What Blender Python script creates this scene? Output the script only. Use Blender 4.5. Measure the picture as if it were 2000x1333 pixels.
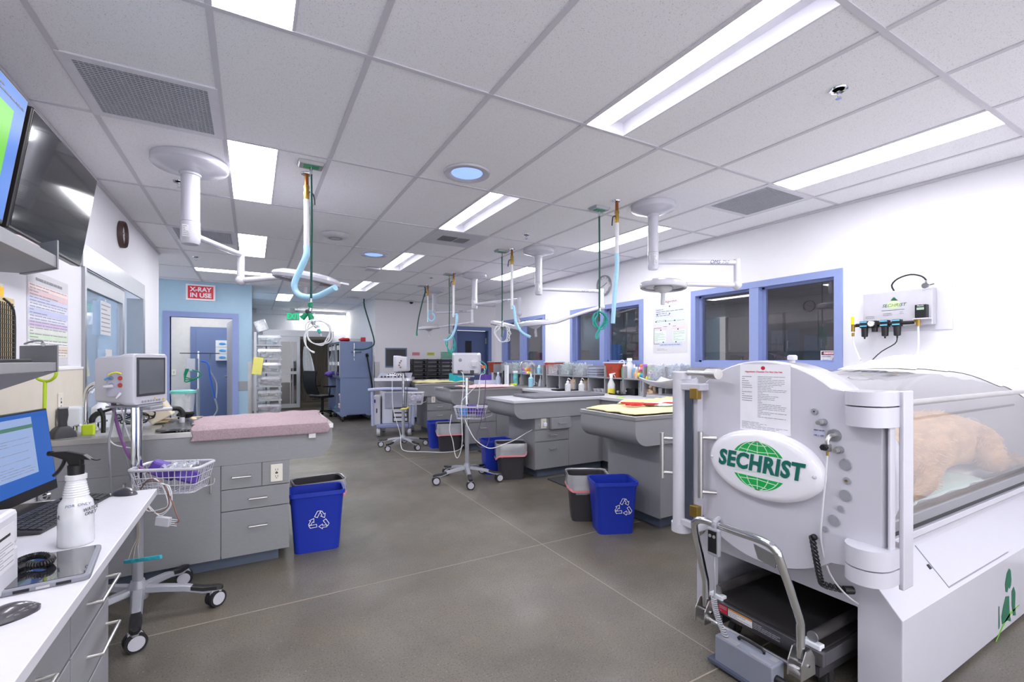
import bpy, bmesh, math, random
from mathutils import Matrix, Vector, noise
random.seed(7)
sc = bpy.context.scene
for o in list(bpy.data.objects): bpy.data.objects.remove(o)
COL = sc.collection
PI = math.pi
# ------------------------------------------------------------------ camera
F, HZ, ANG, CH, CEIL = 901.0, 703.8, 0.51327, 1.371, 2.743
cam_d = bpy.data.cameras.new('camera'); cam = bpy.data.objects.new('camera', cam_d); COL.objects.link(cam)
cam.location = (0, 0, CH); cam.rotation_euler = (PI/2, 0, -ANG)
cam_d.sensor_width = 36; cam_d.lens = F/2000*36; cam_d.shift_y = (HZ-666.5)/2000
cam_d.clip_start = 0.02; cam_d.clip_end = 100
sc.camera = cam
# ------------------------------------------------------------------ world, exposure
w = bpy.data.worlds.new('world'); sc.world = w; w.use_nodes = True
w.node_tree.nodes['Background'].inputs[0].default_value = (0.93, 0.94, 1, 1)
w.node_tree.nodes['Background'].inputs[1].default_value = 1.2
sc.view_settings.view_transform = 'Standard'; sc.view_settings.look = 'None'
sc.view_settings.exposure = 1.28; sc.view_settings.gamma = 1; sc.view_settings.use_curve_mapping = False
LAMP = 11.5          # brightness of the ceiling light panels
LAMP_COL = (0.96, 0.955, 1.0)
# ------------------------------------------------------------------ geometry of the view, to read real positions off the real planes
SA, CA = math.sin(ANG), math.cos(ANG)
def ray(u, v): a = u-1000; return (SA*F+CA*a, CA*F-SA*a, HZ-v)
def on_z(u, v, z): r = ray(u, v); t = (z-CH)/r[2]; return Vector((r[0]*t, r[1]*t, z))
def on_x(u, v, x): r = ray(u, v); t = x/r[0]; return Vector((x, r[1]*t, CH+r[2]*t))
def on_y(u, v, y): r = ray(u, v); t = y/r[1]; return Vector((r[0]*t, y, CH+r[2]*t))
def at(u, v, d): r = ray(u, v); t = d/F; return Vector((r[0]*t, r[1]*t, CH+r[2]*t))
# ------------------------------------------------------------------ materials
def lin(c):
    if isinstance(c, str): c = tuple(int(c[i:i+2], 16)/255 for i in (0, 2, 4))
    return tuple(x/12.92 if x <= .04045 else ((x+.055)/1.055)**2.4 for x in c)
MATS = {}
def mat(name, col='808080', rough=.5, metal=0, var=.04, scale=12, bump=0, bscale=None, emit=None, estr=1, stretch=(1,1,1), trans=0, coat=0, spec=.5, ior=1.45):
    if name in MATS: return MATS[name]
    m = bpy.data.materials.new(name); m.use_nodes = True; MATS[name] = m
    nt = m.node_tree; b = nt.nodes['Principled BSDF']; c = lin(col)
    tc = nt.nodes.new('ShaderNodeTexCoord'); mp = nt.nodes.new('ShaderNodeMapping'); mp.inputs['Scale'].default_value = stretch
    nt.links.new(tc.outputs['Object'], mp.inputs[0])
    n = nt.nodes.new('ShaderNodeTexNoise'); n.inputs['Scale'].default_value = scale; n.inputs['Detail'].default_value = 3
    nt.links.new(mp.outputs[0], n.inputs['Vector'])
    r = nt.nodes.new('ShaderNodeMix'); r.data_type = 'RGBA'
    r.inputs[6].default_value = (*[max(0, x*(1-var*2)) for x in c], 1); r.inputs[7].default_value = (*[min(1, x*(1+var*2)) for x in c], 1)
    nt.links.new(n.outputs['Fac'], r.inputs[0]); nt.links.new(r.outputs[2], b.inputs['Base Color'])
    b.inputs['Roughness'].default_value = rough; b.inputs['Metallic'].default_value = metal
    b.inputs['Coat Weight'].default_value = coat; b.inputs['Specular IOR Level'].default_value = spec; b.inputs['IOR'].default_value = ior
    if trans: b.inputs['Transmission Weight'].default_value = trans
    if bump:
        n2 = nt.nodes.new('ShaderNodeTexNoise'); n2.inputs['Scale'].default_value = bscale or scale*6; n2.inputs['Detail'].default_value = 4
        nt.links.new(mp.outputs[0], n2.inputs['Vector'])
        bp = nt.nodes.new('ShaderNodeBump'); bp.inputs['Strength'].default_value = bump; bp.inputs['Distance'].default_value = .01
        nt.links.new(n2.outputs['Fac'], bp.inputs['Height']); nt.links.new(bp.outputs[0], b.inputs['Normal'])
    if emit is not None:
        b.inputs['Emission Color'].default_value = (*(lin(emit) if isinstance(emit, str) else emit), 1); b.inputs['Emission Strength'].default_value = estr
    return m
def glassmat(name, tint=(.92,.95,.97), haze=0.0, hazecol=(.9,.9,.95), gloss=.08, rough=.02, power=1.0, gmul=1.0):
    if name in MATS: return MATS[name]
    m = bpy.data.materials.new(name); m.use_nodes = True; MATS[name] = m
    nt = m.node_tree; nt.nodes.remove(nt.nodes['Principled BSDF']); out = nt.nodes['Material Output']
    tr = nt.nodes.new('ShaderNodeBsdfTransparent'); tr.inputs[0].default_value = (*tint, 1)
    df = nt.nodes.new('ShaderNodeBsdfDiffuse'); df.inputs[0].default_value = (*hazecol, 1)
    nz = nt.nodes.new('ShaderNodeTexNoise'); nz.inputs['Scale'].default_value = 3
    mh = nt.nodes.new('ShaderNodeMath'); mh.operation = 'MULTIPLY_ADD'; mh.inputs[1].default_value = haze*.3; mh.inputs[2].default_value = haze*.85
    nt.links.new(nz.outputs['Fac'], mh.inputs[0])
    m1 = nt.nodes.new('ShaderNodeMixShader'); nt.links.new(mh.outputs[0], m1.inputs[0])
    nt.links.new(tr.outputs[0], m1.inputs[1]); nt.links.new(df.outputs[0], m1.inputs[2])
    gl = nt.nodes.new('ShaderNodeBsdfGlossy'); gl.inputs['Roughness'].default_value = rough
    fr = nt.nodes.new('ShaderNodeLayerWeight'); fr.inputs['Blend'].default_value = .5
    pw = nt.nodes.new('ShaderNodeMath'); pw.operation = 'POWER'; pw.inputs[1].default_value = 5; nt.links.new(fr.outputs['Facing'], pw.inputs[0])
    ad = nt.nodes.new('ShaderNodeMath'); ad.operation = 'MULTIPLY_ADD'; ad.inputs[1].default_value = .9; ad.inputs[2].default_value = .04*gmul+gloss; ad.use_clamp = True
    nt.links.new(pw.outputs[0], ad.inputs[0])
    m2 = nt.nodes.new('ShaderNodeMixShader'); nt.links.new(ad.outputs[0], m2.inputs[0])
    nt.links.new(m1.outputs[0], m2.inputs[1]); nt.links.new(gl.outputs[0], m2.inputs[2]); nt.links.new(m2.outputs[0], out.inputs[0])
    return m
WALL = mat('wall_paint', 'e6e5eb', .7, var=.01, bump=.02, bscale=300)
WALLB = mat('back_wall_paint', 'e4e2e6', .7, var=.01, bump=.02, bscale=300)
TEAL = mat('blue_wall_paint', 'a9c8dc', .7, var=.02)
STRIPE = mat('wall_guard_grey', '9a9ea0', .5)
BEIGE = mat('beige_wall_panel', 'ddd5c6', .6, var=.03, bump=.05, bscale=120)
FRAME = mat('periwinkle_frame_paint', '8896c6', .45, var=.02)
DOORB = mat('blue_door_paint', '66749a', .5, var=.02)
DARKB = mat('dark_blue_door_paint', '4d5c88', .5, var=.02)
LAM = mat('grey_linen_laminate', '8e8e92', .5, var=.06, scale=35, stretch=(1,1,14), bump=.03, bscale=180)
KICK = mat('slate_toe_kick', '5f6a7c', .5)
WTOP = mat('white_laminate_top', 'd0cfd6', .35, var=.015, scale=40)
STEEL = mat('brushed_steel', 'c8c6c4', .38, 1, var=.05, scale=20, stretch=(1,18,1))
CHROME = mat('chrome', 'd8dade', .08, 1, var=.01)
ALU = mat('aluminium', 'aaacb0', .35, .9, var=.02)
WPL = mat('white_enamel', 'c3c2cc', .25, var=.01, coat=.3)
WPL2 = mat('white_plastic', 'c9c8d0', .4, var=.02)
SILV = mat('silver_plastic', '9fa1a9', .4, .3, var=.02)
DKG = mat('dark_grey_plastic', '3b3b40', .45, var=.04)
BLK = mat('black_plastic', '1a1a1d', .4, var=.05)
RUB = mat('black_rubber', '222224', .7, var=.05)
BRASS = mat('brass', 'a88a45', .35, .9, var=.08)
COPPER = mat('copper', '9b6136', .35, .9, var=.08)
BLUEBIN = mat('recycling_blue_plastic', '1c35a8', .4, var=.03)
DKBIN = mat('charcoal_bin_plastic', '38363a', .5, var=.04)
LINER = glassmat('bin_liner_film', (.92,.92,.95), .36, (.92,.92,.97), .10, .2)
PINKP = mat('pink_drawstring', 'e08a90', .5)
WHT = mat('white_print', 'f0f0f2', .6, var=.01)
INK = mat('black_print', '26262a', .6, var=.02)
GREYP = mat('grey_print', '8d8d95', .6, var=.02)
REDP = mat('red_print', 'b8233a', .5, var=.02)
PAPER = mat('white_paper', 'd4d3d7', .7, var=.01)
GREEN = mat('green_plastic', '118a5e', .4, var=.05)
DGREEN = mat('dark_green_hose', '1e4f47', .5, var=.1, scale=60)
TEALP = mat('aqua_plastic', '2fa59a', .4, var=.08)
LTEAL = mat('pale_blue_hose', 'a6d4ee', .35, var=.06, scale=60)
WHOSE = mat('white_hose', 'dedfe2', .4, var=.04)
PURP = mat('purple_fabric', '5a3f9c', .6, var=.1)
YEL = mat('yellow_fabric', 'ece2ae', .85, var=.05, bump=.3, bscale=200)
PINKT = mat('dusty_pink_terry', 'b6a0a6', .95, var=.12, scale=90, bump=.8, bscale=260)
PINKF = mat('pale_pink_fabric', 'e8bfc0', .9, var=.05, bump=.2)
MINT = mat('mint_fabric', 'c4ddd4', .85, var=.04, bump=.2)
REDF = mat('red_fabric', 'cc1f2b', .6, var=.1)
ORG = mat('red_sharps_plastic', 'b3472f', .45, var=.05)
CLEAR = glassmat('clear_plastic', (.93,.95,.96), .28, (.85,.87,.9), .05, .08)
PANE = glassmat('window_glass', (.86,.86,.88), .0, gloss=.03, rough=.01, gmul=1.3)
SLIDE = glassmat('sliding_door_glass', (.8,.87,.94), .2, (.7,.8,.9), .05, .02)
ACRYL = glassmat('chamber_acrylic', (.97,.97,.98), .20, (.97,.96,.99), .06, .03, gmul=1.5)  # white haze mixed in to stand for the bright wall's reflection
CAGEB = mat('slate_blue_cage_panel', '7d8cb0', .4, var=.02)
ORGP = mat('grey_organizer_laminate', '96969b', .5, var=.04, scale=30, stretch=(1,1,8))
YELL = mat('safety_yellow', 'c8e02c', .45, var=.05)
TAN = mat('kraft_paper', 'cbb98c', .8, var=.06)
SCREENOFF = mat('dark_screen_glass', '2b2c31', .12, var=.02, coat=.5)
CLOUDY = glassmat('cloudy_bottle_plastic', (.93,.94,.96), .62, (.96,.96,.98), .03, .15)
CLEARF = mat('frosted_white_plastic', 'dfe3ea', .35, var=.03)
# ------------------------------------------------------------------ mesh builder
class MB:
    def __init__(s): s.bm = bmesh.new(); s.T = Matrix()
    def v(s, p): return s.bm.verts.new(s.T @ Vector(p))
    def f(s, vs):
        try: return s.bm.faces.new(vs)
        except ValueError: return None
    def box(s, x0, x1, y0, y1, z0, z1):
        if x0 > x1: x0, x1 = x1, x0
        if y0 > y1: y0, y1 = y1, y0
        if z0 > z1: z0, z1 = z1, z0
        p = [s.v(q) for q in ((x0,y0,z0),(x1,y0,z0),(x1,y1,z0),(x0,y1,z0),(x0,y0,z1),(x1,y0,z1),(x1,y1,z1),(x0,y1,z1))]
        for a in ((0,3,2,1),(4,5,6,7),(0,1,5,4),(1,2,6,5),(2,3,7,6),(3,0,4,7)): s.f([p[i] for i in a])
        return s
    def rings(s, rings, cap=True, close=True):
        R = [[s.v(p) for p in r] for r in rings]
        n = len(R[0])
        for a, b in zip(R[:-1], R[1:]):
            for i in range(n if close else n-1): s.f([a[i], a[(i+1) % n], b[(i+1) % n], b[i]])
        if cap: s.f(list(reversed(R[0]))); s.f(R[-1])
        return s
    def cyl(s, p0, p1, r0, r1=None, n=16, cap=True):
        r1 = r0 if r1 is None else r1; p0 = Vector(p0); p1 = Vector(p1); d = (p1-p0).normalized()
        q = d.to_track_quat('Z', 'Y').to_matrix()
        c = [(math.cos(2*PI*i/n), math.sin(2*PI*i/n)) for i in range(n)]
        return s.rings([[p0+q@Vector((a*r0, b*r0, 0)) for a, b in c], [p1+q@Vector((a*r1, b*r1, 0)) for a, b in c]], cap)
    def tube(s, pts, r, n=8, close=False, cap=True, smooth=3):
        P = [Vector(p) for p in pts]
        if smooth and len(P) > 2: P = spline(P, smooth, close)
        R = []; up = None
        m = len(P)
        for i in range(m):
            a = P[(i-1) % m] if close or i > 0 else P[i]; b = P[(i+1) % m] if close or i < m-1 else P[i]
            d = (b-a)
            if d.length < 1e-9: d = Vector((0, 0, 1))
            d.normalize()
            if up is None: up = Vector((0, 0, 1)) if abs(d.z) < .9 else Vector((1, 0, 0))
            x = up.cross(d)
            if x.length < 1e-6: x = Vector((1, 0, 0)).cross(d)
            x.normalize(); y = d.cross(x); up = y
            rr = r(i/(m-1)) if callable(r) else r
            R.append([P[i]+x*(rr*math.cos(2*PI*k/n))+y*(rr*math.sin(2*PI*k/n)) for k in range(n)])
        if close: R.append(R[0]); return s.rings(R, False)
        return s.rings(R, cap)
    def lathe(s, prof, c=(0,0,0), n=24, cap=True):
        return s.rings([[(c[0]+r*math.cos(2*PI*i/n), c[1]+r*math.sin(2*PI*i/n), c[2]+z) for i in range(n)] for r, z in prof], cap)
    def prism(s, poly, ax, a0, a1):
        def P(u, v, a): return {'x': (a, u, v), 'y': (u, a, v), 'z': (u, v, a)}[ax]
        return s.rings([[P(u, v, a0) for u, v in poly], [P(u, v, a1) for u, v in poly]])
    def ball(s, c, r, n=12, sq=(1,1,1)):
        m = max(6, n//2+2); R = []
        for j in range(m+1):
            t = PI*j/m; rr = max(1e-4, math.sin(t)); R.append([(c[0]+r*sq[0]*rr*math.cos(2*PI*i/n), c[1]+r*sq[1]*rr*math.sin(2*PI*i/n), c[2]-r*sq[2]*math.cos(t)) for i in range(n)])
        return s.rings(R)
    def rbox(s, x0, x1, y0, y1, z0, z1, r=.01, n=4, taper=0):
        pl = rrect(x0, x1, y0, y1, r, n); cx, cy = (x0+x1)/2, (y0+y1)/2
        return s.rings([[(cx+(a-cx)*(1-taper), cy+(b-cy)*(1-taper), z0) for a, b in pl], [(a, b, z1) for a, b in pl]])
    def grid(s, fn, nu, nv):
        V = [[s.v(fn(i/nu, j/nv)) for j in range(nv+1)] for i in range(nu+1)]
        for i in range(nu):
            for j in range(nv): s.f([V[i][j], V[i+1][j], V[i+1][j+1], V[i][j+1]])
        return s
def spline(P, k, close=False):
    out = []; m = len(P)
    for i in range(m if close else m-1):
        p1, p2 = P[i], P[(i+1) % m]
        p0 = P[(i-1) % m] if close or i > 0 else p1; p3 = P[(i+2) % m] if close or i+2 < m else p2
        for j in range(k):
            t = j/k; out.append(.5*((2*p1)+(p2-p0)*t+(2*p0-5*p1+4*p2-p3)*t*t+(3*p1-p0-3*p2+p3)*t**3))
    if not close: out.append(P[-1])
    return out
def rrect(x0, x1, y0, y1, r, n=4):
    o = []
    for cx, cy, a in ((x1-r, y1-r, 0), (x0+r, y1-r, 1), (x0+r, y0+r, 2), (x1-r, y0+r, 3)):
        for i in range(n+1): t = (a+i/n)*PI/2; o.append((cx+r*math.cos(t), cy+r*math.sin(t)))
    return o
def ell(cx, cy, a, b, n=32): return [(cx+a*math.cos(2*PI*i/n), cy+b*math.sin(2*PI*i/n)) for i in range(n)]
def fin(name, mb, m, parent=None, bevel=0, smooth=False, solid=0, sub=0, label=None, loc=None, fix=True):
    bm = mb.bm
    if fix: bmesh.ops.recalc_face_normals(bm, faces=bm.faces)
    if smooth:
        for f in bm.faces: f.smooth = True
        for e in bm.edges:
            if len(e.link_faces) == 2 and e.calc_face_angle(0) > .7: e.smooth = False
    me = bpy.data.meshes.new(name); bm.to_mesh(me); bm.free()
    if not isinstance(m, (list, tuple)): m = [m]
    for x in m: me.materials.append(x)
    o = bpy.data.objects.new(name, me); COL.objects.link(o)
    if parent: o.parent = parent
    if loc: o.location = loc
    if solid: q = o.modifiers.new('s', 'SOLIDIFY'); q.thickness = solid; q.offset = 1
    if sub: q = o.modifiers.new('u', 'SUBSURF'); q.levels = sub; q.render_levels = sub
    if bevel: q = o.modifiers.new('b', 'BEVEL'); q.width = bevel; q.segments = 2; q.limit_method = 'ANGLE'; q.angle_limit = .7
    if label: o['label'] = label
    return o
def tag(o, label, cat, group=None):
    o['label'] = label; o['category'] = cat
    if group: o['group'] = group
    return o
def thing(name, label, cat, loc=(0,0,0), rz=0, group=None):
    o = bpy.data.objects.new(name, None); COL.objects.link(o); o.empty_display_size = .1
    o.location = loc; o.rotation_euler = (0, 0, rz)
    return tag(o, label, cat, group)
def struct(name, mb, m, **k):
    o = fin(name, mb, m, **k); o['kind'] = 'structure'; return o
def kids(o): return [c for c in bpy.data.objects if c.parent == o]
def copy_tree(o, parent=None):
    c = o.copy(); COL.objects.link(c)
    if parent: c.parent = parent
    for k in kids(o): copy_tree(k, c)
    return c
def dup(o, loc, rz=None, label=None, group=None):
    c = copy_tree(o); c.location = loc
    if rz is not None: c.rotation_euler = (0, 0, rz)
    if label: c['label'] = label
    if group: c['group'] = group
    return c
def FR(face, loc=(0,0,0)):
    X, Y, Z = {'-x': ((0,-1,0),(0,0,1),(-1,0,0)), '+x': ((0,1,0),(0,0,1),(1,0,0)), '-y': ((1,0,0),(0,0,1),(0,-1,0)), '+y': ((-1,0,0),(0,0,1),(0,1,0)), '+z': ((1,0,0),(0,1,0),(0,0,1)), '-z': ((1,0,0),(0,-1,0),(0,0,-1))}[face]
    m = Matrix((X, Y, Z)).transposed().to_4x4(); m.translation = Vector(loc); return m
def frame2(xv, yv, loc):
    X = Vector(xv).normalized(); Y = Vector(yv); Y = (Y-X*Y.dot(X)).normalized(); Z = X.cross(Y)
    m = Matrix((X, Y, Z)).transposed().to_4x4(); m.translation = Vector(loc); return m
def text(s, size, m, T, parent=None, ext=.0006, name='lettering', shear=0, sx=1, align='CENTER', bold=0, label=None, sp=1):
    c = bpy.data.curves.new(name, 'FONT'); c.body = s; c.size = size; c.extrude = ext; c.align_x = align; c.align_y = 'CENTER'; c.shear = shear; c.offset = bold; c.resolution_u = 3; c.space_character = sp; c.space_line = .85
    t = bpy.data.objects.new('t', c); COL.objects.link(t)
    bpy.context.view_layer.update()
    me = bpy.data.meshes.new_from_object(t.evaluated_get(bpy.context.evaluated_depsgraph_get()))
    bpy.data.objects.remove(t); me.transform(T @ Matrix.Diagonal((sx, 1, 1, 1)))
    me.materials.clear(); me.materials.append(m)
    o = bpy.data.objects.new(name, me); COL.objects.link(o)
    if parent: o.parent = parent
    if label: o['label'] = label
    return o
def rectT(mb, T, x0, x1, y0, y1, t=.001):
    old = mb.T; mb.T = T; mb.box(x0, x1, y0, y1, 0, t); mb.T = old; return mb
def printlines(T, x0, x1, y0, y1, n, m, parent, name='printed_text', h=.4, seed=1, t=.0012):
    rd = random.Random(seed); b = MB(); st = (y1-y0)/n
    for i in range(n):
        y = y1-(i+.5)*st; x = x0
        while x < x1-(x1-x0)*.06:
            L = (x1-x0)*rd.uniform(.05, .2); e = min(x+L, x1)
            rectT(b, T, x, e, y-st*h/2, y+st*h/2, t); x = e+(x1-x0)*.02
            if rd.random() < .12: break
    return fin(name, b, GREYP if isinstance(m, int) else m, parent)
# ================================================================== SETTING
XL, XR = -1.04, 4.52
# floor: polished concrete
fm = bpy.data.materials.new('polished_concrete'); fm.use_nodes = True; nt = fm.node_tree; B = nt.nodes['Principled BSDF']
def nd(t, **k):
    n = nt.nodes.new(t)
    for a, b in k.items(): n.inputs[a].default_value = b
    return n
tc = nd('ShaderNodeTexCoord')
def nz(s, d=4, r=.6):
    n = nd('ShaderNodeTexNoise', Scale=s, Detail=d, Roughness=r); nt.links.new(tc.outputs['Object'], n.inputs['Vector']); return n
def mixc(a, b, f):
    m = nt.nodes.new('ShaderNodeMix'); m.data_type = 'RGBA'
    for i, x in ((6, a), (7, b)):
        if isinstance(x, tuple): m.inputs[i].default_value = x
        else: nt.links.new(x, m.inputs[i])
    if isinstance(f, float): m.inputs[0].default_value = f
    else: nt.links.new(f, m.inputs[0])
    return m.outputs[2]
def ramp(src, a, b):
    m = nt.nodes.new('ShaderNodeMapRange'); m.inputs[1].default_value = a; m.inputs[2].default_value = b; nt.links.new(src, m.inputs[0]); return m.outputs[0]
c1 = mixc((*lin('59544b'), 1), (*lin('757067'), 1), ramp(nz(.9, 6).outputs['Fac'], .35, .65))
c2 = mixc(c1, (*lin('6b6050'), 1), ramp(nz(2.3, 5).outputs['Fac'], .5, .8))
c3 = mixc(c2, (*lin('35322e'), 1), ramp(nz(120, 3).outputs['Fac'], .52, .72))
c4 = mixc(c3, (*lin('a39c90'), 1), ramp(nz(95, 2).outputs['Fac'], .66, .78))
nt.links.new(c4, B.inputs['Base Color'])
nt.links.new(ramp(nz(1.7, 5).outputs['Fac'], -.2, 1.5), B.inputs['Roughness'])
b = MB(); b.box(-4.5, 9, -3.2, 16.4, -.1, 0); struct('floor', b, fm)
JO = mat('pale_joint_filler', '958d80', .7)
b = MB()
for x in (1.88,): b.box(x-.003, x+.003, -3, 14, 0, .0012)
for y in (2.88, 6.3, 2.237-.9): b.box(-1, 4.4, y-.003, y+.003, 0, .0013)
struct('trim_1', b, JO)['label'] = 'pale control joints in the concrete floor'
# ceiling
TILE = bpy.data.materials.new('acoustic_tile'); TILE.use_nodes = True; nt = TILE.node_tree; B = nt.nodes['Principled BSDF']
tc = nd('ShaderNodeTexCoord')
c1 = mixc((*lin('efeef2'), 1), (*lin('bdbbc2'), 1), ramp(nz(230, 2, .5).outputs['Fac'], .60, .72))
nt.links.new(c1, B.inputs['Base Color']); B.inputs['Roughness'].default_value = .9
TBAR = mat('ceiling_grid_paint', 'cbc9d1', .5, var=.01)
GX, GY, GW, GL = .4625, 2.132, .6096, 1.2192
# fixtures: (x0,x1,y0,y1,kind,label)
LIGHTS = [
 (2, 0, -1, 0, 'trough', 'long ceiling light with grey reflector, largest and nearest the camera'),
 (2, 0, 1, 2, 'trough', 'trough ceiling light behind the nearer blue skylight'),
 (2, 0, 3, 4, 'trough', 'trough ceiling light beyond the second blue skylight'),
 (2, 0, 5, 6, 'trough', 'small trough ceiling light farthest down the middle row'),
 (5, 0, -1, 0, 'flat', 'bright ceiling light strip nearest the right wall, above the chamber'),
 (5, 0, 1, 2, 'flat', 'bright ceiling light strip behind the second surgical lamp column'),
 (5, 0, 3, 4, 'flat', 'bright ceiling light strip near the far window on the right'),
 (-1, 0, -1, 0, 'flat', 'bright ceiling light cut by the top edge of the photo'),
 (-1, 0, 1, 2, 'flat', 'bright ceiling light beside the large round lamp mount on the left'),
 (-1, 0, 3, 4, 'flat', 'small bright ceiling light above the blue wall, between lamp arm and left hose'),
 (0, 0, 7, 8, 'flat', 'distant ceiling light in front of the exit sign'),
]
cells = set()
for k, h, j0, j1, kd, lb in LIGHTS: cells.add((k, h, j0))
cells |= {(2, 0, -3), (5, 0, -3), (-1, 0, -3)}
b = MB()
NX0, NX1, NY0, NY1 = -7, 13, -5, 11
for k in range(NX0, NX1):
    for h in (0, 1):
        for j in range(NY0, NY1):
            if (k, h, j) in cells: continue
            x0 = GX+k*GW+h*GW/2; y0 = GY+j*GL
            if (k, j) in ((-2, 5), (-1, 5)) : 
                b.box(x0, x0+GW/2, y0+.3, y0+GL, CEIL+.002, CEIL+.03); continue
            b.box(x0, x0+GW/2, y0, y0+GL, CEIL+.002, CEIL+.03)
struct('ceiling', b, TILE)
b = MB()
for k in range(NX0, NX1+1):
    x = GX+k*GW; b.box(x-.013, x+.013, -3, 15.6, CEIL-.003, CEIL+.01)
for j in range(NY0, NY1+1):
    y = GY+j*GL; b.box(-3.8, 8.3, y-.012, y+.012, CEIL-.004, CEIL+.01)
t = struct('trim_2', b, TBAR); t['label'] = 'white metal T-bar grid carrying the ceiling tiles'
b = MB()
b.box(XL, XL+.02, -2.6, 7.36, CEIL-.02, CEIL); b.box(XR-.02, XR, -2.6, 8.73, CEIL-.02, CEIL)
b.box(2.4, 6.5, 10.48, 10.5, CEIL-.02, CEIL)
struct('trim_3', b, TBAR)['label'] = 'wall angle trim along the ceiling edges'
DIFF = mat('lit_diffuser', 'ffffff', .5, var=0, emit=LAMP_COL, estr=LAMP)
REFL = mat('reflector_enamel', 'd9d8e2', .35, var=.01)
def ceiling_light(x0, x1, y0, y1, kind, label):
    t = thing('ceiling_light', label, 'ceiling light', ((x0+x1)/2, (y0+y1)/2, CEIL), 0, 'recessed ceiling light panels')
    a, c = (x1-x0)/2-.001, (y1-y0)/2-.001
    f = MB()
    for q in ((-a, a, -c, -c+.012), (-a, a, c-.012, c), (-a, -a+.012, -c, c), (a-.012, a, -c, c)): f.box(*q, -.002, .075)
    f.box(-a, a, -c, c, .074, .08)
    if kind == 'trough':
        f.box(-a*.02+.0, -a*.02+.01, -c, c, .02, .074)
    fin('frame', f, REFL, t)
    d = MB()
    if kind == 'trough': d.box(-a+.02, -a*.05, -c+.03, c-.03, .006, .02)
    else: d.box(-a+.013, a-.013, -c+.013, c-.013, .004, .012)
    fin('diffuser', d, DIFF, t)
    return t
for k, h, j0, j1, kd, lb in LIGHTS:
    ceiling_light(GX+k*GW, GX+k*GW+GW/2, GY+j0*GL, GY+j1*GL, kd, lb)
for k, lb in ((2, 'middle'), (5, 'right'), (-1, 'left')):
    ceiling_light(GX+k*GW, GX+k*GW+GW/2, GY-3*GL, GY-2*GL, 'flat', 'fill light added behind the camera in the %s row' % lb)  # unseen panels added behind the camera for fill and reflections
ceiling_light(GX-2*GW, GX, GY+5*GL, GY+5*GL+.3, 'flat', 'ceiling light strip running crosswise above the blue wall')
# ---- walls
def wall_box(b, ax, a0, a1, s0, s1, z0, z1, holes=()):
    ss = sorted({s0, s1, *[h[0] for h in holes], *[h[1] for h in holes]}); zz = sorted({z0, z1, *[h[2] for h in holes], *[h[3] for h in holes]})
    for p, q in zip(ss[:-1], ss[1:]):
        for r, u in zip(zz[:-1], zz[1:]):
            m, n = (p+q)/2, (r+u)/2
            if any(h[0] < m < h[1] and h[2] < n < h[3] for h in holes): continue
            if ax == 'x': b.box(a0, a1, p, q, r, u)
            else: b.box(p, q, a0, a1, r, u)
WIN = [(2.10, 3.70), (4.47, 6.07), (6.82, 8.42)]
b = MB(); wall_box(b, 'x', XR, XR+.15, -2.6, 8.73, 0, CEIL, [(y0+.03, y1-.03, 1.315, 2.15) for y0, y1 in WIN]); struct('wall_right', b, WALL)
b = MB(); b.box(XR+.15, 7.7, 8.58, 8.73, 0, CEIL); struct('wall_right_return', b, WALL)
SL = (4.30, 6.38, 0, 2.13)
b = MB(); wall_box(b, 'x', XL-.12, XL, -2.6, 7.365, 0, CEIL, [SL]); b.box(-4, XL-.12, 7.245, 7.365, 0, CEIL); struct('wall_left', b, WALL)
b = MB(); b.box(XL, XL+.008, -2.6, SL[0], .9, 1.31); o = struct('wall_panel_left', b, BEIGE); o['label'] = 'beige splash panel on the left wall above the counters'
b = MB(); b.box(XL, XL+.012, -2.6, SL[0], 1.31, 1.325); struct('trim_4', b, WHT)['label'] = 'white cap strip on the beige panel'
b = MB(); wall_box(b, 'y', 9.7, 9.82, -4, 0, 0, CEIL, [(-1.216, -.298, 0, 2.119)]); struct('wall_xray', b, TEAL)
b = MB(); b.box(-.12, 0, 9.82, 14.2, 0, CEIL); struct('wall_recess_left', b, TEAL)
b = MB(); b.box(-.235, .002, 9.69, 9.7, .82, .985); b.box(-4, -1.31, 9.69, 9.7, .82, .985); struct('trim_5', b, STRIPE)['label'] = 'grey wall guard strip on the blue wall'
b = MB(); b.box(-.066, .004, 9.685, 9.7, .0, 1.34); b.box(0, .006, 9.685, 9.9, 0, 1.34); struct('trim_6', b, STEEL)['label'] = 'steel corner guard on the blue wall'
b = MB(); wall_box(b, 'y', 14.2, 14.32, -.12, 2.4, 0, CEIL, [(.3, 2.0, 0, 2.03)]); struct('wall_recess_back', b, WALL)
b = MB(); b.box(2.4, 2.52, 10.62, 14.2, 0, CEIL); wall_box(b, 'y', 10.5, 10.62, 2.4, 6.5, 0, CEIL, [(4.35, 5.22, 0, 2.12)]); struct('wall_back', b, WALLB)
b = MB(); b.box(2.395, 2.4, 10.49, 10.6, .0, 1.33); b.box(2.4, 2.5, 10.49, 10.5, .0, 1.33); struct('trim_7', b, STEEL)['label'] = 'steel corner guard at the back wall corner'
b = MB(); b.box(2.9, 4.2, 10.488, 10.5, .93, 1.02); struct('wall_panel_back', b, STRIPE)
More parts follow.
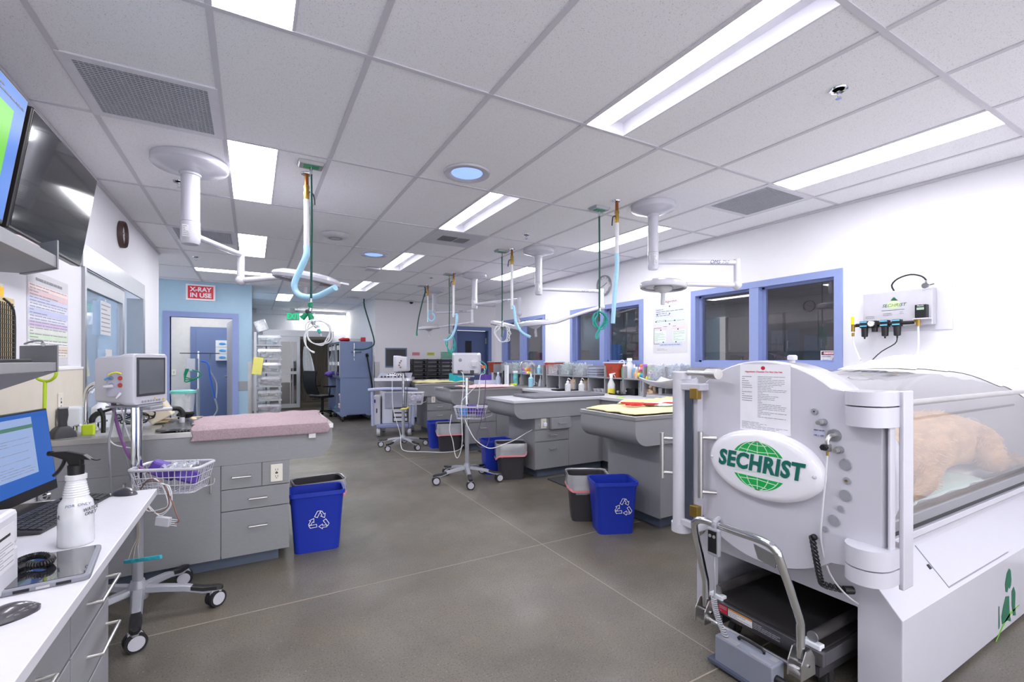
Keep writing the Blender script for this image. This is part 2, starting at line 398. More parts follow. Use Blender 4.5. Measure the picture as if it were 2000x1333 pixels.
# ---- right windows
WL = ['nearest', 'middle', 'far']
for i, (y0, y1) in enumerate(WIN):
    z0, z1 = 1.285, 2.18; ym = (y0+y1)/2+.02; w = .065
    f = MB()
    f.box(XR-.02, XR+.15, y0, y1, z0, z0+w); f.box(XR-.02, XR+.15, y0, y1, z1-w, z1)
    for a in (y0, y1-w): f.box(XR-.02, XR+.15, a, a+w, z0+w, z1-w)
    f.box(XR-.015, XR+.12, ym-.05, ym+.05, z0+w, z1-w)
    for a, c in ((y0+w, ym-.05), (ym+.05, y1-w)):
        for q in ((a, a+.03, z0+w, z1-w), (c-.03, c, z0+w, z1-w), (a, c, z0+w, z0+w+.02), (a, c, z1-w-.02, z1-w)): f.box(XR+.05, XR+.1, *q)
    o = struct('window_%d' % (i+1), f, FRAME); o['label'] = 'periwinkle double window frame in the right wall, %s of three' % WL[i]
    g = MB()
    for a, c in ((y0+w+.03, ym-.08), (ym+.08, y1-w-.03)): g.box(XR+.07, XR+.075, a, c, z0+w+.02, z1-w-.02)
    fin('pane', g, PANE, o)
# ---- room behind the windows
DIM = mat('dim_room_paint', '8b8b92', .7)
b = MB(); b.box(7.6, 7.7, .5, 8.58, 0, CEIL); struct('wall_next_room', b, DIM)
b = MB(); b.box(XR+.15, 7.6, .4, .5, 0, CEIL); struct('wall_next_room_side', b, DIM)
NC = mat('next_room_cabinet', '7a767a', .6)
gr = 'wall cabinets in the room behind the windows'
cabs = []
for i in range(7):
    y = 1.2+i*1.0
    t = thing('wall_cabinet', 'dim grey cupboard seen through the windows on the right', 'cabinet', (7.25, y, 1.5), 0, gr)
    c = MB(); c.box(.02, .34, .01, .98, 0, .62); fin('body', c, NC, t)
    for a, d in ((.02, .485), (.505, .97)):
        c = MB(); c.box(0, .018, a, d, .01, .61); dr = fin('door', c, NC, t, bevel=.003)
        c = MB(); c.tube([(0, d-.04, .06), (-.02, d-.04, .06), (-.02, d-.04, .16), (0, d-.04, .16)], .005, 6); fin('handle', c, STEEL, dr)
LN = thing('ceiling_light', 'fill light added in the room behind the windows', 'ceiling light', (6.2, 4.2, CEIL)); b = MB(); b.box(-.15, .15, -3.6, 3.8, -.02, 0); fin('diffuser', b, mat('next_room_fill', 'ffffff', .5, var=0, emit=(1, .97, .97), estr=1.6), LN)  # glowing panel added out of view to brighten the next room
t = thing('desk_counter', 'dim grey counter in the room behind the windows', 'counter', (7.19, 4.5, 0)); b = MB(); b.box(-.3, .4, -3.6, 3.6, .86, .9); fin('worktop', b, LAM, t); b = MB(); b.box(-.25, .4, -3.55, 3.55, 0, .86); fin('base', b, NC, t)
GAR = mat('pink_tinsel', 'b07c90', .6, var=.3, scale=60)
for gi, (ya, yb) in enumerate(((1.6, 3.0), (3.1, 4.4), (4.6, 5.8))):
    b = MB(); rd = random.Random(gi)
    for i in range(170):
        s = i/170; y = ya+(yb-ya)*s; z = 1.47-.16*math.sin(PI*s)
        p = Vector((7.22, y, z)); q = p+Vector((rd.uniform(-.05, .05), rd.uniform(-.05, .05), rd.uniform(-.06, .06)))
        b.cyl(p, q, .008, .003, 4)
    tag(fin('tinsel_garland', b, GAR), ['pink tinsel garland behind the right half of the nearest window', 'pink tinsel garland behind the left half of the nearest window', 'pink tinsel garland behind the middle window'][gi], 'garland', 'pink garlands in the next room')
# binders behind far window
rd = random.Random(3)
b = MB(); b.box(4.75, 5.0, 6.9, 8.4, 0, 1.315); tag(fin('window_shelf', b, NC), 'narrow shelf behind the far window, holding binders', 'shelf')
for i in range(9):
    c = rd.choice(['3f5a4a', '4a4a55', '6a6f72', '2f6a4a', '7b5563'])
    b = MB(); h = rd.uniform(.17, .23); b.box(4.78, 4.95, 0, .045, 0, h); s = MB()
    o = fin('binder', b, mat('binder_'+c, c, .6), None, bevel=.003); o.location = (0, 7.95-i*.05, 1.315)
    tag(o, 'dull binder in the row behind the left pane of the far window', 'binder', 'binders behind the far window')
b = MB(); b.box(4.95, 5.0, 5.45, 5.62, 1.36, 1.62); b.box(4.94, 4.99, 5.38, 5.44, 1.38, 1.6); tag(fin('blue_box', b, mat('box_blue', '2b5fa8', .6)), 'blue box with white side behind the left pane of the middle window', 'box')
b = MB(); b.box(4.8, 5.2, 4.7, 6.0, 0, 1.355); tag(fin('file_shelf', b, NC), 'low grey shelf behind the middle window', 'shelf')
b = MB()
for i in range(4): b.rbox(4.85, 5.1, 4.72, 5.0, 1.36+i*.055, 1.405+i*.055, .01)
tag(fin('paper_stack', b, mat('plum_boxes', '7d6170', .7, var=.2), None), 'stack of plum coloured boxes behind the right pane of the middle window', 'boxes')
# ---- sliding door, left wall
f = MB()
f.box(XL, XL+.015, SL[0]-.03, SL[1]+.02, 2.03, 2.19)
f.box(XL-.12, XL+.02, SL[1]-.1, SL[1]+.0, 0, 2.03); f.box(XL-.12, XL+.02, SL[0]-.01, SL[0]+.03, 0, 2.03)
o = struct('door_1', f, ALU); o['label'] = 'aluminium framed sliding door in the left wall'
f = MB(); x = XL-.05
f.box(x, x+.04, 4.33, 5.6, 1.90, 2.03); f.box(x, x+.04, 5.53, 5.6, .0, 1.9); f.box(x, x+.04, 4.33, 4.38, 0, 1.9); f.box(x, x+.04, 4.38, 5.53, 0, .12)
fin('door_leaf', f, ALU, o)
f = MB(); f.box(x+.015, x+.022, 4.38, 5.53, .12, 1.9); fin('pane', f, SLIDE, o)
b = MB(); b.box(-3.6, -3.5, 1, 7.245, 0, CEIL); b.box(-3.5, XL-.12, 2.9, 3.0, 0, CEIL); struct('wall_side_room', b, mat('side_room_blue', 'b4cbe0', .7))
t = thing('storage_rack', 'steel rack with hanging hoses seen through the sliding door', 'rack', (-2.4, 6.8, 0)); b = MB()
for a in (-.5, .5):
    for c in (-.2, .2): b.cyl((a, c, 0), (a, c, 1.9), .015, n=8)
fin('frame', b, STEEL, t); b = MB()
for z in (.3, .8, 1.3, 1.75): b.box(-.52, .52, -.22, .22, z, z+.03)
fin('shelf', b, STEEL, t)
LROOM = thing('ceiling_light', 'fill light added in the side room behind the sliding door', 'ceiling light', (-2.3, 5, CEIL)); b = MB(); b.box(-.3, .3, -.6, .6, -.02, 0); fin('diffuser', b, mat('side_room_fill', 'ffffff', .5, var=0, emit=(.85, .92, 1), estr=12), LROOM)  # added panel, lifts the brightness behind the sliding glass
# ---- x-ray door
f = MB(); xa, xb, z1 = -1.306, -.215, 2.205
f.box(xa, xa+.09, 9.66, 9.84, 0, z1); f.box(xb-.09, xb, 9.66, 9.84, 0, z1); f.box(xa+.09, xb-.09, 9.66, 9.84, z1-.09, z1)
o = struct('door_2', f, FRAME); o['label'] = 'periwinkle frame of the open doorway under the X-ray sign'
f = MB(); f.T = Matrix.Translation((-.31, 9.84, 0)) @ Matrix.Rotation(math.radians(-82), 4, 'Z'); f.box(-.88, 0, 0, .045, .01, 2.1); lf = fin('door_leaf', f, mat('grey_door', '8b8d96', .4), o)
f = MB(); f.T = Matrix.Translation((-.31, 9.84, 0)) @ Matrix.Rotation(math.radians(-82), 4, 'Z'); f.tube([(-.82, -.0, 1.05), (-.82, -.06, 1.05), (-.7, -.06, 1.05)], .011); fin('door_handle', f, CHROME, lf)
b = MB(); b.box(-4, -.12, 11.7, 11.8, 0, CEIL); struct('wall_xray_back', b, mat('xray_room_paint', 'c9c5c4', .7))
f = MB(); f.box(-1.12, -.3, 11.67, 11.7, 0, 2.07); o = struct('door_3', f, DOORB); o['label'] = 'closed blue door at the back of the X-ray room'
f = MB(); f.box(-1.02, -.38, 11.655, 11.67, 0, 2.0); fin('door_leaf', f, DOORB, o, bevel=.004)
b = MB(); b.box(-4, -.12, 11.2, 11.68, -.0, .12); struct('baseboard_xray', b, KICK)
LR = thing('ceiling_light', 'fill light added inside the X-ray room behind the doorway', 'ceiling light', (-.9, 10.7, CEIL)); b = MB(); b.box(-.3, .3, -.3, .3, -.02, 0); fin('diffuser', b, mat('xray_room_fill', 'ffffff', .5, var=0, emit=(1, .97, .93), estr=9), LR)  # added panel, gives the X-ray room its light
# ---- back wall door
f = MB(); xa, xb, z1 = 4.27, 5.30, 2.2
f.box(xa, xa+.09, 10.46, 10.64, 0, z1); f.box(xb-.09, xb, 10.46, 10.64, 0, z1); f.box(xa+.09, xb-.09, 10.46, 10.64, z1-.09, z1)
o = struct('door_4', f, mat('steel_blue_frame', '6679a8', .45)); o['label'] = 'dark blue door and frame in the back wall'
f = MB(); f.box(4.36, 5.21, 10.55, 10.6, 0, 2.1); lf = fin('door_leaf', f, DARKB, o)
f = MB(); f.box(4.62, 4.78, 10.54, 10.551, 1.15, 1.85); fin('vision_pane', f, mat('dark_glass', '1b1d26', .1), lf)
f = MB(); f.box(5.16, 5.2, 10.53, 10.55, 1.78, 1.93); fin('hinge', f, ALU, lf)
b = MB(); b.box(4.36, 4.37, 10.6, 10.61, 0, 2.1); 
b.bm.free()
# ---- recess sliding door
f = MB(); y = 14.16
f.box(.25, 2.05, 14.1, y+.06, 2.03, 2.2); f.box(1.95, 2.02, y, 14.3, 0, 2.03); f.box(.25, .32, y, 14.3, 0, 2.03)
o = struct('door_5', f, ALU); o['label'] = 'aluminium sliding door at the far end below the exit sign'
f = MB()
f.box(.35, 1.17, y-.03, y+.02, 1.88, 2.03); f.box(1.08, 1.17, y-.03, y+.02, 0.05, 1.88); f.box(.35, .42, y-.03, y+.02, .05, 1.88); f.box(.42, 1.08, y-.03, y+.02, .98, 1.06); f.box(.42, 1.08, y-.03, y+.02, .05, .16)
for x in (.92, .98): f.box(x, x+.02, y-.02, y+.01, .16, 1.88)
fin('door_leaf', f, ALU, o)
f = MB(); f.box(.42, 1.08, y-.01, y-.004, .16, 1.88); fin('pane', f, PANE, o)
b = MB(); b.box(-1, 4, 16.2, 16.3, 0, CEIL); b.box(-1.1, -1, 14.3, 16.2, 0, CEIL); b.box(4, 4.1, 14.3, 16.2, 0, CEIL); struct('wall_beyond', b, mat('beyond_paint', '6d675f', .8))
b = MB(); n = 160
b.grid(lambda u, v: (1.15+u*1.0, 15.2+.03*math.sin(u*150), .15+v*1.85), n, 1)
tag(fin('strip_curtain', b, mat('taupe_curtain', '8d857c', .7)), 'taupe pleated curtain hanging in the opening beside the far sliding door', 'curtain')
b = MB(); b.box(.1, 2.3, 14.08, 14.2, 2.62, CEIL); struct('trim_8', b, WALL)
t = thing('ceiling_light', 'slim cove light along the far recess wall', 'ceiling light', (1.75, 14.02, 2.62)); b = MB(); b.box(-.65, .6, -.03, .05, 0, .03); fin('diffuser', b, mat('lit_cove', 'ffffff', .5, var=0, emit=(1, 1, .95), estr=15), t); b = MB(); b.box(-.67, .62, -.04, .06, .03, .12); fin('housing', b, WPL, t)
# ================================================================== CASEWORK
def pull(parent, p0, p1, out, r=.0045, m=STEEL):
    o = Vector(out); p0 = Vector(p0); p1 = Vector(p1); b = MB()
    b.tube([p0, p0+o, p1+o, p1], r, 8, smooth=0); return fin('handle', b, m, parent, smooth=True)
def outlet(parent, T, name='outlet', plug=False):
    b = MB(); rectT(b, T, -.036, .036, -.058, .058, .007); o = fin(name, b, mat('ivory_plate', 'e6e0d4', .4), parent, bevel=.002)
    b = MB()
    for y in (-.022, .022):
        for x in (-.007, .007): rectT(b, T @ Matrix.Translation((x, y, .007)), -.0015, .0015, -.006, .006, .0008)
        rectT(b, T @ Matrix.Translation((0, y-.012, .007)), -.003, .003, -.003, .002, .0008)
    rectT(b, T @ Matrix.Translation((0, 0, .007)), -.008, .008, -.005, .005, .002)
    fin('socket', b, INK, o)
    return o
def apron_poly(x0, x1, z0, z1, r, left=True):
    n = 8
    if left:
        P = [(x0+r-r*math.cos(i/n*PI/2), z0+r*.9-r*.9*math.sin(i/n*PI/2)) for i in range(n+1)]
        return [(x0, z1)]+P+[(x1, z0), (x1, z1)]
    P = [(x1-r+r*math.sin(i/n*PI/2), z0+r*.9-r*.9*math.cos(i/n*PI/2)) for i in range(n+1)]
    return [(x0, z1), (x0, z0)]+P+[(x1, z1)]
def peninsula(label, yc, zt, kind, xe=2.55, xw=4.5, xc=2.84, hw=.335, openkey=False, plain=False):
    t = thing('exam_peninsula', label, 'exam table', (xe, yc, 0), 0, None)
    L = xw-xe; c0 = xc-xe
    b = MB(); b.prism(apron_poly(0, L, .70, zt-.03, .13), 'y', -hw, hw); fin('apron', b, LAM, t, smooth=True)
    if kind == 'white':
        b = MB(); b.box(-.012, 3.77-xe, -hw-.012, hw+.012, zt-.03, zt); fin('top', b, WTOP, t, bevel=.003)
    else:
        b = MB(); b.box(-.006, L, -hw-.006, -hw+.02, zt-.032, zt); b.box(-.006, L, hw-.02, hw+.006, zt-.032, zt); b.box(-.006, .02, -hw+.02, hw-.02, zt-.032, zt)
        b.box(.02, L, -hw+.02, hw-.02, zt-.03, zt-.012); fin('top', b, STEEL, t, bevel=.002)
    yf = -hw+.02; L2 = (3.77-xe)
    b = MB(); b.box(c0, L2+.1, yf+.018, hw-.03, .10, .70); b.box(c0-.002, c0, yf, hw-.03, .1, .7); fin('cabinet', b, LAM, t)
    b = MB(); b.box(c0+.07, L2+.1, yf+.07, hw-.08, 0, .1); fin('toe_kick', b, KICK, t)
    ws = c0+.48
    if plain:
        fin('side_panel', MB().box(c0, L2, yf, yf+.018, .105, .697), LAM, t, bevel=.0015); return t
    p = fin('outlet_panel', MB().box(c0+.0, c0+.19, yf, yf+.018, .565, .697), LAM, t, bevel=.0015)
    outlet(t, FR('-y', (xe*0+c0+.115, yf, .635)))
    for i, (x0, x1, z0, z1) in enumerate(((c0+.195, ws, .565, .697), (c0, ws, .425, .56), (c0, ws, .105, .42))):
        dy = -.05 if (openkey and i == 0) else 0
        d = fin('drawer', MB().box(x0, x1-.004, yf+dy, yf+.018+(dy and .02), z0, z1-.003), LAM, t, bevel=.0015)
        xm = (x0+x1)/2; zz = (z0+z1)/2+(.07 if i == 2 else 0)
        pull(d, (xm-.05, yf+dy, zz), (xm+.05, yf+dy, zz), (0, -.03, 0))
    fin('door', MB().box(ws, L2, yf, yf+.018, .105, .697), LAM, t, bevel=.0015)
    return t
peninsula('grey exam peninsula with steel top nearest the hyperbaric chamber, under a yellow towel', 2.94, .936, 'steel', plain=True)
peninsula('grey exam peninsula with white top and open upper drawer', 4.81, .916, 'white', xw=3.9, openkey=True)
peninsula('grey exam peninsula with steel top under a pink towel, behind the middle monitor stand', 6.70, .936, 'steel', hw=.34)
peninsula('farthest grey exam peninsula, with a pale yellow towel on top', 8.56, .936, 'steel', xe=2.6, xw=4.5)
# wall worktops with base cabinets
def worktop(name, label, y0, y1, xf=3.77):
    t = thing(name, label, 'counter', (xf, (y0+y1)/2, 0)); h = (y1-y0)/2
    b = MB(); b.box(0, XR-xf-.012, -h, h, .878, .916); fin('top', b, WTOP, t, bevel=.003)
    b = MB(); b.box(.03, .06, -h, h, .82, .878); fin('fascia', b, LAM, t)
    b = MB(); b.box(.1, XR-xf-.012, -h, h, .1, .82); fin('cabinet', b, LAM, t)
    b = MB(); b.box(.17, XR-xf-.012, -h, h, 0, .1); fin('toe_kick', b, KICK, t)
    n = max(1, round((y1-y0)/.45)); s = (y1-y0)/n
    for i in range(n):
        d = fin('door', MB().box(.082, .1, -h+i*s+.003, -h+(i+1)*s-.003, .105, .6), LAM, t, bevel=.0015)
        pull(d, (.082, -h+i*s+.05, .4), (.082, -h+i*s+.05, .5), (-.03, 0, 0))
        d = fin('drawer', MB().box(.082, .1, -h+i*s+.003, -h+(i+1)*s-.003, .606, .81), LAM, t, bevel=.0015)
        pull(d, (.082, -h+(i+.5)*s-.05, .71), (.082, -h+(i+.5)*s+.05, .71), (-.03, 0, 0))
    return t
worktop('white_counter', 'white worktop along the window wall between the chamber side peninsula and the pink towel peninsula', 3.29, 6.355)
worktop('white_counter', 'far stretch of white worktop between the pink towel peninsula and the farthest peninsula', 7.045, 8.21)
worktop('white_counter', 'white worktop stretch behind the hyperbaric chamber', 2.2, 2.58)
# left island
t = thing('exam_island', 'large grey exam island with steel top on the left, pink towel on it', 'exam table', (-1.04, 3.94, 0))
x0, x1, y0, y1, zt = .003, 1.54, -.44, .46, .92
b = MB(); b.prism(apron_poly(x0, x1, .69, zt-.03, .13, False), 'y', y0, y1); fin('apron', b, LAM, t, smooth=True)
b = MB(); b.box(x0, x1+.006, y0-.006, y0+.02, zt-.032, zt); b.box(x0, x1+.006, y1-.02, y1+.006, zt-.032, zt); b.box(x1-.02, x1+.006, y0+.02, y1-.02, zt-.032, zt); b.box(x0, x1-.02, y0+.02, y1-.02, zt-.03, zt-.012); fin('top', b, STEEL, t, bevel=.002)
b = MB()
for i in range(52): b.box(.62+i*.017, .628+i*.017, y0+.1, y1-.1, zt-.006, zt+.0)
fin('grate', b, STEEL, t)
b = MB(); b.box(x0, 1.262, y0+.02, y1-.05, .1, .69); fin('cabinet', b, LAM, t)
b = MB(); b.box(x0, 1.20, y0+.08, y1-.1, 0, .1); fin('toe_kick', b, KICK, t)
yf = y0
outp = fin('outlet_panel', MB().box(1.10, 1.262, yf, yf+.018, .533, .688), LAM, t, bevel=.0015)
outlet(t, FR('-y', (1.185, yf, .61)))
for i, (a, c, z0, z1) in enumerate(((.868, 1.095, .533, .688), (.868, 1.262, .392, .528), (.868, 1.262, .09, .387))):
    d = fin('drawer', MB().box(a, c, yf, yf+.018, z0, z1), LAM, t, bevel=.0015)
    xm = (a+c)/2+(.01 if i else 0); zz = (z0+z1)/2+(.04 if i == 2 else 0); pull(d, (xm-.052, yf, zz), (xm+.052, yf, zz), (0, -.03, 0), .005)
for a, c in ((.44, .863), (.01, .435)):
    d = fin('door', MB().box(a, c, yf, yf+.018, .09, .688), LAM, t, bevel=.0015)
    pull(d, (c-.05, yf, .53), (c-.05, yf, .64), (0, -.03, 0), .005)
# left desk
t = thing('desk', 'white topped desk along the left wall in the foreground', 'desk', (XL, 1.3, 0))
zt = .765; b = MB(); b.box(.01, .65, -1.9, 1.42, zt-.03, zt); fin('worktop', b, WTOP, t, bevel=.002)
b = MB(); b.box(.02, .60, -1.9, .73, .1, zt-.031); fin('drawer_unit', b, LAM, t)
b = MB(); b.box(.02, .55, -1.9, .70, 0, .1); fin('toe_kick', b, KICK, t)
b = MB(); b.box(.012, .05, .73, 1.40, .3, zt-.031); fin('back_panel', b, LAM, t)
for i, (a, c) in enumerate(((.36, .725), (-.30, .35), (-.96, -.31))):
    for j, (z0, z1) in enumerate(((.58, .725), (.42, .57), (.11, .41))):
        d = fin('drawer', MB().box(.60, .618, a, c, z0, z1), LAM, t, bevel=.002)
        m = c-.13 if i == 0 else (a+c)/2; zz = (z0+z1)/2+.0; pull(d, (.618, m-.1, zz), (.618, m+.1, zz), (.035, 0, 0), .005)
# back wall base cabinet
t = thing('base_cabinet', 'pale base cabinet with grey top against the back wall under the letter trays', 'cabinet', (2.88, 10.2, 0))
fin('body', MB().box(0, 1.35, -.25, .29, .1, .90), mat('pale_lilac_laminate', 'c9c8d2', .5), t); fin('worktop', MB().box(-.01, 1.36, -.27, .295, .9, .935), LAM, t); fin('toe_kick', MB().box(.02, 1.33, -.2, .28, 0, .1), KICK, t)
for i in range(3):
    d = fin('door', MB().box(.01+i*.45, .44+i*.45, -.268, -.25, .11, .89), mat('pale_lilac_laminate'), t, bevel=.002); pull(d, (.40+i*.45, -.268, .7), (.40+i*.45, -.268, .8), (0, -.03, 0))
# letter trays on back wall
proto = None
names = ['leftmost', 'second', 'third', 'rightmost']
for i in range(4):
    x = 2.86+i*.335
    t = thing('tray_stack', 'black stack of letter trays on the back wall cabinet, %s of four' % names[i], 'letter trays', (x, 10.24, .935), 0, 'black letter tray stacks')
    for a in (0.0, .31):
        for c in (-.02, .2): b = MB(); b.cyl((a, c, 0), (a, c, .46), .012, n=8); fin('post', b, BLK, t)
    for k in range(5):
        z = .03+k*.095; b = MB(); b.box(.005, .305, -.03, .22, z, z+.006); b.box(.005, .012, -.03, .22, z, z+.045); b.box(.298, .305, -.03, .22, z, z+.045); b.box(.012, .298, .214, .22, z, z+.045); b.box(.012, .298, -.03, -.024, z, z+.03)
        fin('tray', b, DKG, t)
    if i in (0, 1, 3):
        b = MB()
        for k in ((1, 2) if i != 3 else (2, 3)): b.box(.03, .28, -.02, .2, .036+k*.095, .05+k*.095)
        o = fin('paper_stack', b, PAPER if i else mat('mint_paper', 'b9d6c4', .7)); o.location = t.location
        tag(o, 'sheets of paper lying in the %s tray stack on the back wall' % names[i], 'paper')
b = MB(); b.box(2.86+3*.335+.03, 2.86+3*.335+.28, 10.225, 10.44, 1.326, 1.36); tag(fin('folder_stack', b, PURP), 'purple folders in the top tray of the rightmost tray stack', 'folders')
for i, (c, s, x) in enumerate((('c9808c', 'TREATED', 2.98), ('d68a96', 'Recheck', 3.34), ('c9cc5c', 'CHARTS', 3.70))):
    o = tag(fin('paper_sign', MB().box(x-.09, x+.09, 10.496, 10.5, 1.48, 1.555), mat('sign_'+c, c, .6)), ['red label', 'pink label', 'yellow label'][i]+' taped to the back wall above the letter trays', 'sign')
    text(s, .04, mat('sign_ink_%d' % i, ['7a1422', '7a1422', '4a5010'][i], .6), FR('-y', (x, 10.496, 1.518)), o)
o = tag(fin('paper_sign', MB().box(3.95, 4.25, 10.496, 10.5, 1.40, 1.57), mat('sign_green', '78b89a', .6)), 'larger green notice on the back wall beside the blue door', 'sign')
text('PATIENT FILES', .03, mat('sign_ink_g', '1b5a45', .6), FR('-y', (4.10, 10.496, 1.55)), o); printlines(FR('-y', (0, 10.496, 0)), 3.98, 4.22, 1.42, 1.52, 5, 1, o)
# ================================================================== BINS
def recycle(T, s, parent):
    b = MB(); b.T = T
    def stroke(P, w, close=True):
        n = len(P)
        for i in range(n if close else n-1):
            a = Vector(P[i]); c = Vector(P[(i+1) % n]); d = (c-a).normalized(); q = Vector((-d.y, d.x))*w/2; a = a-d*w/2; c = c+d*w/2
            vs = [b.v((*(p*s), .0007)) for p in (a-q, c-q, c+q, a+q)]; b.f(vs)
    A0 = [(-.27, .20), (-.09, .54), (.10, .54), (-.10, .12)]
    A1 = [(.17, .52), (.29, .30), (.37, .345), (.33, .06), (.10, .19), (.18, .235), (.06, .44)]
    for k in range(3):
        R = Matrix.Rotation(-2*PI/3*k, 2)
        for A in (A1, A0): stroke([R @ Vector((p[0]*.92, p[1]*.92+.10)) for p in A], .036)
    return fin('recycling_symbol', b, WHT, parent, fix=False)
def bin_(label, loc, rz, col, liner=False, sym=None, W=.36, D=.26, H=.40, group=None):
    t = thing('waste_bin', label, 'bin', loc, rz, group)
    m = {'blue': BLUEBIN, 'dark': DKBIN}[col]; tp = .83
    def ring(k, z, g=0, r=.04): return [(x, y, z) for x, y in rrect(-(W/2-g)*k, (W/2-g)*k, -(D/2-g)*k, (D/2-g)*k, r)]
    b = MB(); b.rings([ring(tp, 0), ring(.985, H-.035), ring(1, H-.03), ring(1.05, H-.028), ring(1.05, H), ring(1.03, H), ring(1.0, H-.006, .004), ring(tp, .012, .006)], False)
    b.f([b.v(p) for p in ring(tp, 0)]); b.f([b.v(p) for p in ring(tp, .012, .006)])
    fin('body', b, m, t, smooth=True)
    if liner:
        sd = len(label); rd = random.Random(sd); b = MB(); n = 4*9
        def ring(k, z, g=0, r=.04, n_=8): return [(x, y, z) for x, y in rrect(-(W/2-g)*k, (W/2-g)*k, -(D/2-g)*k, (D/2-g)*k, r, n_)]
        lows = [.9+.55*math.sin(2*PI*i/n+sd)+.18*math.sin(2*PI*i/n*3+sd) for i in range(n)]
        R = []
        for k, z, j in ((.93, H-.16, 0), (.97, H-.09, 0), (.99, H-.04, 0), (1.03, H+.006, 0), (1.075, H+.008, 0), (1.085, H-.015, .4), (1.09, H-.04, 1), (1.085, H-.06, 1.5), (1.09, H-.075, 2)):
            R.append([(x*(1+rd.uniform(-.016, .02)), y*(1+rd.uniform(-.016, .02)), z-(.03*lows[i]*j if j else 0)) for i, (x, y, _) in enumerate(ring(k, z, 0, .05))])
        b.rings(R, False); fin('liner', b, LINER, t, smooth=True)
        R2 = [[(x*1.003, y*1.003, z+.004) for x, y, z in R[-1]], [(x*1.008, y*1.008, z-.018) for x, y, z in R[-1]]]
        b = MB(); b.rings(R2, False); fin('drawstring', b, PINKP, t)
    if sym:
        sl = math.atan((1-tp)*D/2/H)
        T = Matrix.Translation((sym[0], -D/2*.95-.0, H*.52)) @ Matrix.Rotation(PI/2+sl, 4, 'X')
        recycle(T @ Matrix.Translation((0, 0, .003)), .12, t)
    return t
bin_('blue recycling bin standing at the end of the left island', (.415, 3.66, 0), math.radians(-4), 'blue', sym=(.01,), W=.36, D=.24, H=.43)
bin_('lined dark bin squeezed behind the blue bin at the left island', (.46, 3.96, 0), math.radians(3), 'dark', True, W=.36, D=.25, H=.42)
bin_('blue recycling bin in front of the chamber side peninsula', (2.545, 2.86, 0), math.radians(-24), 'blue', sym=(.05,), W=.34, D=.27, H=.41)
bin_('lined dark bin behind the blue bin by the chamber side peninsula', (2.54, 3.18, 0), math.radians(-30), 'dark', True, W=.33, D=.25, H=.39)
bin_('lined dark bin with pink drawstring in front of the white topped peninsula', (2.63, 4.70, 0), math.radians(-22), 'dark', True, W=.33, D=.26, H=.41)
bin_('blue bin half hidden behind the pink drawstring bin', (2.60, 5.02, 0), math.radians(-8), 'blue', W=.34, D=.26, H=.41)
bin_('lined dark bin with red patterned edge at the pink towel peninsula', (2.62, 6.60, 0), math.radians(-14), 'dark', True, W=.36, D=.26, H=.41)
bin_('blue bin behind the far lined bin at the pink towel peninsula', (2.58, 6.92, 0), math.radians(-5), 'blue', W=.36, D=.26, H=.41)
b = MB(); b.rbox(2.95, 3.72, 3.55, 4.42, 0, .012, .02); tag(fin('floor_mat', b, mat('anti_fatigue_mat', '3a3a3d', .7)), 'dark anti fatigue mat on the floor between the two nearer peninsulas', 'mat')
b = MB(); b.rbox(2.95, 3.72, 5.45, 6.3, 0, .012, .02); tag(fin('floor_mat', b, mat('anti_fatigue_mat')), 'dark floor mat between the white topped and pink towel peninsulas', 'mat')
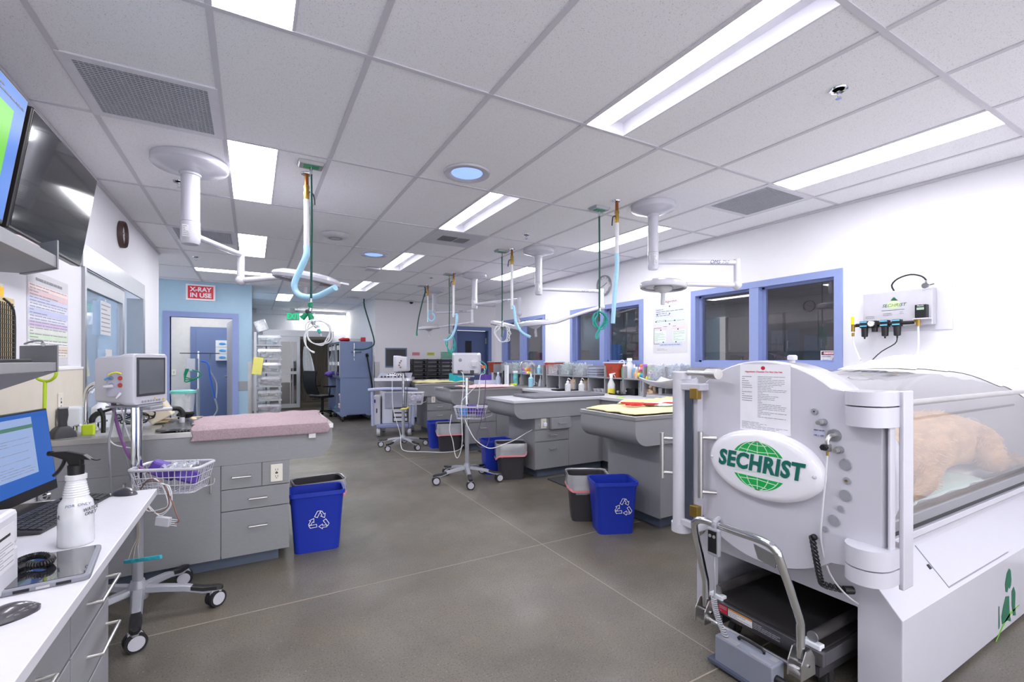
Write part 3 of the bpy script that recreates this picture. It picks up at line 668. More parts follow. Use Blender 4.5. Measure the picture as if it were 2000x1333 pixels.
# ================================================================== SURGICAL LAMPS
def surg_lamp(label, base, zc, elbow, zlow, head, hz, hd=.42, tilt=(0, 0), ring=False, cr=.19, pr=.045, group='surgical lamps hanging from the ceiling'):
    bx, by = base; t = thing('surgical_lamp', label, 'surgical lamp', (bx, by, CEIL), 0, group)
    def L(x, y, z): return Vector((x-bx, y-by, z-CEIL))
    b = MB(); b.lathe([(cr, 0), (cr, -.04), (cr*.96, -.05), (cr*.5, -.075), (pr*1.4, -.085)], (0, 0, 0), 36); fin('canopy', b, WPL, t, smooth=True)
    b = MB(); z = zc-CEIL; b.lathe([(pr*1.15, -.07), (pr*1.15, -.1), (pr, -.105), (pr, z+.16), (pr*1.04, z+.155), (pr*1.04, z+.02), (pr*.9, z)], (0, 0, 0), 28); fin('column', b, WPL, t, smooth=True)
    b = MB(); b.lathe([(pr*1.045, z+.150), (pr*1.045, z+.153)], (0, 0, 0), 28, False)
    fin('column_seam', b, GREYP, t)
    b = MB(); b.T = Matrix.Translation((-.02, -pr*1.05, z+.08)) @ Matrix.Rotation(PI/2, 4, 'X'); b.box(-.02, .02, -.04, .04, 0, .001); o = fin('rating_label', b, PAPER, t)
    printlines(Matrix.Translation((-.02, -pr*1.05-.001, z+.08)) @ Matrix.Rotation(PI/2, 4, 'X'), -.018, .018, -.036, .036, 6, 1, o)
    ex, ey = elbow; za = zc+.07
    p0 = L(bx, by, za); p1 = L(ex, ey, za)
    d = (p1-p0).normalized(); b = MB(); b.tube([p0+d*.03, p1], .022, 12, smooth=0); b.ball(p1, .030, 12); a = fin('upper_arm', b, WPL, t, smooth=True)
    sd = Vector((d.y, -d.x, 0));
    if sd.dot(Vector((-SA, -CA, 0))) < 0: sd = -sd
    xv = sd.cross(Vector((0, 0, 1))); xv = -xv if xv.dot(Vector((CA, -SA, 0))) < 0 else xv
    T = frame2(xv, (0, 0, 1), p0+(p1-p0)*.72+sd*.0225)
    tx = text('OMS', .045, mat('navy_print', '2a2e66', .5), T, a, name='arm_lettering', shear=.3); text('750', .042, mat('navy_print_light', '6a6e96', .5), T @ Matrix.Translation((.095, 0, 0)), a, name='arm_lettering', shear=.3)
    p2 = L(ex, ey, zlow)
    b = MB(); b.cyl(p1+Vector((0, 0, .03)), p2+Vector((0, 0, .02)), .029, n=16); b.ball(p2, .042, 16); fin('elbow', b, WPL, t, smooth=True)
    hx, hy = head; p3 = L(hx, hy, hz); dh = (p2-p3); dh.z = 0; dh.normalize()
    pe = p3+dh*(hd/2-.0)+Vector((0, 0, .01)); b = MB(); b.tube([p2, p2+(pe-p2)*.5, pe+dh*.06, pe-dh*.03], lambda s: .023-.005*s, 12, smooth=2); fin('lower_arm', b, WPL, t, smooth=True)
    # head: shallow disc with yoke ring
    H = MB(); R = Matrix.Translation(p3) @ Matrix.Rotation(tilt[0], 4, 'X') @ Matrix.Rotation(tilt[1], 4, 'Y'); H.T = R
    r = hd/2
    H.lathe([(r*.35, .035), (r*.8, .03), (r*.97, .012), (r, -.008), (r*.97, -.03), (r*.9, -.036), (r*.88, -.022), (r*.3, -.02)], (0, 0, 0), 36); hd_ = fin('lamp_head', H, WPL, t, smooth=True)
    H = MB(); H.T = R; H.rings([[(rr*math.cos(2*PI*i/36), rr*math.sin(2*PI*i/36), -.024) for i in range(36)] for rr in (r*.86, r*.42)], False); fin('reflector', H, mat('dark_lamp_lens', '4a4652', .15, .3), hd_)
    H = MB(); H.T = R; H.lathe([(r*.4, -.02), (r*.36, -.045), (r*.14, -.07), (.018, -.075), (.017, -.17), (.014, -.175)], (0, 0, 0), 20); fin('grip', H, WPL2, hd_, smooth=True)
    if ring:
        H = MB(); H.T = R; c = [( -r*.55+r*.75*math.cos(2*PI*i/24)-r*.5, r*.75*math.sin(2*PI*i/24), .02) for i in range(24)]
    H = MB(); H.T = R @ Matrix.Translation((0, 0, .015)); H.box(r*.98, r+.06, -.03, .03, -.012, .004); fin('side_knob', H, CLEARF, hd_, bevel=.004)
    return t
surg_lamp('surgical lamp nearest the camera on the left, over the island', (-.37, 3.86), 2.17, (-.08, 4.42), 2.03, (.39, 4.07), 2.035, .52, (math.radians(4), math.radians(7)), cr=.225, pr=.056)
surg_lamp('surgical lamp nearest on the right, in front of the flow chart poster', (3.09, 2.94), 2.17, (3.77, 2.60), 2.04, (3.14, 2.87), 2.03, .40, (0, math.radians(3)))
surg_lamp('surgical lamp whose arm passes the far wall clock, second on the right', (3.09, 4.81), 2.18, (3.89, 4.57), 2.05, (3.12, 4.95), 1.84, .42, (0, math.radians(-6)))
surg_lamp('surgical lamp above the pink towel peninsula, third on the right', (3.09, 6.70), 2.19, (3.42, 5.85), 2.054, (3.30, 6.09), 1.90, .44, (math.radians(8), math.radians(10)))
surg_lamp('farthest surgical lamp, in front of the grey back wall', (3.09, 8.56), 2.22, (3.59, 7.89), 2.078, (2.96, 8.50), 2.0, .42, (0, math.radians(-5)))
# ================================================================== CEILING HOSES
def gas_drop(label, x, y, zend, group='green oxygen hoses hanging from ceiling plates'):
    t = thing('oxygen_hose', label, 'hose', (x, y, CEIL), 0, group)
    b = MB(); b.rings([[(a, c, 0) for a, c in rrect(-.085, .085, -.06, .06, .004, 1)], [(a, c, -.02) for a, c in rrect(-.075, .075, -.05, .05, .004, 1)]]); fin('ceiling_plate', b, ALU, t)
    b = MB(); b.box(-.05, .05, -.025, .025, -.024, -.02); fin('outlet_face', b, GREEN, t)
    b = MB(); b.cyl((0, 0, -.02), (0, 0, -.075), .01, n=10); fin('connector', b, CHROME, t)
    b = MB(); b.tube([(0, 0, -.07), (.004, 0, (zend-CEIL)*.5), (0, 0, zend-CEIL)], .008, 8); fin('tube', b, DGREEN, t, smooth=True)
    return t
def scav_drop(label, x, y, zblue, path, hand=-1, group='scavenger pipes with pale blue hoses', r=.019):
    t = thing('scavenger_hose', label, 'hose', (x, y, CEIL), 0, group)
    b = MB(); b.lathe([(.04, 0), (.038, -.008), (.018, -.012)], (0, 0, 0), 18); fin('ceiling_flange', b, CHROME, t, smooth=True)
    b = MB(); b.cyl((0, 0, -.01), (0, 0, -.09), .014, n=12); fin('copper_pipe', b, COPPER, t, smooth=True)
    b = MB(); b.lathe([(.018, -.085), (.021, -.1), (.017, -.12), (.021, -.14), (.018, -.175), (.015, -.2)], (0, 0, 0), 12); v = fin('ball_valve', b, BRASS, t, smooth=True)
    b = MB(); b.tube([(hand*.012, 0, -.13), (hand*.04, 0, -.14), (hand*.05, 0, -.17), (hand*.055, 0, -.22)], .006, 6); fin('valve_lever', b, DKG, v)
    b = MB(); b.tube([(0, 0, -.19), (0, 0, -.4), (0, 0, zblue-CEIL)], r*.9, 12); fin('white_hose', b, WHOSE, t, smooth=True)
    P = [Vector((0, 0, zblue-CEIL+.02))]+[Vector(p)-Vector((x, y, CEIL)) for p in path]
    b = MB(); b.tube(P, r, 12, smooth=6); fin('blue_hose', b, LTEAL, t, smooth=True)
    return t
gas_drop('green hose on the left with brass coupling above the towel island', .36, 3.50, 1.80)
gas_drop('green hose nearest on the right, holding an aqua tubing bundle', 2.73, 3.24, 1.72)
gas_drop('green hose second on the right, holding a coil of clear tubing', 2.73, 5.10, 1.66)
gas_drop('green hose third on the right, holding a teal tubing loop', 2.74, 6.90, 1.79)
def D(x, y): return x*SA+y*CA
d0 = D(.35, 3.70)-.02
scav_drop('scavenger pipe on the left whose pale blue hose curls below the lamp', .35, 3.70, 2.19, [at(598, 500, d0), at(585, 530, d0), at(575, 555, d0), at(580, 572, d0), at(595, 580, d0-.03), at(617, 580, d0-.06), at(636, 572, d0-.1), at(655, 562, d0-.15)], 1, r=.022)
d1 = D(2.74, 3.02)
scav_drop('scavenger pipe nearest on the right, hose hanging straight before the clock', 2.74, 3.02, on_y(1203, 500, 3.02).z, [at(1205, 520, d1), at(1201, 570, d1), at(1197, 632, d1)])
d2 = D(2.8, 4.97)
scav_drop('scavenger pipe second on the right, blue hose bending to the right', 2.80, 4.97, 2.0, [at(1003, 600, d2), at(1008, 630, d2), at(1018, 648, d2), at(1036, 659, d2)])
d3 = D(2.77, 6.79)
scav_drop('scavenger pipe third on the right, blue hose bending to the left', 2.77, 6.79, 2.05, [at(892, 615, d3), at(891, 635, d3), at(884, 655, d3), at(876, 664, d3), at(867, 665, d3)])
d4 = D(2.80, 8.10)
scav_drop('farthest scavenger pipe, with a short blue hose tied in a loop', 2.80, 8.10, 2.07, [at(838, 610, d4), at(836, 620, d4), at(842, 628, d4), at(849, 622, d4), at(846, 612, d4), at(838, 606, d4)], r=.014)
t = thing('oxygen_hose', 'slanting green hose near the farthest surgical lamp, plugged end hanging free', 'hose', (2.76, 8.25, CEIL), 0, 'green oxygen hoses hanging from ceiling plates')
b = MB(); b.box(-.085, .085, -.06, .06, -.015, 0); fin('ceiling_plate', b, ALU, t)
dd = D(2.76, 8.25); P = [Vector(p)-t.location for p in (at(829, 560, dd), at(831, 568, dd), at(825, 590, dd), at(817, 625, dd), at(814, 650, dd))]
b = MB(); b.tube(P, .012, 8); fin('tube', b, DGREEN, t, smooth=True); b = MB(); b.cyl(P[-1], P[-1]-Vector((0, 0, .06)), .018, n=10); fin('connector', b, GREEN, t)
t = thing('oxygen_hose', 'dark hose drooping from the ceiling to the slate blue cage', 'hose', (1.926, 10.47, CEIL), 0)
b = MB(); b.box(-.12, .12, -.05, .05, -.02, 0); fin('ceiling_plate', b, ALU, t)
dd = D(1.93, 10.47)-.0; P = [Vector(p)-t.location for p in (at(711, 584, dd), at(712, 600, dd), at(724, 640, dd), at(731, 668, dd), at(725, 678, dd), at(710, 683, dd), at(692, 683, dd))]
b = MB(); b.tube(P, .016, 8); fin('tube', b, DGREEN, t, smooth=True)
# couplings and tubing at the hose ends
t = thing('gas_coupling', 'green and chrome Y coupling at the end of the left green hose', 'coupling', (.36, 3.50, 1.80))
dd = D(.36, 3.5)
def rel(u, v, d=dd): return at(u, v, d)-t.location
b = MB(); b.cyl(rel(607, 583), rel(606, 592), .010, .014); b.cyl(rel(606, 602), rel(605, 608), .014); b.cyl(rel(611, 628), rel(612, 634), .018, .012); b.cyl(rel(612, 634), rel(618, 640), .010); fin('fitting', b, CHROME, t, smooth=True)
b = MB(); b.lathe([(.014, 0), (.018, -.006), (.015, -.012), (.018, -.018), (.014, -.034)], rel(606, 591), 14); fin('collar', b, GREEN, t, smooth=True)
b = MB(); b.ball(rel(602, 609), .021, 10); fin('knuckle', b, DKG, t, smooth=True)
b = MB(); b.cyl(rel(600, 612), rel(590, 622), .014, .021); fin('collar', b, GREEN, t, smooth=True)
b = MB(); b.cyl(rel(605, 612), rel(609, 626), .016, .019); fin('collar', b, GREEN, t, smooth=True)
t = thing('coiled_tubing', 'coil of white oxygen tubing hanging under the left green hose', 'tubing', at(622, 650, dd))
def coil(cu, cv, ru, rv, n, dep, d, tail, r, jit=4, seed=1):
    rd = random.Random(seed); P = []
    for k in range(n*8+1):
        a = 2*PI*k/8; q = rd.uniform(-1, 1)*jit; P.append(at(cu+q+ru*math.cos(a), cv+q*.4+rv*math.sin(a), d+dep*k/(n*8)-dep/2))
    P += [at(u, v, d-dep/2) for u, v in tail]
    return [p for p in P]
P = [p-t.location for p in coil(622, 650, 25, 23, 3, .08, dd, [], .004, 6, 3)]
b = MB(); b.tube(P, .0042, 7, smooth=4); fin('tube', b, WHOSE, t, smooth=True)
P = [at(u, v, dd-.03)-t.location for u, v in ((613, 636), (600, 645), (594, 660), (598, 676), (606, 685), (614, 689))]
b = MB(); b.tube(P, lambda s: .0055 if s < .9 else .0075, 8, smooth=4); fin('tail', b, WHOSE, t, smooth=True)
b = MB(); b.cyl(at(613, 612, dd)-t.location, at(622, 640, dd)-t.location, .009); b.cyl(at(620, 636, dd)-t.location, at(628, 658, dd)-t.location, .012, .007); fin('adapter', b, CLEAR, t)
b = MB(); b.cyl(at(622, 644, dd-.01)-t.location, at(625, 651, dd-.01)-t.location, .011); fin('valve', b, TEALP, t)
def bundle(label, cu, cv, ru, rv, d, m, seed, tailp=(), r=.006, n=4):
    t = thing('coiled_tubing', label, 'tubing', at(cu, cv, d)); P = [p-t.location for p in coil(cu, cv, ru, rv, n, .08, d, tailp, r, ru*.35, seed)]
    b = MB(); b.tube(P, r, 7, smooth=3); fin('tube', b, m, t, smooth=True)
    b = MB(); b.cyl(at(cu, cv-rv-8, d)-t.location, at(cu, cv-rv+4, d)-t.location, .012); fin('connector', b, CHROME, t)
    return t
bundle('tangled aqua tubing bundle hanging in front of the middle window', 1172, 626, 12, 16, D(2.73, 3.24), TEALP, 5, [(1172, 640), (1164, 655), (1166, 662), (1172, 645)], .007)
bundle('coil of clear tubing hanging in front of the far window', 982, 652, 13, 17, D(2.73, 5.1), WHOSE, 8, [], .005)
bundle('long teal tubing loop hanging before the dark blue door', 881, 672, 8, 18, D(2.74, 6.9), TEALP, 9, [(880, 685), (883, 692)], .009, 2)
# ================================================================== CEILING DEVICES
def sky(x, y, lb):
    t = thing('round_skylight', lb, 'skylight', (x, y, CEIL), 0, 'round tube skylights'); b = MB(); b.lathe([(.17, -.0), (.165, -.012), (.13, -.014), (.115, -.004), (.115, .02)], (0, 0, 0), 32, False); fin('trim_ring', b, WPL, t, smooth=True)
    b = MB(); b.lathe([(.117, -.002), (.08, -.012), (.02, -.016)], (0, 0, 0), 28); fin('lens', b, mat('blue_daylight_lens', '86a4ee', .4, var=0, emit=(.26, .40, .95), estr=.5), t, smooth=True)
sky(1.372, 3.106, 'nearer round blue skylight in the ceiling'); sky(1.375, 6.087, 'smaller, farther round blue skylight in the ceiling')
def grille(x, y, lb, s=.52):
    t = thing('return_grille', lb, 'ceiling grille', (x, y, CEIL), 0, 'square return air grilles'); h = s/2; b = MB()
    for q in ((-h-.045, h+.045, -h-.045, -h), (-h-.045, h+.045, h, h+.045), (-h-.045, -h, -h, h), (h, h+.045, -h, h)): b.box(*q, -.006, .004)
    fin('frame', b, mat('grille_frame_paint', 'd8d7df', .5), t)
    b = MB(); n = 26
    for i in range(n+1):
        a = -h+i*s/n; b.box(a-.0018, a+.0018, -h, h, -.004, .004); b.box(-h, h, a-.0018, a+.0018, -.004, .004)
    fin('eggcrate', b, mat('grille_core_paint', 'c2c4cc', .5), t)
    fin('duct', MB().box(-h, h, -h, h, .001, .0018), mat('duct_grey', '6c6e78', .8), t)
grille(-.457, 3.07-.005, 'large return air grille at the upper left'); grille(3.80, 2.44, 'return air grille near the right wall beyond the long light'); grille(-.457, 6.10, 'return air grille seen behind the left lamp column')
t = thing('supply_diffuser', 'white supply air diffuser with slots in the ceiling, mid room', 'ceiling vent', (1.985, 4.875, CEIL)); h = .29
fin('panel', MB().box(-h, h, -h, h, -.006, .003), mat('diffuser_paint', 'c6c5cd', .5), t, bevel=.002)
b = MB()
for i in range(9): b.box(-.16+i*.02, -.148+i*.02, -.1, .1, -.008, -.0055)
fin('slot', b, mat('slot_shadow', '55565c', .8), t); b = MB()
for i in range(8): b.box(.03+i*.018, .034+i*.018, -.1, .1, -.012, -.0055)
fin('louver', b, ALU, t)
t = thing('wifi_access_point', 'round white access point on the ceiling between the left hose and skylight', 'access point', (.789, 5.305, CEIL)); b = MB(); b.lathe([(.13, 0), (.14, -.012), (.13, -.03), (.08, -.05), (.02, -.052)], (0, 0, 0), 28); fin('housing', b, WPL2, t, smooth=True); b = MB(); b.lathe([(.075, -.0515), (.07, -.0535), (.05, -.0535)], (0, 0, 0), 24, False); fin('ring', b, SILV, t)
t = tag(fin('smoke_detector', MB().box(1.46, 1.66, 6.9, 7.1, CEIL-.035, CEIL-.003), WPL2, bevel=.01), 'small flat white detector on the ceiling near the farther skylight', 'detector')
def sprink(x, y, lb):
    t = thing('sprinkler_head', lb, 'sprinkler', (x, y, CEIL), 0, 'chrome ceiling sprinklers'); b = MB(); b.lathe([(.042, 0), (.04, -.006), (.03, -.004), (.026, .0)], (0, 0, 0), 20); fin('escutcheon', b, CHROME, t, smooth=True)
    b = MB(); b.cyl((0, 0, 0), (0, 0, -.02), .009, n=8); b.tube([(-.008, 0, -.018), (-.012, 0, -.032), (0, 0, -.045)], .002, 5); b.tube([(.008, 0, -.018), (.012, 0, -.032), (0, 0, -.045)], .002, 5); b.cyl((0, 0, -.044), (0, 0, -.047), .014, n=12); fin('deflector', b, CHROME, t, smooth=True)
for x, y, lb in ((2.59, 1.224, 'chrome sprinkler between the two long lights at upper right'), (-.487, 4.343, 'sprinkler just behind the left lamp column'), (-.644, 7.40, 'sprinkler in front of the crosswise light above the blue wall'), (2.616, 4.322, 'sprinkler above the second green hose'), (2.6, 7.359, 'farthest sprinkler, near the slanting green hose')): sprink(x, y, lb)
t = thing('security_camera', 'small dome camera where ceiling meets the grey back wall', 'camera', (3.2, 10.40, CEIL)); b = MB(); b.lathe([(.06, 0), (.06, -.03), (.05, -.035)], (0, 0, 0), 16); fin('base', b, WPL2, t, smooth=True); b = MB(); b.ball((0, 0, -.035), .045, 14); fin('dome', b, BLK, t, smooth=True)
# ================================================================== SIGNS, CLOCKS
t = thing('xray_sign', 'red X-RAY IN USE sign on the blue wall above the doorway', 'sign', (-.778, 9.7, 2.55)); fin('frame', MB().box(-.215, .215, -.03, 0, -.14, .14), WHT, t, bevel=.004)
fin('sign_face', MB().box(-.185, .185, -.034, -.03, -.11, .11), mat('sign_red', 'b52038', .4, emit='b52038', estr=.15), t)
text('X-RAY', .105, WHT, FR('-y', (0, -.035, .046)), t, bold=.004, sx=1.0)
text('IN USE', .105, WHT, FR('-y', (0, -.035, -.054)), t, bold=.004, sx=1.0)
t = thing('exit_sign', 'green EXIT sign hanging from the ceiling before the far wall', 'sign', (.94, 13.6, 2.55)); fin('housing', MB().box(-.15, .18, -.03, .03, .08, .115), ALU, t); fin('panel', MB().box(-.14, .17, -.006, .0, -.12, .08), mat('exit_panel', 'b9d8c8', .3), t)
text('EXIT', .21, mat('exit_green', '00a860', .4, var=0, emit=(0, .62, .26), estr=.5), FR('-y', (.02, -.008, -.015)), t, bold=.006, sx=.72)
fin('mount', MB().box(-.05, .05, -.02, .02, .115, CEIL-2.55), ALU, t)
def clock(lb, T, r, rim, dz=None):
    t = thing('wall_clock', lb, 'clock', T.translation); T = T.copy(); T.translation = (0, 0, 0)
    b = MB(); b.T = T; b.lathe([(r, 0), (r, .03), (r*.95, .042), (r*.9, .035), (r*.89, .012)], (0, 0, 0), 32, False); fin('rim', b, rim, t, smooth=True)
    b = MB(); b.T = T; b.lathe([(r*.9, .01), (r*.9, .014)], (0, 0, 0), 32); fin('dial', b, PAPER, t)
    b = MB()
    for i in range(12): rectT(b, T @ Matrix.Rotation(PI*i/6, 4, 'Z') @ Matrix.Translation((0, r*.76, .0142)), -.0025, .0025, -.012, .012, .001)
    fin('hour_marks', b, INK, t)
    b = MB(); rectT(b, T @ Matrix.Rotation(-1.1, 4, 'Z') @ Matrix.Translation((0, 0, .016)), -.004, .004, -.01, r*.5, .001); rectT(b, T @ Matrix.Rotation(-4.4, 4, 'Z') @ Matrix.Translation((0, 0, .018)), -.003, .003, -.01, r*.75, .001); fin('hands', b, INK, t)
clock('silver rimmed clock on the right wall behind the nearest green hose', FR('-x', (XR, 5.24, 2.468)), .15, ALU)
clock('brown rimmed clock high on the left wall above the sliding door', FR('+x', (XL, 5.38, 2.51)), .12, mat('brown_rim', '54403c', .4))
# ================================================================== POSTERS
def sheet_thing(name, lb, cat, T, w, h, m=PAPER):
    t = thing(name, lb, cat, T.translation); R = T.copy(); R.translation = (0, 0, 0)
    b = MB(); rectT(b, R, -w/2, w/2, -h/2, h/2, .002); fin('sheet', b, m, t); return t, R
t, R = sheet_thing('flow_chart_poster', 'white flow chart poster on the right wall between two windows', 'poster', FR('-x', (XR, 4.03, 1.80)), .54, .68)
R2 = R @ Matrix.Translation((0, 0, .0021))
def pan(x0, x1, y0, y1, c, nm='panel'):
    b = MB(); rectT(b, R2, x0, x1, y0, y1, .0006); return fin(nm, b, mat('chart_'+c, c, .6), t)
pan(-.24, .24, .10, .23, 'ccd2ee'); pan(-.24, .24, .04, .09, 'cfe0d8'); pan(-.25, -.06, -.20, -.06, 'd6e4d8'); pan(.05, .24, -.20, -.06, 'd6e4d8'); pan(-.16, .19, -.26, -.215, 'c4cdea')
for x, y, w in ((0, .255, .12), (-.14, -.035, .1), (.13, -.035, .1)): pan(x-w, x+w, y-.01, y+.01, 'e8c8d0')
text('Algorithm', .045, mat('chart_maroon', '7a2040', .6), R2 @ Matrix.Translation((.02, .30, 0)), t)
R3 = R2 @ Matrix.Translation((0, 0, .0008))
printlines(R3, -.22, .22, .12, .22, 4, 1, t, seed=2, t=.0004); printlines(R3, -.22, .22, .05, .08, 2, 1, t, seed=3, t=.0004); printlines(R3, -.24, -.07, -.19, -.07, 8, 1, t, seed=4, t=.0004, h=.25); printlines(R3, .06, .23, -.19, -.07, 8, 1, t, seed=5, t=.0004, h=.25); printlines(R3, -.15, .18, -.25, -.225, 1, 1, t, seed=6, t=.0004); printlines(R3, -.2, .24, -.31, -.28, 2, 1, t, seed=7, t=.0004, h=.25)
b = MB()
for x, y in ((0, .24), (-.2, .15), (0, .15), (-.22, .06), (-.06, .06), (.08, .06), (0, .02), (-.14, -.05), (.13, -.05), (-.1, -.205), (.1, -.205)): rectT(b, R3, x-.008, x+.008, y-.008, y+.008, .0005)
for q in ((-.255, -.25, -.22, -.02), (-.255, -.13, -.025, -.02), (-.255, -.16, -.225, -.22), (-.1, -.04, -.012, -.008), (.05, .1, -.012, -.008)): rectT(b, R3, *q, .0005)
fin('arrows', b, mat('navy_arrows', '23264a', .6), t)
t, R = sheet_thing('schedule_poster', 'colour banded chart on the left wall behind the shelf', 'poster', FR('+x', (XL+.001, 3.70, 1.60)), .62, .52)
R2 = R @ Matrix.Translation((0, 0, .0021))
for i, c in enumerate(('f2dcd8', 'e6c8cc', 'cfd3ee', 'dfe0f2', 'c6cbea', 'dfe0f2', 'd6c3e2', 'e2e6dc', 'd4e6cc', 'eef0ea', 'eed9c4', 'f0e6dc')): pan(-.30, .30, .16-i*.034, .19-i*.034, c)
R3 = R2 @ Matrix.Translation((0, 0, .0008)); printlines(R3, -.28, .29, -.21, .19, 24, 1, t, seed=12, t=.0004, h=.25)
printlines(R3, -.2, .2, .205, .235, 1, 1, t, seed=13, t=.0004, h=.5)
# ---- danger sign on window
t, R = sheet_thing('danger_sign', 'small DANGER sign in the lower corner of the nearest window', 'sign', FR('-x', (XR+.068, 2.24, 1.40)), .155, .115)
R2 = R @ Matrix.Translation((0, 0, .0021))
b = MB(); rectT(b, R2, -.07, .07, .018, .05, .0005); fin('header', b, INK, t); b = MB(); b.T = R2 @ Matrix.Translation((0, .034, .0006)); b.prism(ell(0, 0, .062, .014, 20), 'z', 0, .0005); fin('oval', b, REDP, t)
text('DANGER', .024, WHT, R2 @ Matrix.Translation((0, .034, .0015)), t, bold=.001); text('OXYGEN', .018, INK, R2 @ Matrix.Translation((-.03, .003, .0006)), t); printlines(R2, -.06, .0, -.045, -.012, 3, 1, t, seed=4)
b = MB(); b.T = R2 @ Matrix.Translation((.045, -.025, .0006)); b.rings([[(r*math.cos(2*PI*i/20), r*math.sin(2*PI*i/20), 0) for i in range(20)] for r in (.022, .017)], False); b.box(-.016, .016, -.002, .002, 0, .0004); fin('no_smoking_ring', b, REDP, t)
# ================================================================== HYPERBARIC CHAMBER
CX0, CY, CZ = 2.0, 1.262, .912
ch = thing('hyperbaric_chamber', 'white hyperbaric chamber with clear cylinder and green lettered oval on its round door', 'hyperbaric chamber', (CX0, CY, 0))
def C(b): b.T = Matrix.Translation((-CX0, -CY, 0)); return b
# side body extruded along X
prof = [(.80, .02), (.80, .373), (.935, .535), (.97, .60), (1.56, .60), (1.595, .535), (1.735, .373), (1.735, .02), (1.60, .02), (1.60, .36), (.95, .36), (.95, .02)]
b = C(MB()); R = [[(x, y, z) for y, z in prof] for x in (2.16, 4.42)]
b.rings(R, False); 
for x in (2.16, 4.42):
    for q in (((.80, .02), (.80, .373), (.95, .373+.0), (.95, .02)), ((.80, .373), (.935, .535), (.95, .535), (.95, .373)), ((.935, .535), (.97, .60), (1.56, .60), (1.595, .535)), ((.95, .36), (.95, .535), (1.60, .535), (1.60, .36)), ((1.60, .373), (1.60, .535), (1.595, .535), (1.735, .373)), ((1.60, .02), (1.60, .373), (1.735, .373), (1.735, .02))):
        b.f([b.v((x, y, z)) for y, z in q])
bmesh.ops.remove_doubles(b.bm, verts=b.bm.verts, dist=.0005)
fin('body', b, WPL, ch, bevel=.012)
# access hatch outline on the slope
nrm = Vector((0, -.768, .640)); sv = Vector((0, .640, .768))
T = frame2((1, 0, 0), sv, Vector((2.95, .80, .373))-Vector((CX0, CY, 0)))
b = MB(); rectT(b, T, -.32, .42, .02, .20, .0008); fin('hatch', b, WPL, ch, bevel=.001)
b = MB(); rectT(b, T, -.325, -.32, .02, .20, .002); rectT(b, T, -.325, .425, .015, .0195, .002); fin('hatch_seam', b, GREYP, ch)
b = MB(); rectT(b, T, -.355, -.335, .10, .12, .003); fin('latch', b, BLK, ch, bevel=.001)
# front ring + door
def disc(b, x0, x1, r, n=64, yc=CY, zc=CZ, r2=None):
    r2 = r2 or r
    b.rings([[(x0, yc+r*math.cos(2*PI*i/n), zc+r*math.sin(2*PI*i/n)) for i in range(n)], [(x1, yc+r2*math.cos(2*PI*i/n), zc+r2*math.sin(2*PI*i/n)) for i in range(n)]])
b = C(MB()); n = 64
b.rings([[(x, CY+r*math.cos(2*PI*i/n), CZ+r*math.sin(2*PI*i/n)) for i in range(n)] for x, r in ((2.05, .38), (2.05, .452), (2.20, .452), (2.26, .425), (2.26, .385), (2.05, .38))], False)
fin('front_ring', b, WPL, ch, smooth=True)
b = C(MB()); b.rings([[(x, CY+r*math.cos(2*PI*i/n), CZ+r*math.sin(2*PI*i/n)) for i in range(n)] for x, r in ((4.30, .385), (4.30, .44), (4.46, .44), (4.49, .35), (4.49, .05))], False); fin('end_cap', b, WPL, ch, smooth=True)
b = C(MB()); b.rings([[(x, CY+.41*math.cos(2*PI*i/n), CZ+.41*math.sin(2*PI*i/n)) for i in range(n)] for x in (2.22, 4.31)], False)
fin('acrylic_tube', b, ACRYL, ch, smooth=True)
b = C(MB()); b.lathe([(.012, 0), (.012, .012), (.020, .014), (.020, .03), (.014, .036)], (2.12, 1.19, 1.358), 16); fin('vent_knob', b, WPL2, ch, smooth=True)
# door: circle joined with a flat hinge side
b = C(MB()); P = []
for i in range(72):
    a = 2*PI*i/72; y = CY+.457*math.cos(a); z = CZ+.457*math.sin(a)
    P.append((y, z))
P2 = []
for y, z in P:
    if y < CY-.25 and abs(z-CZ) < .335: y = .797
    P2.append((y, z))
b.rings([[(x, CY+(y-CY)*k, CZ+(z-CZ)*k) for y, z in P2] for x, k in ((2.05, 1), (2.012, 1), (2.0, .985))]); dr = fin('door', b, WPL, ch, smooth=True)
# emblem
b = C(MB()); EY, EZ = 1.248, .902
b.rings([[(2.0-d, EY+ka*.262*math.cos(2*PI*i/64), EZ+ka*.155*math.sin(2*PI*i/64)) for i in range(64)] for d, ka in ((0, 1), (.018, 1.0), (.032, .965), (.042, .90), (.046, .80), (.046, .02))], False); em = fin('emblem', b, mat('glossy_white_emblem', 'e8e7ee', .12, coat=.8, var=.005), dr, smooth=True)
TE = FR('-x', (2.0-.0465-CX0, EY-CY, EZ))
GRN = mat('logo_green', '12a548', .3, var=.01, coat=.5); DGR = mat('logo_dark_green', '0b6558', .3, var=.01, coat=.5)
b = MB(); b.T = TE
def globe(a0, a1):
    P = [(.128*math.cos(a0+(a1-a0)*i/24), .107*math.sin(a0+(a1-a0)*i/24)) for i in range(25)]; b.prism(P, 'z', 0, .0012)
s0 = math.asin(.052/.107); globe(s0, PI-s0); globe(PI+s0, 2*PI-s0); b.T = TE @ Matrix.Translation((-.0, 0, 0)); fin('globe', b, GRN, em)
b = MB(); b.T = TE
def thin(P, w=.0016):
    for a, c in zip(P[:-1], P[1:]):
        a = Vector(a); c = Vector(c)
        if c.length < 1e-6 or (c-a).length < 1e-6: continue
        d = (c-a).normalized()*1; q = Vector((-d.y, d.x))*w
        b.f([b.v((*p, .0018)) for p in (a-q, c-q, c+q, a+q)])
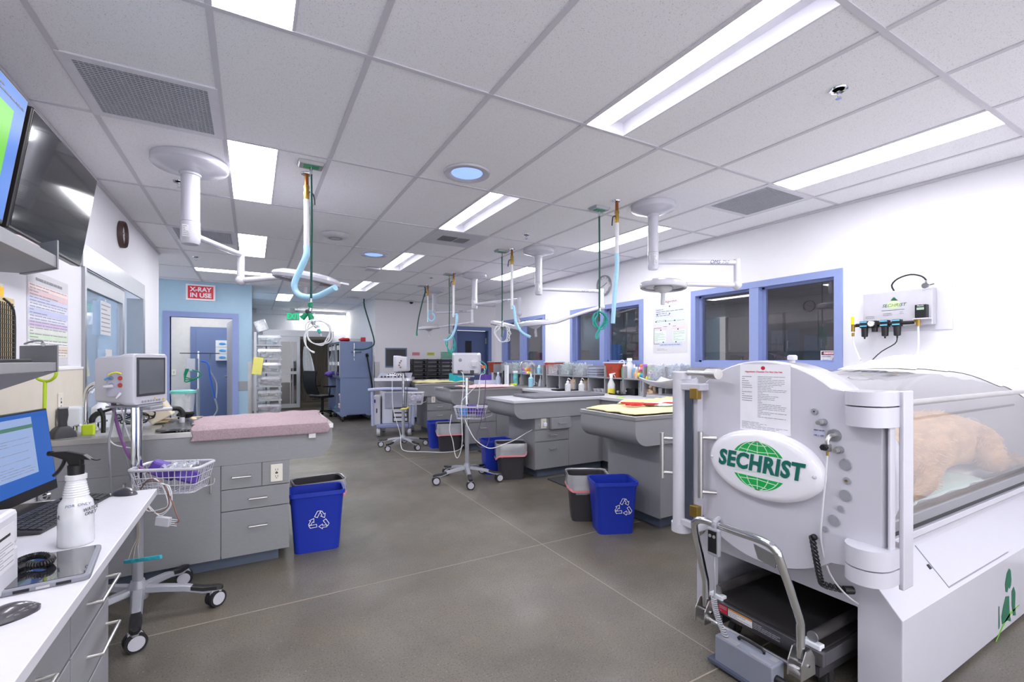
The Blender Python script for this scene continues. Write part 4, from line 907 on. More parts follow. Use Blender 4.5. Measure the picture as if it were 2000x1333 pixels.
for sgn in (1, -1):
    for px in (-.85, -.45, 0, .45, .85):
        thin([(.128*px*math.sin(t*PI/2)**1.0*1.0, sgn*.107*math.cos(t*PI/2)*1.0) for t in [i/12 for i in range(13)] if .107*math.cos(t*PI/2) > .05])
    for rr in (.3, .6, .85):
        thin([(x/20*.128*rr*1.1, sgn*(.107-.06*rr*rr-.03*rr+ .028*rr*(abs(x/20)**2)*-0-.0+.03*(1-abs(x)/20)*-rr*.4)) for x in range(-20, 21) if (x/20*rr*1.1)**2+((.107-.06*rr*rr-.03*rr-.012*rr*(1-abs(x)/20))/.107)**2 < 1])
fin('globe_lines', b, mat('globe_line_white', 'cfe8d6', .4), em, fix=False)
text('SECHRIST', .098, DGR, TE @ Matrix.Translation((0, .006, .002)), em, ext=.0015, shear=.16, sx=.85, bold=.0040, sp=1.10)
b = MB(); b.T = TE
for x in (-.235, .235): b.ball((x, 0, -.006), .008, 10)
fin('rivet', b, WPL, em, smooth=True)
# instruction sheet
TS = FR('-x', (1.9985-CX0, 0, 0))
def cs(y, z): return TS @ Matrix.Translation((-(y-CY), z, 0))
y0, y1, z0, z1 = 1.128, 1.362, 1.047, 1.352
b = MB(); rectT(b, TS, -(y1-CY), -(y0-CY), z0, z1-.0, .0008); sh = fin('instruction_sheet', b, mat('instruction_paper', 'e3e2e9', .5), dr)
TS2 = TS @ Matrix.Translation((0, 0, .001))
def L2(y): return -(y-CY)
printlines(TS2, L2(1.352), L2(1.30), 1.18, 1.30, 12, 1, sh, seed=21, h=.3, t=.0004); printlines(TS2, L2(1.275), L2(1.145), 1.11, 1.30, 26, 1, sh, seed=22, h=.3, t=.0004)
printlines(TS2, L2(1.352), L2(1.14), 1.055, 1.09, 6, 1, sh, seed=23, h=.3, t=.0004)
text('Hyperbaric Chamber Do Not Use List', .011, REDP, cs(1.25, 1.318) @ Matrix.Translation((0, 0, .0012)), sh)
b = MB(); b.T = cs(1.25, 1.335) @ Matrix.Translation((0, 0, .001)); b.prism(ell(0, 0, .010, .009, 8), 'z', 0, .0006); fin('stop_mark', b, REDP, sh)
# hinge knuckles on the right
def knuckle(z0, z1, nm, depth=.0):
    P = [(2.12, .768), (2.12, .915), (2.04, .915)]+[(2.0-.085*math.sin(t), .842+.073*math.cos(t)) for t in [i/10*PI for i in range(11)]]+[(2.04, .768)]
    b = C(MB()); b.rings([[(x, y, z0) for x, y in P], [(x, y, z1) for x, y in P]]); return fin(nm, b, WPL, ch, smooth=True)
knuckle(1.205, 1.255, 'hinge_knuckle'); knuckle(1.128, 1.200, 'hinge_knuckle'); knuckle(.615, .685, 'hinge_knuckle'); knuckle(.555, .61, 'hinge_knuckle')
b = C(MB()); b.box(2.05, 2.13, .756, .772, .535, 1.258); b.box(2.0, 2.04, .776, .786, .60, 1.2); fin('hinge_plate', b, WPL, ch, bevel=.004)
# left latch post
b = C(MB()); P = [(1.965-.05*math.cos(t), 1.675+.036*math.sin(t)) for t in [(-PI/2)+i/12*PI for i in range(13)]]+[(2.05, 1.711), (2.05, 1.639)]
b.rings([[(x, y, z) for x, y in P] for z in (.52, 1.272)]); fin('latch_post', b, WPL, ch, smooth=True)
b = C(MB()); b.lathe([(.048, 0), (.048, .035), (.043, .04)], (1.965, 1.675, 1.272), 24); fin('post_cap', b, WPL, ch, smooth=True)
b = C(MB()); b.lathe([(.038, -.05), (.05, -.045), (.05, .0)], (1.965, 1.675, .52), 24); fin('post_foot', b, WPL, ch, smooth=True)
for zz in (.535, 1.235): b = C(MB()); b.box(1.93, 2.02, 1.535, 1.66, zz-.018, zz+.018); fin('post_bracket', b, WPL, ch, bevel=.006)
b = C(MB()); b.cyl((1.955, 1.62, 1.305), (1.90, 1.43, 1.305), .014, n=14); b.cyl((1.915, 1.475, 1.305), (1.893, 1.40, 1.305), .024, n=16); fin('latch_lever', b, STEEL, ch, smooth=True)
b = C(MB()); b.box(1.948, 1.955, 1.592, 1.638, .555, 1.215); fin('glass_strip', b, mat('dark_strip', '565d6c', .1, .4), ch)
b = C(MB()); b.box(1.962, 2.0, 1.57, 1.64, .555, 1.215); fin('post_plate', b, WPL, ch)
for z in (1.175, .585):
    b = C(MB()); b.box(1.925, 1.96, 1.545, 1.59, z, z+.055); fin('brass_block', b, BRASS, ch, bevel=.003)
def bar(x, y, z0, z1, back, nm, par, r=.011):
    b = C(MB()); b.cyl((x, y, z0), (x, y, z1), r, n=14)
    for z in (z0+.03, z1-.03): b.cyl((x, y, z), (back[0], back[1], z), r*.75, n=12)
    return fin(nm, b, STEEL, par, smooth=True)
bar(1.945, 1.54, .685, 1.015, (2.0, 1.49), 'door_handle', dr, .013)
bar(1.90, 1.745, .745, .985, (1.94, 1.70), 'post_handle', ch)
# ports on the door
def port(u, v, r, nm='port_cap', m=SILV, h=.008):
    r = r*1.55
    p = on_x(u, v, 2.0); b = C(MB()); b.cyl((2.0, p.y, p.z), (2.0-h, p.y, p.z), r, r*.93, n=26); return fin(nm, b, m, dr, smooth=True), p
for u, v, r in ((1652, 908, .0125*1.15), (1652, 968, .0145), (1630, 1017, .0145), (1643, 994, .008), (1612, 1034, .0075)): port(u, v, r)
o, p = port(1655, 939, .009); b = C(MB()); b.cyl((1.992, p.y, p.z), (1.988, p.y, p.z), .0045, n=10); fin('socket', b, BRASS, o)
o, p = port(1592, 804, .0085); b = C(MB()); b.cyl((1.992, p.y, p.z), (1.989, p.y, p.z), .003, n=8); fin('socket', b, INK, o)
for u, v in ((1609, 825), (1641, 879)):
    o, p = port(u, v, .0095, 'gas_nipple', ALU, .02); b = C(MB()); b.cyl((1.98, p.y, p.z), (1.955, p.y, p.z), .011, .009, n=12); fin('tip', b, STEEL, o, smooth=True)
o, p = port(1630, 851, .0165, 'vent_flange', ALU, .01)
q = on_x(1616, 868, 1.955)
b = C(MB()); b.tube([(1.99, p.y, p.z), (1.965, p.y, p.z), (1.955, q.y, q.z+.015), (1.955, q.y, q.z)], .008, 10); fin('elbow_fitting', b, STEEL, dr, smooth=True)
b = C(MB()); b.box(1.945, 1.965, q.y-.010, q.y+.010, q.z-.028, q.z+.0); kb = fin('valve_body', b, STEEL, dr); b = C(MB()); b.cyl((1.946, q.y+.004, q.z-.012), (1.928, q.y+.004, q.z-.012), .014, .012, n=6); fin('valve_knob', b, BLK, kb)
b = C(MB()); b.cyl((1.955, q.y, q.z-.028), (1.955, q.y, q.z-.045), .005, n=8); fin('brass_barb', b, BRASS, kb)
b = C(MB()); pe = on_x(1605, 1010, 1.965); b.tube([(1.955, q.y, q.z-.04), on_x(1612, 940, 1.95), pe, on_x(1604, 1060, 1.99), on_x(1620, 1120, 2.02), on_x(1650, 1160, 2.08), on_x(1676, 1180, 2.15)], .0035, 7); fin('clear_tube', b, mat('milky_tube', 'd5d6da', .3), ch, smooth=True)
b = MB(); rectT(b, cs(on_x(1600, 846, 2).y, on_x(1600, 846, 2).z), -.0225, .0225, -.014, .014, .001); lb_ = fin('valve_label', b, mat('label_blue_grey', 'b7bad2', .4), dr)
text('VENT VALVE', .007, INK, cs(on_x(1600, 842, 2).y, on_x(1600, 841, 2).z) @ Matrix.Translation((0, 0, .0013)), lb_); text('ON  |  OFF', .008, INK, cs(on_x(1600, 852, 2).y, on_x(1600, 851, 2).z) @ Matrix.Translation((0, 0, .0013)), lb_)
# coiled black cord
p0 = on_x(1590, 1050, 1.985); p1 = on_x(1648, 1153, 2.11); P = []
for i in range(17*10+1):
    s = i/170; c = p0.lerp(p1, s)+Vector((0, 0, -.02*math.sin(PI*s))); c.x = 1.972 if s < .7 else 1.972+.14*(s-.7)/.3; a = 2*PI*17*s; P.append(c+Vector((.013*math.cos(a), .013*math.sin(a)*.7, .013*math.sin(a)*.7)))
b = C(MB()); b.tube(P, .0038, 6, smooth=0); b.cyl(p1, p1+Vector((.03, -.02, 0)), .016, n=12); b.ball(p0, .013); fin('coiled_cord', b, BLK, ch, smooth=True)
# rails along the near side
b = C(MB()); b.cyl((2.12, .80, 1.205), (4.4, .80, 1.205), .0125, n=12); b.cyl((2.12, .925, .575), (4.4, .925, .575), .010, n=12); fin('tie_rod', b, STEEL, ch, smooth=True)
b = C(MB()); b.box(2.16, 4.42, .885, .93, .598, .628); fin('ledge', b, WPL, ch, bevel=.003)
b = C(MB()); b.box(2.16, 4.42, .90, .96, .628, .655); fin('dark_gap', b, BLK, ch)  # black strip stands in for the dark gap under the track
b = C(MB()); b.box(2.16, 4.42, .885, .96, .655, .705); fin('track', b, ALU, ch, bevel=.006)
b = C(MB()); b.box(2.24, 4.28, 1.03, 1.50, .64, .655); fin('tray', b, STEEL, ch)
# logo on the near side: seated person and dog over a green arc
b = MB(); TL = FR('-y', (3.29-CX0, .7995-CY, 0)); b.T = TL
P = lambda pts: b.prism(pts, 'z', 0, .001)
P([(.02, .30), (.05, .315), (.075, .30), (.085, .25), (.075, .22), (.06, .21), (.04, .225), (.025, .20), (.0, .21), (-.01, .25)])
P([(-.0, .185), (.05, .175), (.055, .10), (.075, .04), (.02, .06), (-.05, .06), (-.06, .10), (-.03, .15)])
P([(.09, .19), (.12, .205), (.145, .17), (.14, .10), (.15, .05), (.11, .06), (.09, .12)]); P([(-.10, .16), (-.09, .16), (-.085, .06), (-.10, .05)])
fin('side_logo', b, mat('logo_forest', '14664a', .4), ch)
b = MB(); b.T = TL; A = [(-.19+.4*i/16, -.03+.12*math.sin(PI*.5*min(1, i/12))) for i in range(17)]
b.prism(A+[(x, z-.012*math.sin(PI*i/16)-.002) for i, (x, z) in reversed(list(enumerate(A)))], 'z', 0, .001); fin('side_logo_arc', b, mat('logo_lime', '6ab82c', .4), ch)
# mattress, pad and dog inside
mt = tag(fin('chamber_mattress', MB().rbox(2.30, 4.22, 1.04, 1.49, .656, .712, .03), mat('mattress_sheet', 'd8dae0', .8), bevel=.01), 'pale mattress lying on the tray inside the clear chamber', 'mattress')
b = MB(); b.grid(lambda u, v: (2.38+u*1.15, .93+v*.52+.01*math.sin(u*23), .716+.010*noise.noise(Vector((u*9, v*4, 0)))+max(0, .08-v)*-.35), 60, 16); tag(fin('absorbent_pad', b, MINT, solid=.006, smooth=True), 'mint absorbent pad under the dog inside the chamber', 'pad')
# dog (golden coat), lying curled on its side, built as one continuous body
def dog():
    FUR = mat('golden_fur', 'bd9260', .9, var=.25, scale=7, stretch=(1, 2.5, 2.5), bump=1.0, bscale=70)
    me = bpy.data.meshes.new('dog'); V = []; E = []; Rr = []
    def pt(p, r, par=None):
        V.append(p); Rr.append(r); i = len(V)-1
        if par is not None: E.append((par, i))
        return i
    pel = pt((3.78, 1.27, .86), (.15, .14)); b1 = pt((3.58, 1.26, .88), (.165, .155), pel); b2 = pt((3.32, 1.25, .89), (.175, .165), b1); b3 = pt((3.08, 1.25, .885), (.175, .165), b2); sh_ = pt((2.88, 1.24, .87), (.15, .15), b3)
    nk = pt((2.74, 1.22, .88), (.11, .11), sh_); hd = pt((2.60, 1.20, .86), (.085, .085), nk); mz = pt((2.50, 1.19, .82), (.05, .045), hd); pt((2.44, 1.19, .80), (.035, .03), mz)
    e1 = pt((2.62, 1.12, .86), (.035, .03), hd); pt((2.60, 1.09, .80), (.02, .03), e1); e2 = pt((2.62, 1.28, .87), (.035, .03), hd); pt((2.60, 1.31, .81), (.02, .03), e2)
    h = pt((3.76, 1.15, .82), (.10, .09), pel); k = pt((3.58, 1.07, .77), (.065, .055), h); hk = pt((3.74, 1.05, .745), (.035, .03), k); pt((3.60, 1.035, .74), (.035, .028), hk)
    h = pt((3.80, 1.38, .82), (.09, .08), pel); k = pt((3.62, 1.44, .78), (.06, .05), h); pt((3.74, 1.46, .75), (.035, .03), k)
    f = pt((2.90, 1.13, .80), (.07, .06), sh_); f2 = pt((2.80, 1.08, .765), (.045, .04), f); f3 = pt((2.66, 1.06, .745), (.035, .03), f2); pt((2.58, 1.06, .74), (.036, .028), f3)
    f = pt((2.90, 1.35, .80), (.07, .06), sh_); f2 = pt((2.80, 1.40, .765), (.045, .04), f); pt((2.62, 1.41, .745), (.035, .03), f2)
    t = pt((3.92, 1.27, .82), (.05, .05), pel); t2 = pt((4.02, 1.22, .76), (.04, .035), t); t3 = pt((4.05, 1.12, .745), (.035, .03), t2); pt((3.98, 1.06, .74), (.02, .02), t3)
    me.from_pydata(V, E, []); o = bpy.data.objects.new('dog', me); COL.objects.link(o)
    o.modifiers.new('k', 'SKIN'); sv_ = me.skin_vertices[0].data
    for i, r in enumerate(Rr): sv_[i].radius = r
    sv_[0].use_root = True
    o.modifiers.new('u', 'SUBSURF').levels = 3; o.modifiers['u'].render_levels = 3
    bpy.context.view_layer.update()
    m2 = bpy.data.meshes.new_from_object(o.evaluated_get(bpy.context.evaluated_depsgraph_get())); bpy.data.objects.remove(o)
    for v in m2.vertices:
        v.co.z = max(v.co.z, .722); n = v.normal; s = noise.noise(Vector((v.co.x*14, v.co.y*30, v.co.z*30)))*.006; v.co += n*s
    m2.materials.clear(); m2.materials.append(FUR)
    for p in m2.polygons: p.use_smooth = True
    o = bpy.data.objects.new('dog', m2); COL.objects.link(o)
    for v in m2.vertices: v.co.x = 3.2+(v.co.x-3.2)*1.08+.10; v.co.z = .722+(v.co.z-.722)*1.12-.002; v.co.y = max(1.24+(v.co.y-1.24)*1.12-.09, CY-math.sqrt(max(.01, .37**2-(v.co.z-CZ)**2)))
    tag(o, 'golden furred dog lying inside the clear hyperbaric chamber', 'dog')
    rd = random.Random(6); b = MB(); ps = list(m2.polygons); m2.update()
    FL = Vector((.8, -.05, -.35))
    for i in range(9000):
        p = rd.choice(ps); c = p.center.copy(); n = p.normal
        if n.z < -.2 or c.z < .73: continue
        c += Vector((rd.uniform(-.012, .012), rd.uniform(-.012, .012), rd.uniform(-.008, .008)))
        f = (FL-n*FL.dot(n)); f.normalize(); f = (f+n*.28+Vector((rd.uniform(-.3, .3), rd.uniform(-.3, .3), rd.uniform(-.2, .2)))*.6).normalized(); s = n.cross(f).normalized()*rd.uniform(.0012, .0026); L = rd.uniform(.018, .042)
        b.f([b.v(c-s), b.v(c+s), b.v(c+f*L*.6+s*.7+n*.002), b.v(c+f*L), b.v(c+f*L*.6-s*.7+n*.002)])
    fur = fin('fur', b, mat('golden_fur_tips', 'cda672', .9, var=.3, scale=12), o, fix=False); fur['kind'] = 'stuff'
    b = MB(); b.ball((2.474, 1.094, .813), .014, 10); fin('nose', b, BLK, o, smooth=True)
    b = MB(); b.ball((2.598, 1.05, .888), .011, 8); b.ball((2.598, 1.15, .89), .011, 8); fin('eye', b, BLK, o, smooth=True)
dog()
# draped white sheet over the chamber
def sheet(u, v):
    x = 2.85+u*1.60; K = ((2.85, -.45), (3.2, .05), (3.68, .29), (3.86, .57), (4.05, .88), (4.5, 1.35)); near = K[-1][1]
    for (xa, na), (xb, nb) in zip(K[:-1], K[1:]):
        if xa <= x <= xb: near = na+(nb-na)*(x-xa)/(xb-xa)
    near += .06*math.sin(x*23)+.05*noise.noise(Vector((x*9, 1, 1)))
    a = near+(-1.6-near)*v
    e = min(1, v*7); bulk = max(0, min(1, (x-2.95)/.6))*math.exp(-((a+.05)/.75)**2)
    r = .4125+.012*e+.022*e*abs(noise.noise(Vector((x*4+a*3, a*4, 3))))+e*(.055*bulk+.03*bulk*abs(noise.noise(Vector((x*5+a*6, a*9, 1))))+.012*noise.noise(Vector((x*11, a*14, 7))))
    return (x, CY-r*math.sin(a), CZ+r*math.cos(a))
b = MB(); b.grid(sheet, 110, 70); tag(fin('white_sheet', b, mat('white_sheet_fabric', 'eeedf2', .8, var=.01, bump=.15, bscale=40), smooth=True), 'crumpled white sheet draped over the top of the clear chamber', 'sheet')
# ================================================================== DOCKING TROLLEY under the chamber
tr = thing('chamber_trolley', 'steel docking trolley with bent chrome push handle parked under the chamber', 'trolley', (1.88, 1.25, 0))
def Q(b): b.T = Matrix.Translation((-1.88, -1.25, 0)); return b
DST = mat('dull_steel', '77757a', .35, .9, var=.08)
fin('deck', Q(MB()).box(1.985, 3.2, 1.0, 1.50, .205, .212), mat('black_deck_mat', '2a2829', .5), tr)
b = Q(MB()); b.box(1.965, 1.985, .985, 1.515, .15, .205); b.box(1.985, 3.2, .985, 1.0, .15, .205); b.box(1.985, 3.2, 1.5, 1.515, .15, .205); b.box(1.985, 3.2, 1.0, 1.5, .15, .204); fin('frame', b, DST, tr, bevel=.002)
for y in (1.035, 1.475):
    b = Q(MB()); b.cyl((1.99, y, .245), (3.1, y, .245), .021, n=18); o = fin('roller', b, mat('black_roller', '403d3e', .35), tr, smooth=True); b = Q(MB()); b.cyl((1.985, y, .245), (1.991, y, .245), .0215, n=18); fin('roller_cap', b, ALU, o)
    b = Q(MB()); b.box(1.975, 2.01, y-.035, y+.035, .205, .225); fin('roller_block', b, CLEARF, tr, bevel=.003)
b = MB(); T0 = FR('-x', (1.9645-1.88, 0, .178))
lab = [(-.20, -.155, REDP), (-.15, -.03, PAPER), (-.028, .10, mat('dark_label', '46454b', .5))]
for a, c, m in lab:
    b = MB(); rectT(b, T0, a, c, -.018, .018, .001); o = fin('sticker', b, m, tr); printlines(T0 @ Matrix.Translation((0, 0, .001)), a+.003, c-.003, -.015, .015, 4, 1, o, seed=int(a*100)+40, t=.0004)
b = MB(); rectT(b, T0, -.15, -.03, .012, .018, .0015); fin('sticker', b, mat('orange_label', 'd08a3c', .5), tr)
b = Q(MB())
for y in (1.03, 1.47):
    b.box(1.99, 2.9, y-.02, y+.02, .09, .13)
b.box(2.05, 2.09, 1.03, 1.47, .09, .15); b.box(2.8, 2.84, 1.03, 1.47, .09, .15); fin('chassis', b, DST, tr)
for x in (2.1, 2.85):
    for y in (1.04, 1.46):
        b = Q(MB()); b.cyl((x, y-.015, .035), (x, y+.015, .035), .035, n=18); w_ = fin('caster', b, RUB, tr, smooth=True); b = Q(MB()); b.box(x-.015, x+.015, y-.022, y-.017, .03, .1); b.box(x-.015, x+.015, y+.017, y+.022, .03, .1); fin('fork', b, DST, w_)
b = Q(MB()); hy0, hy1 = 1.035, 1.475
P = [(1.90, hy1, .19), (1.90, hy1, .30), (1.885, hy1+.0, .36), (1.80, hy1-.02, .58), (1.79, hy1-.035, .625), (1.785, hy1-.085, .645), (1.785, hy1-.22, .645), (1.785, hy0+.085, .645), (1.79, hy0+.035, .625), (1.80, hy0+.02, .58), (1.885, hy0, .36), (1.90, hy0, .30), (1.90, hy0, .19)]
b.tube(P, .0165, 14, smooth=4); fin('push_handle', b, CHROME, tr, smooth=True)
for y in (hy0, hy1):
    b = Q(MB()); 
    for s in (-.028, .024): b.prism([(1.855, .12), (1.955, .12), (1.95, .19), (1.925, .225), (1.89, .225), (1.86, .18)], 'y', y+s, y+s+.004)
    b.box(1.865, 1.945, y-.024, y+.024, .12, .135); o = fin('handle_bracket', b, STEEL, tr); b = Q(MB()); b.cyl((1.90, y-.034, .17), (1.90, y+.034, .17), .006, n=8); fin('bolt', b, CHROME, o)
b = Q(MB()); b.cyl((1.90, hy0, .135), (1.90, hy1, .135), .010, n=12); fin('cross_bar', b, CHROME, tr, smooth=True)
b = Q(MB()); b.prism([(hy0+.13, .615), (hy0+.03, .60), (hy0+.04, .55), (hy0+.11, .56)], 'x', 1.795, 1.80); fin('gusset_plate', b, ALU, tr)
t = thing('control_box', 'blue grey actuator box with cables at the foot of the trolley', 'control box', (1.80, 1.22, .03)); BG = mat('blue_grey_casing', '7f8391', .45)
b = MB(); b.box(0, .085, -.13, .13, 0, .115); fin('casing', b, BG, t, bevel=.006); b = MB(); b.box(-.012, .09, -.15, .16, -.012, .005); fin('base_plate', b, mat('slate_plate', '4c5266', .5), t, bevel=.003)
b = MB(); b.tube([(.06, .05, .115), (.06, .05, .13), (.06, -.05, .13), (.06, -.06, .115)], .006, 8, smooth=2); fin('carry_handle', b, BLK, t)
for q in ((.005, .04, .03, .11), (.005, .02, -.12, -.03), (.045, .07, -.12, -.09)): fin('label_plate', MB().box(*q, .115, .116), GREYP, t)
b = MB(); b.cyl((.03, -.13, .06), (.03, -.17, .06), .018, n=14); b.tube([(.03, -.17, .06), (.03, -.2, .05), (.02, -.2, .0), (.03, -.16, -.02)], .008, 8); fin('plug', b, BLK, t, smooth=True)
t = thing('hand_remote', 'grey hand remote with black keypad clipped on the chrome push handle', 'remote', (1.765, 1.325, .59))
b = MB(); b.rbox(-.014, .010, -.030, .030, -.075, .045, .01, 4); fin('casing', b, SILV, t, bevel=.006); b = MB(); b.box(-.0165, -.014, -.021, .021, -.06, .035); fin('keypad', b, BLK, t, bevel=.003)
b = MB()
for y in (-.010, .010): b.cyl((-.0165, y, .012), (-.019, y, .012), .007, n=12)
fin('button', b, SILV, t); b = MB(); b.tube([(.0, 0, .04), (.0, 0, .07), (.03, 0, .082), (.045, 0, .06)], .010, 8); fin('hook', b, SILV, t)
P = [(0, 0, -.075), (0, 0, -.15), (.03, .02, -.24), (.035, .03, -.28)]
b = MB(); b.tube(P, .004, 7); 
c0 = Vector((.035, .03, -.28)); c1 = Vector((.06, -.01, -.44)); P = []
for i in range(17*9+1):
    s = i/153; c = c0.lerp(c1, s)+Vector((0, .012*math.sin(PI*s), 0)); a = 2*PI*17*s; P.append(c+Vector((.0105*math.cos(a), .0105*math.sin(a), 0)))
b.tube(P, .003, 6, smooth=0); fin('coiled_cable', b, mat('grey_cable', 'a9abb2', .5), t, smooth=True)
# ================================================================== REGULATOR PANEL on the right wall
t = thing('gas_regulator_panel', 'white gas regulator panel with green lettering and black filters on the right wall', 'regulator panel', (XR, 1.66, 1.77))
fin('backboard', MB().box(-.012, -.001, -.29, .28, -.17, .16), WPL2, t, bevel=.003)
fin('cover', MB().box(-.09, -.012, -.20, .25, -.13, .15), mat('panel_enamel', 'b9b8c0', .4), t, bevel=.006)
TP = FR('-x', (-.091, 0, 0))
text('SECHRIST', .036, mat('panel_green', '1f5a38', .5), TP @ Matrix.Translation((-.04, .035, 0)), t, shear=.3, ext=.0004)
b = MB(); b.T = TP; b.prism(ell(-.04, .04, .045, .03), 'z', 0, .0004); fin('logo_oval', b, mat('pale_lime', 'c0d4a0', .6), t)
b = MB(); b.T = TP; b.prism([(-.06, .075), (-.045, .095), (-.035, .10), (-.02, .08), (-.01, .07)], 'z', 0, .0008); b.box(-.12, .03, -.003, .0, 0, .0006); fin('logo_mark', b, mat('panel_green'), t)
printlines(TP, -.23, -.17, -.06, -.035, 2, 1, t, seed=5, h=.3); printlines(TP, -.11, -.05, -.045, -.02, 2, 1, t, seed=6, h=.3); printlines(TP, .0, .07, -.04, -.015, 2, 1, t, seed=7, h=.3); printlines(TP, .14, .2, .12, .14, 2, 1, t, seed=8, h=.3)
b = MB()
b.cyl((-.12, .29, -.11), (-.12, -.10, -.11), .014, n=12)
for y in (.225, .16, .085, .005): b.box(-.145, -.095, y-.028, y+.028, -.135, -.08)
mf = fin('manifold', b, BLK, t, bevel=.004)
for y in (.225, .085, .005):
    b = MB(); b.lathe([(.012, -.075), (.022, -.07), (.024, 0)], (-.12, y, -.135), 16); b.cyl((-.12, y, -.21), (-.12, y, -.225), .006, n=8); fin('filter_bowl', b, BLK, mf, smooth=True)
    b = MB(); b.box(-.1465, -.145, y-.024, y+.024, -.093, -.083); b.box(-.1465, -.145, y-.024, y+.024, -.125, -.115); fin('blue_band', b, mat('cyan_band', '5db4e0', .5), mf)
b = MB(); b.lathe([(.02, -.035), (.022, 0)], (-.12, .155, -.135), 16); fin('filter_knob', b, BLK, mf, smooth=True)
b = MB(); b.T = FR('-x', (-.146, .165, -.105)); b.lathe([(.026, 0), (.026, .012), (.022, .013)], (0, 0, 0), 20); g = fin('gauge', b, CHROME, mf, smooth=True); b = MB(); b.T = FR('-x', (-.1595, .165, -.105)); b.prism(ell(0, 0, .021, .021, 18), 'z', 0, .0008); fin('gauge_face', b, PAPER, g); b = MB(); rectT(b, FR('-x', (-.1605, .165, -.105)) @ Matrix.Rotation(.8, 4, 'Z'), -.001, .001, 0, .017, .0006); fin('gauge_needle', b, REDP, g)
b = MB(); b.cyl((-.12, .31, -.10), (-.12, .31, -.16), .013, n=10); b.cyl((-.12, .31, -.17), (-.12, .31, -.20), .010, n=10); b.cyl((-.12, .30, -.115), (-.12, .285, -.115), .010, n=8); fin('brass_valve', b, BRASS, t, smooth=True)
b = MB(); b.box(-.135, -.128, .30, .32, -.10, -.035); fin('valve_lever', b, mat('lever_yellow', 'e6d21c', .5), t)
b = MB(); b.cyl((-.12, -.125, -.075), (-.12, -.125, -.14), .013, n=10); b.cyl((-.12, -.10, -.10), (-.12, -.12, -.10), .010, n=8); fin('brass_valve', b, BRASS, t, smooth=True)
b = MB(); b.box(-.14, -.092, -.18, -.11, -.08, .02); ox = fin('oxygen_meter', b, BLK, t, bevel=.004); b = MB(); rectT(b, FR("-x", (-.1405, -.145, -.01)), -.022, .022, -.010, .008, .0008); fin('display', b, mat('lcd_green', '9db4a0', .3), ox); text('MaxO2', .013, WHT, FR("-x", (-.1405, -.145, .010)), ox)
fin('meter_shelf', MB().box(-.15, -.09, -.195, -.10, -.09, -.082), WPL2, t)
b = MB(); b.tube([(-.05, .05, .15), (-.07, .06, .20), (-.07, .02, .245), (-.07, -.06, .265), (-.07, -.13, .24), (-.07, -.16, .20)], .006, 8); fin('black_hose', b, BLK, t, smooth=True)
b = MB(); b.cyl((-.07, -.16, .205), (-.07, -.16, .17), .014, n=12); b.cyl((-.07, -.155, .165), (-.09, -.155, .165), .022, n=16); b.cyl((-.07, -.17, .17), (-.07, -.205, .175), .008, n=8); fin('tank_gauge', b, CHROME, t, smooth=True)
b = MB(); b.tube([(-.12, .31, -.2), (-.12, .30, -.28), (-.2, .22, -.40)], .006, 8); b.tube([(-.12, -.125, -.14), (-.12, -.128, -.28), (-.15, -.13, -.36)], .006, 8); fin('white_hose', b, WHOSE, t, smooth=True)
b = MB(); b.tube([(-.12, .005, -.225), (-.12, .02, -.27), (-.14, .10, -.33), (-.2, .14, -.40)], .004, 8); fin('black_tube', b, BLK, t, smooth=True)
# ================================================================== MONITOR STANDS
def caster(par, x, y, a, r=.045):
    b = MB(); T = Matrix.Translation((x, y, 0)) @ Matrix.Rotation(a, 4, 'Z'); b.T = T
    for s in (-1, 1): b.cyl((0, s*.006, r), (0, s*.026, r), r, n=20)
    c = fin('caster', b, RUB, par, smooth=True)
    for s in (-1, 1): b = MB(); b.T = T; b.cyl((0, s*.0262, r), (0, s*.029, r), r*.74, n=20); fin('wheel_cap', b, WPL, c, smooth=True)
    b = MB(); b.T = T; b.prism([(-.03, r*.9), (-.028, r*2.05), (.02, r*2.1), (.036, r*1.5), (.02, r*1.0)], 'y', -.009, .009); b.cyl((0, 0, r*1.9), (0, 0, r*2.5), .012, n=10); fin('fork', b, WPL, c)
def stand_base(t, r, a0, zpole, face=0):
    for k in range(5):
        a = a0+2*PI*k/5; T = Matrix.Rotation(a, 4, 'Z')
        b = MB(); b.T = T
        b.rings([[(x, y*w, z) for x, y, z in ((x0, -1, zt-.03), (x0, 1, zt-.03), (x0, .7, zt), (x0, -.7, zt))] for x0, w, zt in ((.03, .030, .165), (.12, .028, .155), (.22, .026, .140), (r*.82, .024, .115), (r, .022, .112), (r+.02, .012, .108))])
        l = fin('leg', b, SILV, t, bevel=.004)
        b = MB(); b.T = T; b.rings([[(x, y*w, z) for x, y, z in ((x0, -1, zt-.02), (x0, 1, zt-.02), (x0, .75, zt), (x0, -.75, zt))] for x0, w, zt in ((r*.66, .0255, .1325), (r*.82, .026, .118), (r, .024, .1145), (r+.024, .012, .110))]); fin('leg_cap', b, BLK, l, bevel=.003)
        caster(t, r*math.cos(a)*.97, r*math.sin(a)*.97, face+.35*math.sin(k*2.3))
    b = MB(); b.lathe([(.045, .10), (.05, .13), (.045, .17), (.032, .19), (.03, .2)], (0, 0, 0), 20); fin('hub', b, SILV, t, smooth=True)
    b = MB(); b.cyl((0, 0, .18), (0, 0, .62), .024, n=20); fin('lower_pole', b, SILV, t, smooth=True)
    b = MB(); b.cyl((0, 0, .60), (0, 0, zpole), .021, n=20); b.cyl((-.018, -.02, .62), (-.018, -.02, zpole), .008, n=8); fin('pole', b, CHROME, t, smooth=True)
